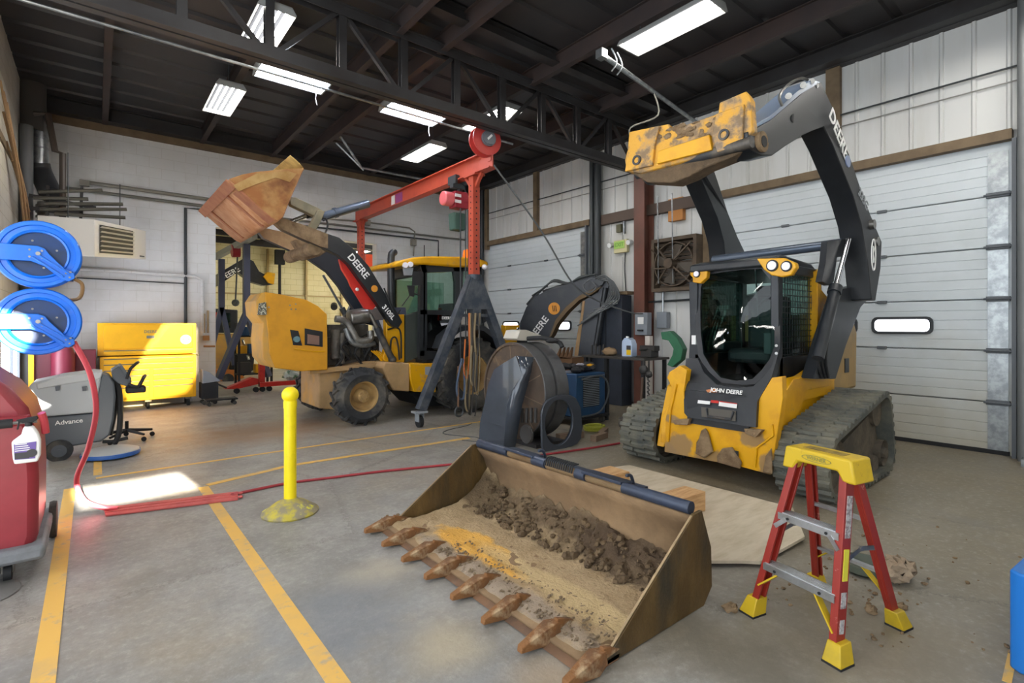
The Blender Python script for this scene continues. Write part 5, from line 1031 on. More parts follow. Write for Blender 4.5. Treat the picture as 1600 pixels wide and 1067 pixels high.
# power cable from the beam end down to the machine and pools on the floor
e = Vector((XB, 6.33, 4.02))
MB().tube([e, QP(845, 360, (4.9, 6.3), (7.3, 5.9)), QP(893, 440, (4.9, 6.3), (7.3, 5.9)), QP(930, 468, (5.0, 6.3), (7.3, 5.9)), QX(985, 488, 7.4), QX(1004, 490, 7.84)], .014, n=6, smooth=8).go('power_cable', mat('hose_grey', '#55585a'), tg=('grey power cable sweeping from the crane beam end down to the electric box', 'cable'))
MB().tube([G(745, 618, .6), G(742, 650), G(735, 663), G(700, 672), G(694, 678), G(725, 682), G(746, 684), G(748, 690), G(722, 688)], .009, n=6, smooth=6).go('floor_cable', PIP, tg=('thin black cable curling on the floor beside the crane', 'cable'))
# ================================================================ LARGE TOOTHED BUCKET ON THE FLOOR
from mathutils import noise as NZ
def addblob(m, c, r, colr, amt, edge=.35, nsc=5):
    nt = m.node_tree; N = nt.nodes; L = nt.links; b = N['Principled BSDF']; inp = b.inputs['Base Color']
    tc = N.new('ShaderNodeTexCoord'); s = N.new('ShaderNodeVectorMath'); s.operation = 'SUBTRACT'; s.inputs[1].default_value = c; L.new(tc.outputs['Object'], s.inputs[0])
    d = N.new('ShaderNodeVectorMath'); d.operation = 'DIVIDE'; d.inputs[1].default_value = r; L.new(s.outputs[0], d.inputs[0]); l = N.new('ShaderNodeVectorMath'); l.operation = 'LENGTH'; L.new(d.outputs[0], l.inputs[0])
    n = N.new('ShaderNodeTexNoise'); n.inputs['Scale'].default_value = nsc; n.inputs['Detail'].default_value = 5; L.new(tc.outputs['Object'], n.inputs['Vector'])
    ad = N.new('ShaderNodeMath'); ad.operation = 'MULTIPLY_ADD'; ad.inputs[1].default_value = 1.0; L.new(n.outputs['Fac'], ad.inputs[0]); L.new(l.outputs['Value'], ad.inputs[2])
    q = N.new('ShaderNodeMapRange'); q.inputs['From Min'].default_value = 1.4+edge/2; q.inputs['From Max'].default_value = 1.4-edge/2; q.inputs['To Max'].default_value = amt; L.new(ad.outputs[0], q.inputs['Value'])
    x = N.new('ShaderNodeMix'); x.data_type = 'RGBA'; L.new(q.outputs[0], x.inputs['Factor'])
    if inp.links: L.new(inp.links[0].from_socket, x.inputs['A'])
    else: x.inputs['A'].default_value = inp.default_value
    x.inputs['B'].default_value = lin(colr); L.new(x.outputs['Result'], inp)
K = root('loader_bucket', (2.2, 2.55, 0), 'wide toothed loader bucket full of sand and dirt lying on the floor in the middle', 'bucket')
BST = mat('dirt_rubbed_steel', '#54401f', .5, .2, '#715a35', 3.5, .42, .7, col3='#3a3428', scale3=1.6, lo3=.46, hi3=.62, bump=.3, stretch=(2, 1, .6))
KY0, KY1 = 1.53, 3.58
sec = [(1.68, .03), (2.1, .025), (2.45, .03), (2.58, .06), (2.645, .15), (2.645, .28), (2.60, .40), (2.53, .49)]
m = MB(); m.grid([[(x, y, z) for x, z in sec] for y in (KY0, 2.2, 2.9, KY1)]); m.go('shell', mat('dusty_bucket_inside', '#7c6347', .85, 0, '#9a7d5b', 3, .4, .7, bump=.35, bscale=22), K, thick=.018)
for y in (KY0-.02, KY1): 
    m = MB(); m.prism([(1.74, y, .01), (2.58, y, .0), (2.665, y, .08), (2.655, y, .3), (2.56, y, .525), (2.48, y, .52), (2.44, y, .49)], (0, .02, 0)); sp = m.go('side_plate', BST, K, bev=.003)
    MB().bar((1.74, y+.01, .02), (2.47, y+.01, .515), .012, .004).go('worn_bright_edge', mat('worn_edge', '#a08a6a', .4, .5), sp)
MB().prism([(1.64, KY0-.02, .005), (1.86, KY0-.02, .005), (1.86, KY0-.02, .03), (1.70, KY0-.02, .03)], (0, KY1-KY0+.04, 0)).go('cutting_edge', mat('rust_edge', '#7a5a40', .7, 0, '#564234', 5, .4, .7), K)
BLT = mat('blue_black_tube', '#323c4f', .4, .1, '#242a35', 4, .4, .7)
for a, b in ((1.56, 2.02), (2.33, 2.42), (2.72, 2.86), (3.16, 3.56)): MB().cyl((2.535, a, .53), (2.535, b, .53), .036, n=18).go('top_tube', BLT, K); MB().cyl((2.545, 1.6, .522), (2.545, 3.5, .522), .03, n=12).go('dusty_tube_core', DUST, K)
for a, b in ((2.02, 2.35), (2.84, 3.18)):
    m = MB(); m.prism([(2.5, a, .57), (2.62, a, .555), (2.62, a, .54), (2.5, a, .55)], (0, b-a, 0)); m.tube([(2.66, a+.02, .5), (2.63, a+.02, .58), (2.58, a+.02, .59)], .012, n=6, smooth=3); m.go('attachment_lip', BLT, K, bev=.004)
random.seed(4); m = MB()
for k in range(14):
    y = 2.44+k*.02; m.tube([(2.5, y, .53), (2.52, y+.004, .575), (2.57, y, .58)], .006, n=5, smooth=3)
m.go('hose_spring_guard', DK, K)
# back side brackets
m = MB(); 
for y in (2.0, 2.35, 2.85, 3.2): m.prism([(2.655, y, .08), (2.74, y, .12), (2.74, y, .45), (2.62, y, .5)], (0, .03, 0))
m.prism([(2.66, 2.0, .42), (2.75, 2.0, .46), (2.75, 2.0, .5), (2.64, 2.0, .5)], (0, 1.23, 0)); m.go('rear_brackets', BLT, K)
TTH = mat('rusty_tooth', '#84582f', .75, 0, '#5f4530', 9, .4, .66, col3='#b39a78', scale3=14, lo3=.5, hi3=.7, bump=.5, bscale=60)
def tooth(y, parent, zt):
    m = MB(); T0 = 1.515
    P = [(T0, y-.016, .022), (T0, y+.016, .022), (T0+.005, y+.018, .05), (T0+.005, y-.018, .05), (1.70, y-.035, .0), (1.70, y+.035, .0), (1.70, y+.034, .095), (1.70, y-.034, .095), (1.76, y-.03, .03), (1.76, y+.03, .03), (1.76, y+.02, .085), (1.76, y-.02, .085)]
    P = [(a, b, max(c, .004)) for a, b, c in P]
    m.add(P, [(0, 1, 2, 3), (0, 4, 5, 1), (1, 5, 6, 2), (2, 6, 7, 3), (3, 7, 4, 0), (4, 8, 9, 5), (5, 9, 10, 6), (6, 10, 11, 7), (7, 11, 8, 4), (8, 11, 10, 9)])
    m.prism([(1.73, y-.014, .04), (1.87, y-.01, .045), (1.86, y-.01, .058), (1.75, y-.014, .10)], (0, .026, 0))
    return m.go('tooth', TTH, parent, bev=.004)
t0 = tooth(KY0-.01, K, 0)
for k in range(1, 8):
    o = t0.copy(); COL.objects.link(o); o.location.y += k*.2925
for c_, r_ in FYP: addblob(FY, c_, r_, '#8f7450', .9, .25, 11)
# heap of dirt in the bucket
SOIL = mat('sand_and_soil', '#b29a76', .95, 0, '#a08763', 6, .4, .7, bump=.9, bscale=45)
addblob(SOIL, (2.42, 2.55, .2), (.3, 1.6, .14), '#5e4c38', .9, .5, 7); addblob(SOIL, (2.5, 2.0, .15), (.2, .5, .2), '#4c3b2b', .8, .4, 9); addblob(SOIL, (2.5, 3.45, .15), (.2, .3, .2), '#55452f', .8, .4, 9)
addblob(SOIL, (1.98, 2.86, .05), (.16, .42, .2), '#e0aa4c', .95, .2, 6); addblob(SOIL, (1.95, 2.45, .05), (.07, .22, .2), '#dca545', .9, .2, 8); addblob(SOIL, (2.02, 2.1, .05), (.12, .75, .2), '#cdb484', .7, .4, 5)
addblob(SOIL, (1.78, 2.3, .03), (.09, 1.1, .2), '#94867a', .7, .4, 12)
V = []; F = []; NXn, NYn = 46, 110
for i in range(NXn):
    for j in range(NYn):
        a = i/(NXn-1); y = KY0+.012+(KY1-KY0-.03)*j/(NYn-1); x = 1.70+a*.93
        n1 = NZ.fractal(Vector((x*3, y*3, 1)), .9, 2.2, 5); n2 = NZ.fractal(Vector((x*14, y*14, 5)), .8, 2.1, 4)
        rise = max(0, (x-2.30))/.33; h = .045+.012*n1+.007*n2
        h += rise**1.6*(.15+.06*n1+.10*abs(NZ.noise(Vector((y*2.3, 1.3, 7)))))+rise*.03*n2
        if x < 1.95: h += .022*max(0, NZ.noise(Vector((x*9, y*5, 3)))+.25)+.006*n2
        endm = min(1, (y-KY0)/.25, (KY1-y)/.25); h += (1-endm)*max(0, (x-2.1))*.12
        lim = 1.74; fr = (x-1.70)/.05
        h = h if fr > 1 else .032+(h-.032)*fr
        V.append((x, y, max(.031, h))); 
for i in range(NXn-1):
    for j in range(NYn-1): F.append((i*NYn+j, i*NYn+j+1, (i+1)*NYn+j+1, (i+1)*NYn+j))
MB().add(V, F).go('dirt', SOIL, tg=('sand and dark soil filling the toothed bucket', 'dirt', None, 'stuff'), origin=(0, 0, 0))
random.seed(21); m = MB(); m2 = MB()
for k in range(420):
    u = random.random(); x = 1.74+random.random()**1.5*.25; y = KY0+.05+random.random()*(KY1-KY0-.7); z = .05+random.random()*.012; s = random.uniform(.003, .010)
    m.rock((x, y, z), (s*1.4, s, s*.7), 5, 3)
m.go('dirt_clods', mat('pale_crumb', '#85735c', .95, 0, '#6d5b46', 20, .4, .7), tg=('small pale crumbs near the teeth of the toothed bucket', 'dirt', None, 'stuff'), origin=(0, 0, 0), noise=.0015); m = MB()
for k in range(330):
    x = 2.32+random.random()*.27; y = KY0+.1+random.random()*(KY1-KY0-.2); rr = (x-2.3)/.33; z = .06+rr**1.6*.16; s = .006+.024*random.random()**2.2
    m.rock((x, y, z), (s*1.3, s, s*.8), 7, 5, .35)
for k in range(60):
    x = 1.75+random.random()*.3; y = KY0+.1+random.random()*1.5; a = random.random()*6.3; l = random.uniform(.01, .03); m2.tube([(x, y, .065), (x+l*math.cos(a), y+l*math.sin(a), .07)], .0018, n=4)
m.go('dirt_clods', mat('grey_brown_clod', '#6a573f', .95, 0, '#4f3f2d', 8, .4, .7, bump=.5), tg=('dark lumps of soil piled at the back of the toothed bucket', 'dirt', None, 'stuff'), origin=(0, 0, 0), noise=.0015)
m2.go('straw_bits', mat('dark_twig', '#5d4c3e', .9), tg=('twigs and straw bits lying in the toothed bucket', 'debris', None, 'stuff'), origin=(0, 0, 0))
# dirt spilled on the floor
m = MB(); random.seed(8)
for k in range(140):
    x, y = random.choice([(random.uniform(2.9, 3.6), random.uniform(.7, 1.35)), (random.uniform(3.2, 5), random.uniform(.2, 1.3)), (random.uniform(1.75, 1.95), random.uniform(3.6, 3.85))]); s = random.uniform(.003, .014); m.rock((x, y, s*.4), (s*1.3, s, s*.5), 6, 4)
m.go('dirt_crumbs', MUD, tg=('dried mud crumbs scattered on the floor around the step ladder', 'debris', None, 'stuff'), origin=(0, 0, 0), noise=.002)
def clod(p, s, label, mm=MUD, nz=.006):
    m = MB(); m.rock((p.x, p.y, s[2]*.8), s, 12, 7, .2)
    return m.go('dirt_clod', mm, tg=(label, 'clod', 'dried mud clods on the floor'), noise=nz)
clod(G(1142, 953), (.05, .035, .016), 'flat dried mud clod on the floor just left of the ladder foot')
clod(G(1362, 957), (.035, .03, .02), 'brown dried mud clod on the floor behind the ladder')
clod(G(1410, 950), (.04, .025, .012), 'light mud crumb beside the rear ladder foot')
# crumpled bag and rag behind the ladder
m = MB(); c = G(1400, 905); c.z = .06; m.rock(c, (.12, .085, .065), 18, 12, .2); o = m.go('crumpled_paper', mat('crumpled_paper', '#a8947c', .9, 0, '#8d7a63', 7, .4, .7, bump=.6), tg=('crumpled brown paper bag on the floor behind the step ladder', 'paper'), noise=.013)
m = MB(); c = G(1350, 893); c.z = .05; m.rev(c-Vector((0, 0, .045)), (0, 0, 1), [(.10, 0), (.13, .02), (.13, .06), (.115, .06), (.09, .02), (.001, .02)], 26); m.go('oil_pan', mat('dark_green_pan', '#4e5448', .6), tg=('dark shallow pan on the floor behind the step ladder', 'pan'))
# lumber, plywood
MB().prism([(3.17, 1.60, .025), (3.25, 1.52, .025), (3.88, 1.50, .025), (4.42, 1.80, .025), (4.42, 3.45, .025), (2.80, 3.9, .025), (2.80, 1.9, .025)], (0, 0, .02)).go('plywood_sheet', PLY, tg=('large dusty plywood sheet on the floor between the toothed bucket and the track loader', 'board'))
m = MB()
for p in ((3.4, 1.75), (4.1, 1.9), (3.1, 3.4), (4.1, 3.2)): m.bb((p[0]-.1, p[1]-.05, 0), (p[0]+.1, p[1]+.05, .0251))
m.go('board_spacers', DK, tg=('dark spacers lifting the plywood sheet off the floor', 'spacer'))
MB().prism([(2.82, 2.27, .046), (3.80, 2.21, .046), (3.80, 2.40, .046), (2.82, 2.46, .046)], (0, 0, .155)).go('timber_block', WOOD, tg=('squared timber block on the plywood, nearer the step ladder', 'timber', 'timber blocks behind the bucket'), bev=.004)
MB().prism([(2.82, 3.10, .046), (3.82, 2.98, .046), (3.84, 3.22, .046), (2.84, 3.34, .046)], (0, 0, .14)).go('timber_block', WOOD, tg=('squared timber block on the plywood, farther from the step ladder', 'timber', 'timber blocks behind the bucket'), bev=.004)
# ================================================================ STEP LADDER
Lr = root('step_ladder', (2.93, 1.0, 0), 'short red fibreglass step ladder with yellow top and feet standing at the right front', 'ladder')
F1, F2, R1, R2 = Vector((2.61, .87, 0)), Vector((2.715, 1.31, 0)), Vector((3.17, .78, 0)), Vector((3.27, 1.20, 0))
u = (F2-F1).normalized(); v = Vector((u.y, -u.x, 0))
cc = Vector((2.80, .985, 0)); zt = .84
f1, f2, r1, r2 = cc-u*.135-v*.035, cc+u*.135-v*.035, cc-u*.12+v*.04, cc+u*.12+v*.04
for p in (f1, f2, r1, r2): p.z = zt
LRD = mat('fibreglass_red', '#8f281c', .45, 0, '#781d15', 4, .45, .75, col3='#d9a79a', scale3=14, lo3=.66, hi3=.74); LYL = mat('ladder_yellow', '#c4a41c', .5, 0, '#a8902a', 6, .5, .75, col3='#7a5a30', scale3=10, lo3=.62, hi3=.72); ALU = mat('aluminium_step', '#c6c8ca', .3, .8, '#a9a9a6', 10, .4, .7)
def rail(a, b, inn, out, w=.065, t=.014, lab=None):
    d = (b-a).normalized(); m = MB(); inn = Vector(inn); out = Vector(out)
    m.bar(a, b, t, w, up=out); m.bar(a+out*(w/2-t/2)*1+inn*.014, b+out*(w/2-t/2)+inn*.014, .03, t, up=out); m.bar(a-out*(w/2-t/2)+inn*.014, b-out*(w/2-t/2)+inn*.014, .03, t, up=out)
    return m.go('rail', LRD, Lr, bev=.003)
up5 = .10
def at(a, b, z): return a+(b-a)*(z/b.z)
ra = []
for a, b, inn, w in ((F1, f1, u, .065), (F2, f2, -u, .065), (R1, r1, u, .05), (R2, r2, -u, .05)):
    ra.append(rail(at(a, b, .03), b, inn, v, w))
    d = (b-a).normalized(); q = at(a, b, .10); m = MB(); s = .05 if w > .06 else .042
    lo = [a-u*.045-v*s, a+u*.045-v*s, a+u*.045+v*s, a-u*.045+v*s]; hi = [q-u*.03-v*(s*.82), q+u*.03-v*(s*.82), q+u*.03+v*(s*.82), q-u*.03+v*(s*.82)]; lo = [p+Vector((0, 0, .008)) for p in lo]
    m.add(lo+hi, [(0, 1, 2, 3), (4, 5, 6, 7), (0, 1, 5, 4), (1, 2, 6, 5), (2, 3, 7, 6), (3, 0, 4, 7)]); ft = m.go('foot', LYL, Lr, bev=.005)
    m = MB(); m.prism([p+Vector((0, 0, -.008)) for p in lo], (0, 0, .01)); m.go('rubber_pad', DK, ft)
for a, b, q in ((.012, .03, .035), (.38, .55, .045)): pass
m = MB(); k = at(F1, f1, .5)-u*.009; m.bar(at(F1, f1, .36)-u*.008, at(F1, f1, .50)-u*.008, .004, .035, up=v); m.go('yellow_label', mat('label_yellow', '#d8d03a', .5), ra[0]); m = MB(); m.bar(at(F1, f1, .55)-u*.008, at(F1, f1, .74)-u*.008, .004, .038, up=v); m.go('grey_label', mat('label_grey', '#b5b2b0', .5, 0, '#7d6f70', 60, .45, .6), ra[0]); m = MB(); m.bar(at(F1, f1, .24)-u*.008, at(F1, f1, .31)-u*.008, .004, .035, up=v); m.go('grey_label', MATS['label_grey'], ra[0]); m = MB(); m.bar(at(F1, f1, .13)-u*.008, at(F1, f1, .19)-u*.008, .004, .03, up=v); m.go('grey_label', mat('label_grey', '#b5b2b0', .5, 0, '#7d6f70', 60, .45, .6), ra[0])
for z, w in ((.29, .085), (.565, .08)):
    a, b = at(F1, f1, z), at(F2, f2, z); m = MB(); m.prism([a-v*w/2+u*.01, b-v*w/2-u*.01, b+v*w/2-u*.01, a+v*w/2+u*.01], (0, 0, .006)); m.prism([a-v*w/2+u*.01, b-v*w/2-u*.01, b-v*(w/2-.004)-u*.01, a-v*(w/2-.004)+u*.01], (0, 0, -.028)); m.prism([a+v*w/2+u*.01, b+v*w/2-u*.01, b+v*(w/2-.004)-u*.01, a+v*(w/2-.004)+u*.01], (0, 0, -.028))
    for s in range(6): q = (s-2.5)*w/7; m.prism([a+v*(q-.002)+u*.012+Vector((0, 0, .006)), b+v*(q-.002)-u*.012+Vector((0, 0, .006)), b+v*(q+.002)-u*.012+Vector((0, 0, .006)), a+v*(q+.002)+u*.012+Vector((0, 0, .006))], (0, 0, .003))
    st = m.go('step', ALU, Lr); m = MB()
    for s in (.2, .8): q = a.lerp(b, s)-v*(w/2+.002)+Vector((0, 0, -.012)); m.cyl(q, q-v*.004, .007, n=8)
    m.go('rivets', DK, st)
    if z > .5:
        for e, f, g in ((a, F1, 1), (b, F2, -1)): 
            p = at(f, f1 if g > 0 else f2, z-.07)-v*.035; MB().bar(p+u*.01*g, a.lerp(b, .16 if g > 0 else .84)-v*.04+Vector((0, 0, -.02)), .004, .022).go('step_brace', ALU, Lr)
a, b = at(F1, f1, .29), at(F2, f2, .29)
MB().bar(at(F1, f1, .13)-v*.02+u*.01, a.lerp(b, .30)-v*.02+Vector((0, 0, -.015)), .008, .035, up=v).go('yellow_brace', LYL, Lr); MB().bar(at(F2, f2, .17)-v*.02-u*.01, a.lerp(b, .74)-v*.02+Vector((0, 0, -.015)), .008, .04, up=v).go('yellow_brace', LYL, Lr)
a2, b2 = at(R1, r1, .30), at(R2, r2, .30); MB().bar(at(R1, r1, .16)+u*.01, a2.lerp(b2, .3), .006, .03, up=v).go('yellow_brace', LYL, Lr); MB().bar(at(R2, r2, .22)-u*.01, a2.lerp(b2, .75), .006, .03, up=v).go('yellow_brace', LYL, Lr)
for z in (.30, .58): MB().bar(at(R1, r1, z), at(R2, r2, z), .03, .015).go('rear_brace', ALU, Lr)
for A_, a_, B_, b_ in ((F1, f1, R1, r1), (F2, f2, R2, r2)):
    p, q = at(A_, a_, .44), at(B_, b_, .44); mdl = (p+q)/2+Vector((0, 0, .03)); m = MB(); m.bar(p, mdl, .004, .022); m.bar(mdl, q, .004, .022); m.cyl(mdl-u*.006, mdl+u*.006, .012, n=10); m.go('spreader', STL, Lr)
m = MB(); c0 = cc+Vector((0, 0, .855))
def lp_(a, b, z): return cc+u*a+v*b+Vector((0, 0, z))
front = [(-.185, .80), (-.165, .912), (.165, .912), (.185, .80), (.125, .80), (.10, .845), (-.10, .845), (-.125, .80)]
m.prism([lp_(a, -.075, z) for a, z in front], v*.15); tp = m.go('top_cap', LYL, Lr, bev=.01)
m = MB(); 
m.prism([lp_(a, b, .9125) for a, b in ((-.10, -.03), (.10, -.03), (.10, .03), (-.10, .03))], (0, 0, .0015)); m.go('tool_tray', mat('dirty_brown_tray', '#6b5426', .8, 0, '#a08a3a', 12, .4, .6), tp)
e1 = [lp_(0+.075*math.cos(k*PI/12), -.0765, .878+.016*math.sin(k*PI/12)) for k in range(24)]; e2 = [lp_(0+.071*math.cos(k*PI/12), -.0765, .878+.013*math.sin(k*PI/12)) for k in range(24)]
MB().ringplate(e1, e2, -v*.001).go('oval_logo', mat('olive_ink', '#7d7a3a', .5), tp); text('lettering', 'WERNER', mat('olive_ink', '#7d7a3a'), tp, lp_(0, -.0765, .878), -u, (0, 0, 1), .024, .0006)
# ================================================================ BOLLARD
bc = Vector((1.235, 4.4, 0))
t = root('bollard', bc, 'bright yellow plastic post on a dirty round base beside the painted line', 'bollard'); BY = mat('bollard_yellow', '#f4dc10', .4, 0, '#d9bf18', 5, .55, .8)
m = MB(); m.cyl(bc+Vector((0, 0, .1)), bc+Vector((0, 0, .92)), .048, n=28); po = m.go('post', BY, t); m = MB(); m.sph(bc+Vector((0, 0, .965)), .066, 24, 16); m.cyl(bc+Vector((0, 0, .86)), bc+Vector((0, 0, .915)), .052, n=28); m.go('ball_cap', BY, t)
m = MB(); m.rev(bc, (0, 0, 1), [(.215, 0), (.22, .012), (.215, .022), (.17, .05), (.12, .085), (.075, .10), (.05, .125), (.05, .1)], 40); m.go('base', mat('scuffed_yellow_base', '#b8a83c', .7, 0, '#8a826a', 9, .40, .54, col3='#e8e020', scale3=5, lo3=.6, hi3=.66), t)
# ================================================================ HOSE REELS, HOSE, RAMP
REEL = mat('reel_blue', '#1173e6', .3, 0, '#0f66d0', 4, .4, .7, coat=.3)
def reel(z, label):
    c = Vector((-.32, 5.0, z)); t = root('hose_reel', c-Vector((0, 0, .24)), label, 'hose reel', 'blue hose reels')
    m = MB(); m.rev(c, (0, 1, 0), [(.155, .035), (.157, .0), (.168, -.006), (.176, .006), (.205, .008), (.21, -.004), (.232, -.004), (.24, .006), (.236, .016), (.2, .02), (.17, .02), (.155, .035)], 56); m.rev(c+Vector((0, .13, 0)), (0, 1, 0), [(.155, .0), (.235, .0), (.24, .012), (.235, .02), (.155, .015), (.155, 0)], 56); m.cyl(c+Vector((0, .03, 0)), c+Vector((0, .14, 0)), .15, n=40); m.go('drum', REEL, t)
    m = MB(); m.rev(c+Vector((0, .022, 0)), (0, 1, 0), [(.001, 0), (.158, 0), (.158, .006), (.001, .006)], 40); m.go('spring_housing', mat('reel_deep_blue', '#12396f', .35, 0, '#1c355a', 5, .4, .6), t)
    pt = lambda x, z_: c+Vector((x, -.03, z_))
    m = MB(); m.prism([pt(-.30, .06), pt(-.0, .055), pt(.035, .04), (pt(.06, .0)), pt(.15, -.105), pt(.195, -.125), pt(.2, -.165), pt(.165, -.19), pt(.13, -.18), pt(.03, -.085), pt(-.04, -.055), pt(-.30, -.055)], (0, .012, 0)); arm_ = m.go('bracket_arm', REEL, t, bev=.004)
    m = MB(); 
    for o in (-.012, .022): m.bar(pt(-.02+o, -.02+o*.4)-Vector((0, .006, 0)), pt(.15+o, -.15+o*.6)-Vector((0, .006, 0)), .012, .012)
    m.go('pressed_rib', REEL, t, bev=.003)
    m = MB(); m.cyl(c+Vector((0, -.045, 0)), c+Vector((0, .03, 0)), .014, n=12)
    for x, z_ in ((-.045, .025), (.02, .022), (-.045, -.025), (.022, -.03), (-.03, .09), (.03, -.1), (.1, .03), (.15, -.13), (.175, -.12), (.17, -.16)): q = pt(x, z_); m.cyl(q-Vector((0, .006, 0)), q, .007, n=8)
    m.go('bolts', STL, t); m = MB(); m.box(c+Vector((.175, .03, -.15)), (.03, .1, .07)); m.go('hose_guide', mat('reel_deep_blue', '#1b4f92'), t, bev=.004)
    MB().box(c+Vector((-.3, .04, 0)), (.05, .2, .1)).go('wall_bracket', REEL, t)
    return t
reel(2.045, 'upper of the two blue hose reels'); reel(1.56, 'lower blue hose reel with the red hose coming out of it')
MB().bb((-.66, 5.22, 0), (-.56, 5.32, 2.4)).go('reel_post', PIP, tg=('dark steel post carrying the blue hose reels', 'post'))
m = MB(); m.tube([(-.125, 5.03, 1.88), (-.08, 5.05, 1.84), (-.1, 5.1, 1.74), (-.2, 5.12, 1.72)], .013, n=8, smooth=5); m.go('short_hose', mat('brown_hose', '#8a6a44', .5), tg=('short brown hose looping between the two blue reels', 'hose'))
HSM = mat('pink_red_hose', '#d8505c', .4); HSD = mat('dark_red_hose', '#9a3038', .5)
q = [Vector((-.13, 5.04, 1.41)), QY(140, 582, 5.06), QY(150, 640, 5.12), QY(138, 700, 5.2), QY(120, 748, 5.35), QY(130, 780, 5.35), Vector((.03, 5.36, .05)), Vector((.14, 5.34, .02))]
MB().tube(q, .019, n=12, smooth=8).go('air_hose', HSM, tg=('pink-red air hose hanging from the lower blue reel to the floor', 'hose'))
hp_ = [G(372, 773), G(450, 757), G(520, 748), G(600, 738), G(700, 728), G(790, 719), G(850, 712), G(920, 702), G(968, 694)]; hp_ = [Vector((p.x, p.y, .014)) for p in hp_]
MB().tube([Vector((.95, 5.14, .02))]+hp_, .013, n=10, smooth=5).go('floor_hose', HSD, tg=('dark red hose running across the floor behind the bollard towards the track loader', 'hose'))
MB().tube([Vector((p.x, p.y, .011)) for p in (G(738, 700), G(760, 706), G(790, 712))], .01, n=8).go('floor_hose', HSD, tg=('short end of dark red hose behind the toothed bucket', 'hose'))
m = MB(); a, b, c, d = Vector((.06, 5.226, .003)), Vector((.966, 4.992, .003)), Vector((1.01, 5.22, .003)), Vector((.05, 5.46, .003))
m.prism([a, b, c, d], (0, 0, .014)); pd = m.go('floor_mat_strip', mat('faded_red_rubber', '#c9605a', .6, 0, '#b04c4a', 6, .4, .7, bump=.15), tg=('faded red rubber strip on the floor where the air hose lands', 'mat'), bev=.003)
m = MB()
for s in (.3, .62): m.prism([a.lerp(d, s)+Vector((0, 0, .014)), b.lerp(c, s)+Vector((0, 0, .014)), b.lerp(c, s+.05)+Vector((0, 0, .014)), a.lerp(d, s+.05)+Vector((0, 0, .014))], (0, 0, .005))
for s in (.2, .7): p = b.lerp(c, s)+Vector((.02, 0, .012)); m.sph(p, (.02, .02, .014), 10, 6)
m.go('raised_rib', mat('faded_red_rubber', '#c9605a'), pd)
# ================================================================ RED CLEANING CART AT THE LEFT EDGE
W_ = root('parts_washer', (-.6, 4.5, 0), 'red rounded plastic tank cart with grey base and casters at the left edge', 'cart')
RP = mat('cart_red_plastic', '#96303a', .35, 0, '#842a32', 3, .4, .7)
Z = [(-1.05, .16), (-.30, .16), (-.275, .25), (-.272, .60), (-.285, .88), (-.32, 1.03), (-.40, 1.16), (-.50, 1.25), (-1.05, 1.30)]
m = MB(); m.prism([(x, 4.25, z) for x, z in Z], (0, .7, 0)); m.go('tank', RP, W_, bev=.05)
m = MB(); m.prism([(x, 4.23, z) for x, z in ((-1.05, .93), (-.34, .93), (-.31, .99), (-1.05, 1.0))], (0, .1, 0)); m.go('tank_ledge', RP, W_, bev=.01)
m = MB(); m.prism([(-1.05, 4.18, .12), (-.24, 4.18, .12), (-.235, 4.18, .21), (-1.05, 4.18, .21)], (0, .85, 0)); m.go('base_frame', mat('scuffed_grey_bumper', '#7d8085', .6, 0, '#64676b', 6, .4, .7), W_, bev=.025)
for x, y in ((-.33, 4.72), (-.42, 4.3)):
    k = MB(); k.box((x, y, .115), (.07, .06, .02)); k.bb((x-.018, y-.02, .05), (x-.01, y+.02, .11)); k.bb((x+.03, y-.02, .05), (x+.038, y+.02, .11)); k = k.go('caster', STL, W_); MB().rev((x-.008, y, .05), (1, 0, 0), [(.015, 0), (.05, 0), (.05, .036), (.015, .036)], 20).go('caster_wheel', DK, k)
MB().rev((-.26, 4.98, .13), (1, 0, 0), [(.05, 0), (.125, 0), (.13, .02), (.125, .04), (.05, .04)], 30).go('large_wheel', RUB, W_)
m = MB(); m.cyl((-.9, 4.13, .965), (-.27, 4.13, .965), .01, n=10); m.bar((-.9, 4.13, .965), (-.9, 4.24, .965), .02, .02); m.bar((-.29, 4.13, .965), (-.31, 4.24, .965), .012, .012); m.go('handle_bar', STL, W_); MB().cyl((-.9, 4.13, .965), (-.375, 4.13, .965), .026, n=14).go('black_grip', DK, W_)
m = MB(); m.tube([(-.262, 4.3, .99), (-.25, 4.32, .93), (-.245, 4.34, .86)], .02, n=10, smooth=3); m.go('pink_hose_end', HSM, W_)
SB = root('spray_bottle', (-.31, 4.13, .74), 'white spray bottle with purple label hanging on the red cart handle', 'spray bottle')
m = MB(); pr = [(-.37, .77), (-.363, .735), (-.265, .735), (-.252, .77), (-.252, .86), (-.262, .90), (-.285, .945), (-.325, .945), (-.335, .90), (-.375, .865)]
m.prism([(x, 4.075, z) for x, z in pr], (0, .055, 0)); bt = m.go('bottle', WHT, SB, bev=.008)
m = MB(); m.prism([(x, 4.0735, z) for x, z in ((-.362, .762), (-.275, .757), (-.27, .855), (-.365, .85))], (0, -.001, 0)); lb = m.go('label', mat('purple_label', '#6c56a0', .4), bt); m = MB(); m.prism([(x, 4.072, z) for x, z in ((-.36, .765), (-.3, .762), (-.296, .80), (-.362, .80))], (0, -.0008, 0)); m.rev((-.29, 4.072, .79), (0, -1, 0), [(.012, 0), (.024, 0), (.024, .001), (.012, .001)], 20); m.go('wheel_picture', mat('label_dark', '#3c3a3e', .5), lb)
m = MB()
for k in range(4): m.prism([(x, 4.072, .845-.012*k+z) for x, z in ((-.36, 0), (-.31+.006*k, 0), (-.31+.006*k, .005), (-.36, .005))], (0, -.0008, 0))
m.go('label_text', WHT, lb)
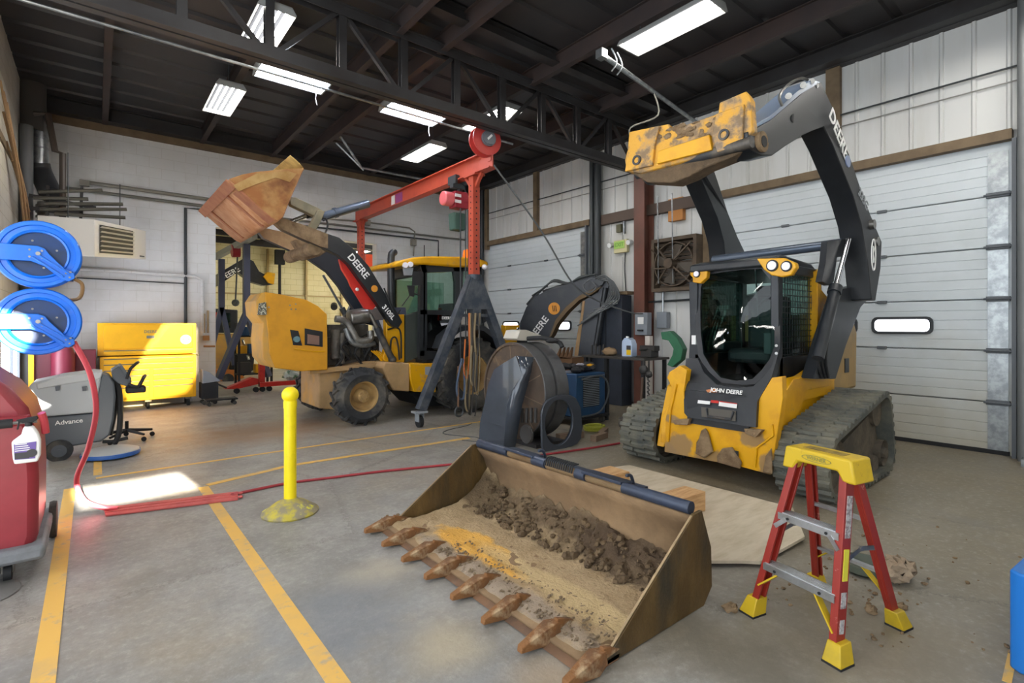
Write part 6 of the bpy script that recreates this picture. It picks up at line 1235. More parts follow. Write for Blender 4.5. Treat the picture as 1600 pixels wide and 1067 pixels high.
m = MB(); m.cyl((-.305, 4.103, .945), (-.305, 4.103, .97), .017, n=14); m.prism([(-.36, 4.09, .985), (-.27, 4.09, 1.0), (-.262, 4.09, .985), (-.285, 4.09, .965), (-.33, 4.09, .965)], (0, .026, 0)); m.bar((-.345, 4.103, .98), (-.352, 4.103, .93), .01, .008); m.go('trigger_head', DK, SB, bev=.003)
MB().rev((-.55, 4.15, 0), (0, 0, 1), [(.001, .002), (.2, .002), (.21, .006), (.2, .012), (.001, .012)], 40).go('rubber_disc', mat('grey_rubber_disc', '#6d6c6a', .7), tg=('flat dark-rimmed disc on the floor in front of the red cart', 'disc'))
# ================================================================ FLOOR SCRUBBER
S_r = root('floor_scrubber', (-.15, 8.0, 0), 'grey walk-behind floor scrubber behind the blue hose reels', 'floor scrubber'); SY = 7.75
GT = mat('scrubber_light_grey', '#a7acb0', .45); GD = mat('scrubber_dark_grey', '#50565d', .5)
m = MB(); m.prism(LY([(44, 606), (50, 598), (96, 588), (150, 582), (159, 584), (156, 605), (147, 645), (62, 652), (50, 640)], SY), (0, .5, 0)); m.go('recovery_tank', GT, S_r, bev=.02)
m = MB(); m.prism(LY([(56, 600), (95, 588), (148, 581), (161, 582), (157, 592), (100, 601), (58, 609)], SY-.015), (0, .53, 0)); m.go('tank_lid', mat('scrubber_lid', '#b4b8bb', .4), S_r, bev=.012)
m = MB()
for x in (90, 132): m.prism(LY([(x-4, 604), (x+4, 603), (x+3, 610), (x-3, 611)], SY-.02), (0, -.01, 0))
m.go('lid_latches', GD, S_r)
m = MB(); m.prism(LY([(158, 584), (171, 587), (179, 598), (181, 620), (178, 655), (172, 680), (158, 690), (110, 698), (66, 698), (60, 690), (61, 653), (147, 646)], SY+.01), (0, .48, 0)); sb = m.go('solution_tank', GD, S_r, bev=.02)
text('lettering', 'Advance', LW, sb, QY(108, 659, SY), (1, 0, .03), (0, 0, 1), .07)
c = QY(92, 705, SY-.02); m = MB(); m.rev(c, (0, 1, 0), [(.07, .0), (.12, 0), (.125, .02), (.125, .07), (.07, .08), (.07, 0)], 30); w_ = m.go('wheel', RUB, S_r); m = MB(); m.cyl(c+Vector((0, .01, 0)), c+Vector((0, .06, 0)), .075, n=20); m.cyl(c, c+Vector((0, .05, 0)), .02, n=10); m.go('wheel_hub', GD, w_)
m = MB(); d0 = QY(174, 709, 7.5); m.rev((d0.x, 7.62, .012), (0, 0, 1), [(.001, .09), (.2, .085), (.27, .06), (.275, .02), (.24, 0), (.001, 0)], 40); bh = m.go('brush_deck', mat('deck_top', '#b0b3b3', .5), S_r); m = MB(); m.rev((d0.x, 7.62, .02), (0, 0, 1), [(.279, 0), (.285, .02), (.279, .045), (.27, .02), (.279, 0)], 40); m.go('blue_skirt', mat('skirt_blue', '#2f5fa8', .4), bh)
m = MB(); m.tube(LY([(176, 590), (186, 610), (188, 650), (185, 680), (178, 694)], SY+.1), .03, n=8, smooth=4); m.tube(LY([(172, 680), (180, 640), (184, 600)], SY+.3), .025, n=8, smooth=4); m.tube(LY([(160, 690), (175, 690), (200, 684)], SY+.1), .02, n=8); m.go('rear_hoses', DK, S_r)
m = MB(); m.prism(LY([(174, 579), (186, 572), (192, 578), (206, 595), (203, 605), (186, 600), (176, 592)], SY+.05), (0, .4, 0)); m.prism(LY([(186, 572), (191, 571), (206, 592), (202, 597)], SY+.0), (0, .5, 0)); m.go('control_console', GD, S_r, bev=.01)
m = MB(); m.tube([QY(198, 592, SY), QY(204, 576, SY), QY(214, 567, SY), QY(216, 566, SY+.2), QY(214, 567, SY+.5), QY(204, 576, SY+.5)], .016, n=8, smooth=3); m.tube([QY(200, 600, SY), QY(216, 604, SY), QY(224, 590, SY), QY(226, 588, SY+.4), QY(216, 604, SY+.5)], .02, n=8, smooth=3); m.go('handle', DK, S_r)
m = MB(); m.box(QY(212, 608, SY+.1), (.2, .2, .08)); m.go('handle_box', DK, S_r, bev=.02)
# rolling stool base next to it
t = root('stool_base', QY(200, 684, 8.6), 'black five-legged caster stool base behind the floor scrubber', 'stool'); c = QY(198, 672, 8.6)
m = MB(); c = Vector((c.x, 8.6, .13))
for k in range(5): a = k*2*PI/5+.3; e = c+Vector((.3*math.cos(a), .3*math.sin(a), -.04)); m.tube([c, e], [.025, .016], n=8); m.cyl((e.x, e.y-.02, .03), (e.x, e.y+.02, .03), .03, n=10)
m.cyl(c, c+Vector((0, 0, .12)), .022, n=10); m.go('star_base', DK, t)
# ================================================================ YELLOW TOOL CHEST
TB = root('tool_chest', (.77, 11.75, 0), 'big yellow rolling tool chest with many drawers against the white wall, half in sunlight', 'tool chest'); TX0, TX1, TY = .05, 1.5, 11.5
TYL = mat('chest_yellow', '#f6b911', .35, 0, '#e8ab0c', 3, .4, .7)
m = MB(); m.bb((TX0, TY, .17), (TX1, TY+.5, .98)); m.go('cabinet', TYL, TB, bev=.008)
m = MB(); m.bb((TX0-.03, TY+.02, 1.0), (TX1, TY+.48, 1.58)); m.go('upper_chest', TYL, TB, bev=.008)
m = MB(); m.bb((TX0+.05, TY-.005, 1.12), (TX1-.06, TY+.03, 1.55)); fl = m.go('flip_front', TYL, TB, bev=.006)
text('lettering', 'DEERE', mat('chest_print', '#7c7c72', .5), fl, (.78, TY-.008, 1.42), (1, 0, 0), (0, 0, 1), .07); MB().bb((.72, TY-.009, 1.3), (.84, TY-.005, 1.35)).go('print_patch', mat('chest_print', '#7c7c72'), fl); MB().cyl((1.33, TY-.006, 1.27), (1.33, TY-.01, 1.27), .09, n=24).go('round_white_sticker', WHT, fl); text('lettering', 'A-14', mat('chest_print', '#7c7c72'), fl, (1.33, TY-.012, 1.27), (1, 0, 0), (0, 0, 1), .06)
HND = mat('drawer_pull', '#6a6863', .35, .6)
def drw(x0, x1, z0, z1):
    d = MB().bb((x0, TY-.015, z0), (x1, TY+.01, z1)).go('drawer', TYL, TB, bev=.004); m = MB(); m.bb((x0+.005, TY-.028, z1-.022), (x1-.005, TY-.013, z1-.006)); m.go('handle', HND, d)
drw(TX0+.05, TX1-.05, 1.03, 1.10); drw(TX0+.05, TX1-.05, .86, .95); drw(TX0+.05, TX1-.05, .76, .85)
for k in range(3): drw(.82, TX1-.05, .44+k*.105, .535+k*.105); drw(TX0+.05, .76, .44+k*.105, .535+k*.105)
drw(.82, TX1-.05, .21, .43); drw(TX0+.05, .76, .21, .43)
m = MB(); 
for x in (TX0-.02, TX1+.04): m.cyl((x, TY+.02, .96), (x, TY+.45, .96), .014, n=8)
m.go('push_handle', HND, TB)
for x in (TX0+.12, .75, TX1-.12):
    k = MB(); k.bb((x-.05, TY+.05, .13), (x+.05, TY+.16, .17)); k = k.go('caster', STL, TB); MB().rev((x-.022, TY+.09, .072), (1, 0, 0), [(.02, 0), (.07, 0), (.07, .044), (.02, .044)], 22).go('caster_wheel', DK, k)
    k = MB(); k.bb((x-.05, TY+.35, .13), (x+.05, TY+.46, .17)); k = k.go('caster', STL, TB); MB().rev((x-.022, TY+.4, .072), (1, 0, 0), [(.02, 0), (.07, 0), (.07, .044), (.02, .044)], 22).go('caster_wheel', DK, k)
# things around the chest
MR = mat('maroon_tank', '#6e2230', .4)
MB().bb((-.82, 11.3, .5), (-.5, 11.7, 1.15)).go('cabinet_block', MR, tg=('maroon metal cabinet left of the tool chest, farther left of the pair', 'cabinet', 'maroon cabinets'), bev=.01)
MB().bb((-.27, 11.35, .4), (-.0, 11.7, 1.12)).go('cabinet_block', MR, tg=('maroon metal cabinet right beside the tool chest', 'cabinet', 'maroon cabinets'), bev=.01)
m = MB(); m.rev((-.42, 11.2, .3), (0, 0, 1), [(.15, 0), (.155, .03), (.155, .75), (.12, .87), (.05, .92), (.001, .93)], 28); m.go('gas_cylinder', mat('maroon_cylinder', '#7c2c3c', .4), tg=('round-topped maroon tank standing between the two maroon cabinets', 'tank'))
m = MB(); m.bb((-.88, 11.15, .0), (.02, 11.75, .3)); m.bb((-.82, 11.32, .3), (-.5, 11.7, .5)); m.bb((-.27, 11.35, .3), (0, 11.7, .4)); m.go('low_bench', BM, tg=('low dark bench under the maroon tanks', 'bench'))
MB().bb((-.77, 10.3, 0), (-.71, 10.36, 1.3)).go('yellow_post', Y_, tg=('thin yellow post at the far left behind the red cart', 'post'))
m = MB(); m.bb((1.58, 11.4, .12), (1.86, 11.75, .42)); st = m.go('creeper_cart', DK, tg=('small black parts cart on casters right of the tool chest', 'cart')); 
m = MB(); m.prism([(1.6, 11.4, .42), (1.9, 11.4, .45), (1.72, 11.4, .62), (1.6, 11.4, .68)], (0, .3, 0)); m.go('open_lid', GRY, st)
for x in (1.63, 1.81):
    for y in (11.45, 11.7): MB().cyl((x, y-.015, .04), (x, y+.015, .04), .04, n=12).go('caster_wheel', RUB, st)
m = MB(); m.bb((1.62, 11.1, .1), (2.15, 11.38, .13)); m.go('creeper', DK, tg=('low black mechanic creeper on the floor right of the tool chest', 'creeper'), bev=.01)
cr = bpy.data.objects['creeper']
for x in (1.67, 2.1):
    for y in (11.14, 11.34): m = MB(); m.cyl((x, y, .035), (x, y+.025, .035), .035, n=12); m.bar((x, y+.01, .06), (x, y+.01, .1), .02, .02); m.go('caster_wheel', RUB, cr)
# ================================================================ SCRAP GROUP IN THE MIDDLE
dc = Vector((4.3, 5.29, .665))
DR = root('steel_drum_shroud', (4.5, 5.2, 0), 'large round brown steel fan shroud standing on edge behind the grey fender', 'fan shroud'); DRC = mat('brown_steel_disc', '#55473b', .6, .2, '#453a31', 2.5, .4, .7, col3='#6f5a44', scale3=4, lo3=.56, hi3=.68)
m = MB(); m.rev(dc, (1, 0, 0), [(.001, .03), (.60, .03), (.61, .0), (.64, .0), (.64, .02)], 64); dd = m.go('face_disc', DRC, DR)
m = MB(); m.rev(dc, (1, 0, 0), cap0=False, n=64, prof=[(.64, 0), (.647, .01), (.64, .19), (.60, .195), (.60, .225), (.64, .23), (.645, .42), (.60, .44), (.60, .40)]); m.go('rim_bands', mat('grey_rim_band', '#5f6062', .45, .3, '#4c4b4a', 4, .4, .7), DR)
m = MB()
for k in range(10): a = k*2*PI/10+.2; e = Vector((0, math.cos(a), math.sin(a))); m.bar(dc+e*.1+Vector((.022, 0, 0)), dc+e*.62+Vector((.022, 0, 0)), .012, .012, up=(1, 0, 0))
m.go('spokes', mat('dull_spoke', '#6f5d4a', .6), dd)
m = MB(); m.bb((4.25, 4.75, 0), (4.75, 5.65, .045)); m.go('shroud_skid', BM, DR)
MB().rev(QX(826, 678, 4.15), (-1, 0, 0), [(.001, 0), (.05, 0), (.11, .01), (.12, .03), (.11, .05), (.05, .04), (.001, .04)], 26).go('small_wheel', mat('dark_iron', '#3a3836', .6, .3), tg=('small dark iron wheel leaning at the foot of the brown fan shroud', 'wheel'))
m = MB()
for k in range(4): q = QX(816+k*7, 660, 4.2); m.cyl(q, q+Vector((0, 0, .18)), .02, n=8)
m.go('iron_pins', mat('dark_iron', '#3a3836'), tg=('row of dark iron pins standing in front of the brown fan shroud', 'pins'))
a, b = (3.80, 5.36), (4.05, 4.95)
FEN = mat('glossy_slate_fender', '#3c434d', .18, .1, '#333941', 2, .4, .7, coat=.5)
ff = lambda P, o=0: [QP(x, y, a, b)+Vector((.75, .45, 0))*o for x, y in P]
t = root('fender', (3.95, 5.15, 0), 'glossy slate-grey sheet-metal fender leaning upright behind the toothed bucket', 'fender')
fr = [(748, 690), (750, 660), (757, 630), (763, 600), (772, 577), (787, 567), (806, 556), (816, 586), (800, 610), (792, 632), (787, 700)]
m = MB(); m.prism(ff(fr), (.02, .015, 0)); m.go('front_face', FEN, t)
m = MB(); P0 = [QP(787, 700, a, b), QP(792, 632, a, b), QP(800, 610, a, b), QP(816, 586, a, b), QP(808, 556, a, b)]; P1 = [QP(805, 700, (4.04, 4.97), (4.22, 4.85)), QP(816, 632, (4.04, 4.97), (4.22, 4.85)), QP(822, 610, (4.04, 4.97), (4.22, 4.85)), QP(830, 580, (4.04, 4.97), (4.22, 4.85)), QP(834, 558, (4.04, 4.97), (4.22, 4.85))]
m.grid([P0, P1]); m.go('side_face', FEN, t, thick=.02)
m = MB(); m.bar(QP(789, 571, a, b), QP(808, 570, a, b), .01, .01); m.bar(QP(760, 660, a, b), QP(783, 664, a, b), .01, .012); m.go('pressed_edge', FEN, t)
t = root('radiator_shroud', (4.4, 4.55, 0), 'dark grey square shroud with a big round hole standing on the floor beside the fender', 'radiator shroud')
a2_, b2_ = (4.24, 4.57), (4.84, 4.53)
SH = mat('shroud_grey', '#41464e', .4, .1, '#3c4047', 3, .4, .7); n = 32; O = []; I = []
oc = [(848, 708), (847, 646), (850, 634), (858, 625), (874, 618), (892, 618), (901, 624), (907, 638), (909, 664), (907, 688), (900, 694), (876, 702)]
oc3 = [QP(x, y, a2_, b2_) for x, y in oc]; ce = QP(874, 660, a2_, b2_); 
def poly_at(P, ang):
    dx = Vector((b2_[0]-a2_[0], b2_[1]-a2_[1], 0)).normalized(); d = (math.cos(ang), math.sin(ang)); best = None
    for i in range(len(P)):
        p = P[i]-ce; q = P[(i+1) % len(P)]-ce; p = (p.dot(dx), p.z); q = (q.dot(dx), q.z); e = (q[0]-p[0], q[1]-p[1]); det = d[0]*(-e[1])+d[1]*e[0]
        if abs(det) < 1e-9: continue
        t_ = (p[0]*(-e[1])+p[1]*e[0])/det; s_ = (d[0]*p[1]-d[1]*p[0])/det
        if t_ > 0 and -1e-6 <= s_ <= 1+1e-6: best = t_ if best is None else min(best, t_)
    return ce+dx*d[0]*best+Vector((0, 0, d[1]*best))
dx = Vector((b2_[0]-a2_[0], b2_[1]-a2_[1], 0)).normalized()
for k in range(n):
    g = 2*PI*k/n; O.append(poly_at(oc3, g)); I.append(ce+dx*.235*math.cos(g)+Vector((0, 0, .29*math.sin(g))))
MB().ringplate(O, I, (.0, .02, 0)).go('face', SH, t); I2 = [p+Vector((.02, .06, 0)) for p in I]; O2 = [p+Vector((.02, .05, 0)) for p in O]
m = MB(); m.grid([I+[I[0]], I2+[I2[0]]]); m.grid([O+[O[0]], O2+[O2[0]]]); m.go('flange', SH, t, thick=.012)
# welder
t = root('welder', (5.95, 5.65, 0), 'blue welding machine with louvred end panel on a cart beside the scrap shroud', 'welder'); WB = mat('welder_blue', '#1f4a72', .4, 0, '#1b3c5c', 3, .4, .7)
m = MB(); m.bb((5.62, 5.38, .14), (6.28, 5.95, .8)); bx = m.go('case', WB, t, bev=.015)
m = MB()
for k in range(16): m.box((5.95, 5.375, .30+k*.027), (.36, .012, .012))
m.go('louver', mat('louver_grey', '#8b939b', .4, .4), bx); MB().bb((5.77, 5.378, .28), (6.14, 5.383, .74)).go('louver_recess', DK, bx); MB().box((5.95, 5.372, .755), (.6, .01, .012)).go('trim_strip', GAL, bx)
m = MB(); m.tube([(5.68, 5.32, .72), (6.15, 5.33, .74), (6.32, 5.34, .5), (6.1, 5.32, .2), (5.7, 5.32, .16)], .014, n=6, smooth=7); m.go('lead_cable', mat('hose_grey', '#55585a'), t)
m = MB(); m.bb((5.6, 5.35, .1), (6.35, 6.0, .14)); m.go('cart_frame', DK, t)
for x in (5.68, 6.25): 
    for y in (5.42, 5.9): MB().rev((x-.02, y, .052), (1, 0, 0), [(.015, 0), (.05, 0), (.05, .04), (.015, .04)], 16).go('cart_wheel', RUB, t)
m = MB(); random.seed(2)
for k in range(9): m.sph((5.7+k*.07, 5.6+random.uniform(-.1, .1), .84+random.uniform(0, .06)), (.09, .12, .05), 10, 7)
m.go('jacket_heap', mat('black_cloth', '#25262a', .8), tg=('heap of black clothing thrown on top of the blue welder', 'clothes'), noise=.012)
MB().sph((5.83, 5.5, .93), (.08, .05, .02), 10, 6).go('shiny_bag', mat('pale_plastic', '#b6b2bd', .3), tg=('pale crinkled plastic lying on the black clothes on the welder', 'bag'), noise=.006)
MB().sph((6.12, 5.55, .90), (.07, .05, .025), 10, 6).go('yellow_glove', Y_, tg=('yellow glove on the black clothes on the welder', 'glove'), noise=.006)
# work bench
t = root('work_bench', (6.7, 5.3, 0), 'dark steel work bench under the wall in front of the black cabinet', 'bench')
m = MB(); m.bb((6.4, 4.72, 1.0), (7.05, 6.0, 1.035)); m.go('bench_top', mat('bench_steel', '#4a4642', .5, .4), t, bev=.004)
for x, y in ((6.45, 4.78), (6.45, 5.5), (7.0, 4.78), (7.0, 5.95), (6.45, 5.95)): MB().bar((x, y, 0), (x, y, 1.0), .05, .05).go('leg', DK, t)
t = root('plastic_jug', QX(979, 559, 6.6), 'pale blue plastic jug with yellow label on the work bench', 'jug'); jc = QX(979, 559, 6.6); jc.z = 1.035
m = MB(); m.prism([jc+Vector((0, y, z)) for y, z in ((-.095, 0), (-.1, .02), (-.1, .2), (-.07, .27), (-.02, .3), (.05, .3), (.095, .25), (.1, .2), (.1, .02), (.095, 0))], (.14, 0, 0)); j = m.go('body', mat('pale_blue_plastic', '#b4c4dc', .4), t, bev=.012)
m = MB(); m.prism([jc+Vector((-.002, y, z)) for y, z in ((-.085, .03), (.0, .03), (.0, .11), (-.085, .11))], (-.002, 0, 0)); m.go('yellow_label', mat('label_yellow2', '#e0b818', .5), j); m = MB(); m.prism([jc+Vector((-.002, y, z)) for y, z in ((-.085, .112), (.0, .112), (.0, .18), (-.085, .18))], (-.002, 0, 0)); m.go('dark_label', mat('label_dark', '#3c3a3e'), j); MB().cyl(jc+Vector((.05, .02, .3)), jc+Vector((.05, .02, .325)), .025, n=12).go('cap', WHT, t)
m = MB(); c = QX(952, 548, 6.65); m.sph((6.65, c.y, 1.1), (.1, .14, .07), 12, 8); m.go('leather_gloves', mat('tan_leather', '#8d7456', .8), tg=('tan leather gloves on the work bench beside the jug', 'gloves'), noise=.012)
for k in range(4): q = QX(925+k*6, 550, 6.6); MB().cyl((6.6, q.y, 1.035), (6.6, q.y, 1.2+.02*(k % 2)), .02, n=8).go('chisel', mat('dark_iron', '#3a3836'), tg=('upright iron tool on the work bench left of the gloves', 'tool', 'iron tools standing on the work bench'))
# vise + green clamp
t = root('bench_vise', (6.7, 4.85, 1.035), 'grey bench vise with large green jaw on the work bench next to the track loader', 'vise')
m = MB(); q = QX(1022, 548, 6.75); m.box((6.75, 4.88, 1.1), (.2, .2, .12)); m.box((6.75, 4.88, 1.18), (.14, .28, .08)); m.cyl((6.5, 4.88, 1.16), (6.75, 4.88, 1.16), .02, n=8); m.go('vise_body', mat('dark_iron', '#3a3836'), t, bev=.01)
GRN = mat('tool_green', '#2f6b4a', .5, 0, '#265a3e', 4, .4, .7)
m = MB(); m.prism(LX([(1032, 519), (1046, 517), (1058, 528), (1067, 545), (1064, 562), (1050, 574), (1042, 570), (1050, 555), (1052, 545), (1044, 532), (1034, 530)], 6.6), (.12, 0, 0)); m.go('green_jaw', GRN, t, bev=.01)
t = root('hanging_wrenches', QX(1010, 585, 6.35), 'dark pulley blocks and wrenches hanging below the bench end', 'tools')
m = MB(); q = QX(1006, 578, 6.36); m.sph(q, (.05, .08, .07), 12, 8); m.bar(q+Vector((0, 0, .15)), q, .03, .02); q2 = QX(1014, 585, 6.36); m.sph(q2, (.04, .06, .05), 12, 8); m.bar(q2, q2+Vector((0, 0, .2)), .02, .02); m.go('blocks', mat('dark_iron', '#3a3836'), t, noise=.006)
m = MB(); m.tube(LX([(1004, 590), (1002, 620), (1004, 640)], 6.34), .02, n=8); m.go('handle', mat('worn_wood_handle', '#5c4638', .6), t)
m = MB()
for k in range(9): q = QX(1012+(k % 2)*1.5, 592+k*3.4, 6.3); m.rev(q, (1, 0, .4*(k % 2)), [(.012, 0), (.02, .004), (.012, .008), (.008, .004), (.012, 0)], 8)
m.go('chain', DK, t)
wp = QX(1014, 580, 7.2); MB().bar((7.2, wp.y, 0), (7.2, wp.y, 1.36), .09, .09).go('white_post', mat('off_white_post', '#cfc6bd', .6), tg=('off-white square post behind the hanging chain', 'post'))
m = MB(); m.bb((XW-.55, 6.25, 0), (XW-.25, 7.0, 2.12)); cb_ = m.go('storage_cabinet', mat('cabinet_blue_black', '#333944', .5, 0, '#2a2f38', 3, .4, .7), tg=('tall blue-black storage cabinet against the wall behind the work bench', 'cabinet'), bev=.006)
MB().bb((XW-.56, 6.63, .05), (XW-.55, 6.64, 2.1)).go('door_seam', DK, cb_); MB().bb((XW-.565, 6.35, 1.95), (XW-.55, 6.58, 2.02)).go('sign_plate', WHT, cb_)
MB().bb((XW-.5, 6.16, 2.13), (XW-.25, 7.05, 2.19)).go('shelf_board', BRN, tg=('brown board lying over the blue-black storage cabinet', 'board'))
bx = QX(1007, 506, 7.98); t = root('electric_box', bx, 'grey electric disconnect box on the red-brown column', 'electric box'); m = MB(); m.box((7.94, bx.y, bx.z), (.14, .28, .42)); m.go('case', mat('electric_grey', '#7f858c', .5), t, bev=.01); MB().box((7.865, bx.y, bx.z+.06), (.01, .13, .13)).go('label', WHT, t); m = MB(); m.box((7.85, bx.y-.0, bx.z-.12), (.03, .12, .03)); m.go('lever', DK, t)
bx = QX(1035, 500, 8.2); MB().box((XW-.09, bx.y, bx.z), (.12, .22, .3)).go('wall_box', mat('electric_grey', '#7f858c'), tg=('small grey electric box on the wall right of the red-brown column', 'electric box'), bev=.008)
MB().tube([(XW-.1, bx.y, bx.z+.15), (XW-.1, bx.y, bx.z+.6)], .02, n=8).go('wall_conduit', GAL, tg=('short conduit rising above the small grey electric box', 'conduit'))
# clutter between welder and loader
for x, y, w_, l_, ry, lab in ((5.25, 4.6, .09, .32, .2, 'short wooden block nearest the track'), (5.0, 4.9, .1, .4, -.2, 'dark wooden block behind the shorter one'), (5.5, 4.75, .08, .34, .5, 'wooden block next to the left rubber track')):
    MB().box((x, y, .04), (l_, w_, .08), rz=ry).go('wood_block', mat('grey_brown_wood', '#7b6653', .8), tg=(lab+' on the floor by the radiator shroud', 'wood block', 'wood blocks on the floor by the welder'), bev=.004)
m = MB(); random.seed(6)
for k in range(5): x, y = 5.9+.1*k, 4.55+random.uniform(-.1, .15); m.sph((x, y, .12+.05*(k % 2)), (.14, .12, .12), 10, 7)
m.go('scrap_heap', mat('scrap_dark', '#3a3632', .8, 0, '#6c6458', 9, .45, .65, bump=.6), tg=('dark heap of scrap parts and hoses under the work bench', 'scrap', None, 'stuff'), noise=.02)
m = MB(); c = Vector((5.6, 5.0, .03)); 
for k in range(3): m.tube([c+Vector((.16*math.cos(a/3), .13*math.sin(a/3), .02*k+.01)) for a in range(0, 19)], .016, n=6)
m.go('coiled_hose', mat('yellow_green_hose', '#9a9c2e', .5), tg=('yellow-green hose coiled on the floor in front of the welder', 'hose'))
m = MB(); m.tube([(6.2, 4.6, .05), (6.0, 4.55, .2), (6.3, 4.4, .3), (6.7, 4.4, .12)], .02, n=8, smooth=6); m.go('loose_hose', mat('hose_grey', '#55585a'), tg=('grey hose looping on the floor behind the far rubber track', 'hose'))
p = QY(826, 524, 5.4); m = MB(); m.prism(LY([(808, 529), (813, 516), (822, 515), (846, 524), (850, 531), (846, 533), (812, 532)], 5.15), (0, .3, 0)); m.go('plastic_cover', mat('pale_tan_plastic', '#b5b0a4', .5), tg=('pale tan plastic cover resting on top of the brown fan shroud', 'cover'), bev=.006)
m = MB(); m.tube([(4.45, 5.15, 1.36), (4.55, 4.95, 1.37), (4.68, 4.8, 1.32), (4.7, 4.75, 1.25)], .03, n=8, smooth=4); m.sph((4.62, 4.85, 1.33), (.1, .08, .03), 10, 6); m.go('black_strap', DK, tg=('black strap draped over the rim of the brown fan shroud', 'strap'))
m = MB()
for k in range(4): q = QX(870+k*6, 552, 7.0); m.prism([q+Vector((0, .05, -.1)), q+Vector((0, -.05, -.1)), q+Vector((0, -.09, .12))], (.05, 0, 0))
m.bb((7.0, q.y-.1, q.z-.45), (7.4, q.y+.55, q.z-.08)); m.prism([(7.0, q.y+.0, 0), (7.3, q.y+.0, 0), (7.3, q.y, q.z-.4), (7.0, q.y, q.z-.4)], (0, .4, 0)); m.go('digging_bucket', mat('rust_dark', '#6e5138', .8), tg=('small rusty toothed digging bucket behind the brown fan shroud', 'bucket'))
# blue thing at the right edge
t = root('blue_cabinet', (3.2, .15, 0), 'bright blue metal box corner at the right edge of the photo', 'cabinet')
p1, p2 = G(1583, 1050, 0), G(1583, 972, .0)
m = MB(); m.prism([(3.15, .34, 0), (3.18, .375, .0), (3.75, .32, 0), (3.7, -.1, 0), (3.1, -.1, 0)], (0, 0, .44)); m.go('case', mat('bright_blue_paint', '#1a6fc0', .4), t, bev=.01)
# floor item by the right wall
MB().box((7.9, .78, .04), (.2, .1, .08)).go('floor_bracket', GAL, tg=('small metal foot on the floor by the grey pipe at the right edge', 'bracket'))
# ================================================================ NEXT BAY CONTENTS
FB = root('gantry_crane', (2.6, 13.6, 0), 'slate-blue gantry crane frame in the next bay seen through the opening', 'gantry crane')
SB_ = mat('slate_blue_steel', '#434a63', .45); 
m = MB(); m.bar(QY(385, 382, 13.5), QY(385, 496, 13.5), .16, .14); m.go('post', SB_, FB); m = MB(); m.bar(QY(385, 490, 13.5), QY(341, 592, 13.3), .14, .12); m.bar(QY(385, 490, 13.5), QY(420, 588, 13.7), .12, .12); m.go('leg', SB_, FB)
m = MB(); m.bar(QY(346, 405, 15.2), QY(346, 480, 15.2), .15, .14); m.go('post', SB_, FB); m = MB(); m.bar(QY(346, 480, 15.2), QY(325, 570, 15.2), .12, .12); m.bar(QY(346, 480, 15.2), QY(366, 570, 15.2), .12, .12); m.go('leg', SB_, FB)
m = MB(); m.bar(QY(336, 402, 15.6), QY(398, 368, 12.9), .12, .14); m.go('beam', GRY, FB)
MB().cyl(QY(374, 392, 14.2), QY(362, 392, 14.2), .16, n=16).go('hoist_motor', mat('dark_red', '#8d2430'), FB); MB().cyl(QY(371, 400, 14.2), QY(368, 470, 14.2), .02, n=6).go('hoist_chain', PIP, FB); MB().sph(QY(368, 473, 14.2), .09, 10, 8).go('hook', PIP, FB)
EX = root('excavator', (3.4, 16.2, 0), 'yellow and black machine with a dark boom parked in the next bay', 'excavator')
BP_ = [(340, 428), (384, 402), (396, 408), (405, 424), (418, 431), (429, 436), (428, 444), (412, 446), (392, 440), (372, 425), (340, 447)]
bo = MB().prism(LY(BP_, 15.8), (0, .3, 0)).go('boom', BK, EX); text('lettering', 'DEERE', LW, bo, QY(359, 428, 15.78), QY(372, 421, 15.78)-QY(348, 434, 15.78), (0, 0, 1), .2)
m = MB(); m.prism(LY([(418, 425), (430, 427), (428, 444), (420, 442), (412, 432)], 15.7), (0, .3, 0)); m.go('coupler', Y_, EX)
m = MB(); m.prism(LY([(336, 482), (372, 484), (372, 520), (336, 520)], 16.4), (0, 1.2, 0)); m.go('cab', mat('cab_black', '#24272a'), EX, bev=.03)
MB().prism(LY([(349, 489), (360, 489), (360, 512), (349, 512)], 16.37), (0, .02, 0)).go('cab_window', GL2, EX); MB().prism(LY([(337, 488), (345, 488), (345, 497), (337, 497)], 16.36), (0, .02, 0)).go('red_sticker', RED, EX)
m = MB(); m.prism(LY([(336, 522), (392, 522), (396, 560), (380, 580), (336, 580)], 16.4), (0, 1.3, 0)); m.go('body', YD, EX, bev=.03)
m = MB(); m.prism(LY([(366, 546), (398, 546), (396, 578), (380, 588), (360, 584)], 16.1), (0, .5, 0)); m.go('drive_unit', DK, EX)
m = MB(); m.prism(LY([(336, 578), (372, 578), (382, 590), (360, 598), (336, 594)], 16.0), (0, 1.2, 0)); m.go('lower_frame', mat('orange_frame', '#c0702a', .6), EX)
m = MB(); m.rev(QY(357, 592, 15.9), (0, 1, 0), [(.05, 0), (.14, 0), (.14, .1), (.05, .1)], 16); m.go('wheel', RUB, EX)
MB().bar(QY(371, 516, 14.6), QY(371, 546, 14.6), .08, .05).go('safety_marker', mat('fluorescent_yellow', '#d8e020', .5), tg=('fluorescent yellow upright marker in the next bay', 'marker'))
MB().cyl(QY(379, 530, 14.4), QY(389, 562, 14.4), .03, n=8).go('chrome_bar', CHR, tg=('leaning bright metal bar in the next bay', 'bar'))
RJ = root('floor_jack', (3.0, 13.2, 0), 'red floor jack lying low in the opening to the next bay', 'jack')
m = MB(); m.prism(LY([(352, 608), (395, 590), (404, 592), (404, 600), (370, 608)], 12.9), (0, .25, 0)); m.go('jack_body', RED, RJ)
for x in (370, 400): q = QY(x, 603, 12.88); MB().cyl((q.x, 12.85, .06), (q.x, 12.93, .06), .06, n=12).go('jack_wheel', DK, RJ)
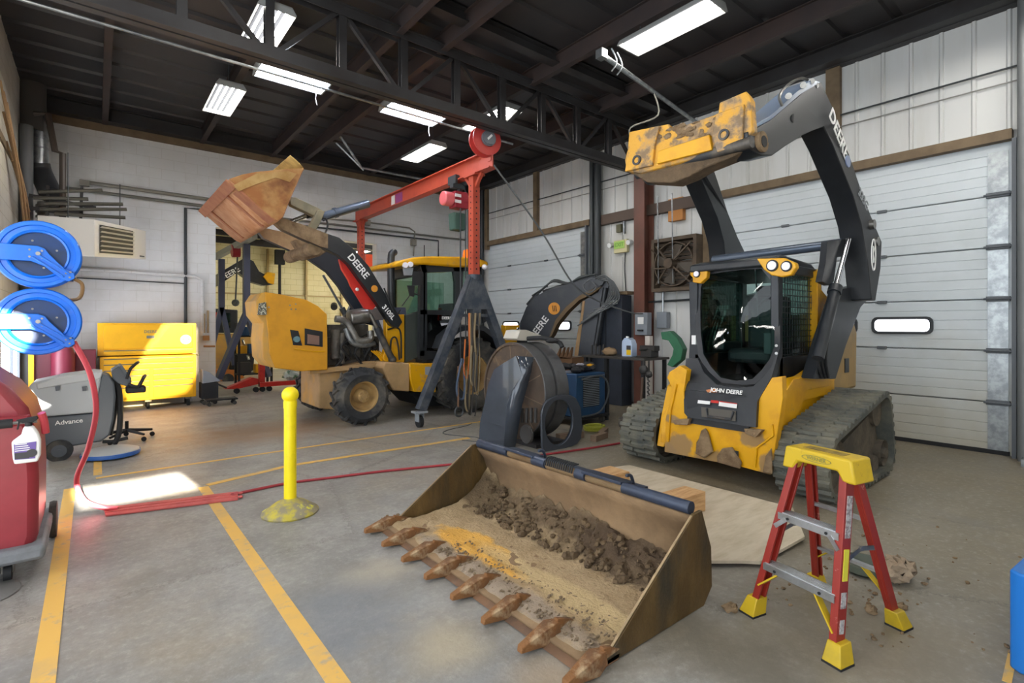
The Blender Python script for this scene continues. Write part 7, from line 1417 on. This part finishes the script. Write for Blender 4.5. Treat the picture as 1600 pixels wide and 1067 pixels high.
MB().cyl(QY(354, 606, 12.9), QY(340, 600, 12.9), .02, n=8).go('jack_handle', PIP, RJ)
RS = root('engine_stand', (3.5, 12.9, 0), 'red engine stand on casters behind the yellow hood', 'engine stand')
m = MB(); m.bb((2.93, 12.85, .12), (3.05, 12.97, .72)); m.bb((2.93, 12.8, .12), (4.1, 12.95, .22)); m.bb((4.0, 12.8, .12), (4.1, 13.6, .22)); m.bb((3.98, 12.85, .2), (4.08, 12.97, .75)); m.go('frame', RED, RS)
for x in (3.0, 3.15, 4.05): MB().cyl((x, 12.85, .06), (x, 12.92, .06), .06, n=12).go('caster_wheel', DK, RS)
m = MB(); m.rock((3.65, 12.95, .335), (.2, .14, .11), 12, 8); m.go('rag_pile', mat('white_green_rag', '#b8c0b4', .8, 0, '#3f6b46', 8, .5, .6), tg=('crumpled white and green bag lying on the red engine stand', 'bag'), noise=.02)
CA = root('storage_rack', (2.9, 14.2, 0), 'dark rack of blue and yellow parts in the next bay left of the hood', 'rack')
m = MB(); 
for x in (2.75, 3.5): 
    for y in (14.1, 14.5): m.bar((x, y, 0), (x, y, 1.6), .05, .05)
for z in (.3, .8, 1.25): m.bb((2.72, 14.08, z), (3.52, 14.52, z+.03))
m.go('frame', DK, CA)
for k, (x, z, mm, s) in enumerate([(2.85, .83, 'machine_yellow', .2), (3.1, .83, 'welder_blue', .24), (3.35, .83, 'red_paint', .15), (2.9, 1.28, 'welder_blue', .22), (3.2, 1.28, 'dark_iron', .25), (2.9, .33, 'dark_iron', .28), (3.25, .33, 'machine_yellow', .22)]):
    MB().box((x, 14.3, z+s/2+.003), (s, .25, s)).go('parts_bin', MATS[mm], tg=({'machine_yellow': 'yellow', 'welder_blue': 'blue', 'red_paint': 'red', 'dark_iron': 'black'}[mm]+' parts bin on the '+('top' if z > 1 else 'middle' if z > .5 else 'bottom')+' shelf of the rack in the next bay', 'bin', 'parts bins on the rack in the next bay'), bev=.01)
MB().cyl(QY(437, 407, 18.8), QY(437, 460, 18.8), .05, n=8).go('drop_cable', DK, tg=('black cable hanging in front of the cream wall of the next bay', 'cable'))
MB().box(QY(437, 402, 18.8), (.3, .2, .5)).go('hanging_motor', DK, tg=('black box hanging high on the cream wall of the next bay', 'motor'))
MB().cyl(QY(522, 477, 18.9), QY(522, 480, 18.7), .12, n=12).go('round_gauge', DK, tg=('small round dark thing on the cream wall of the next bay', 'gauge'))
MB().box(QY(575, 408, 12.8), (.18, .15, .34)).go('orange_box', mat('pendant_orange', '#d8452a'), tg=('orange box hanging by the opening edge above the loader arm', 'box'))
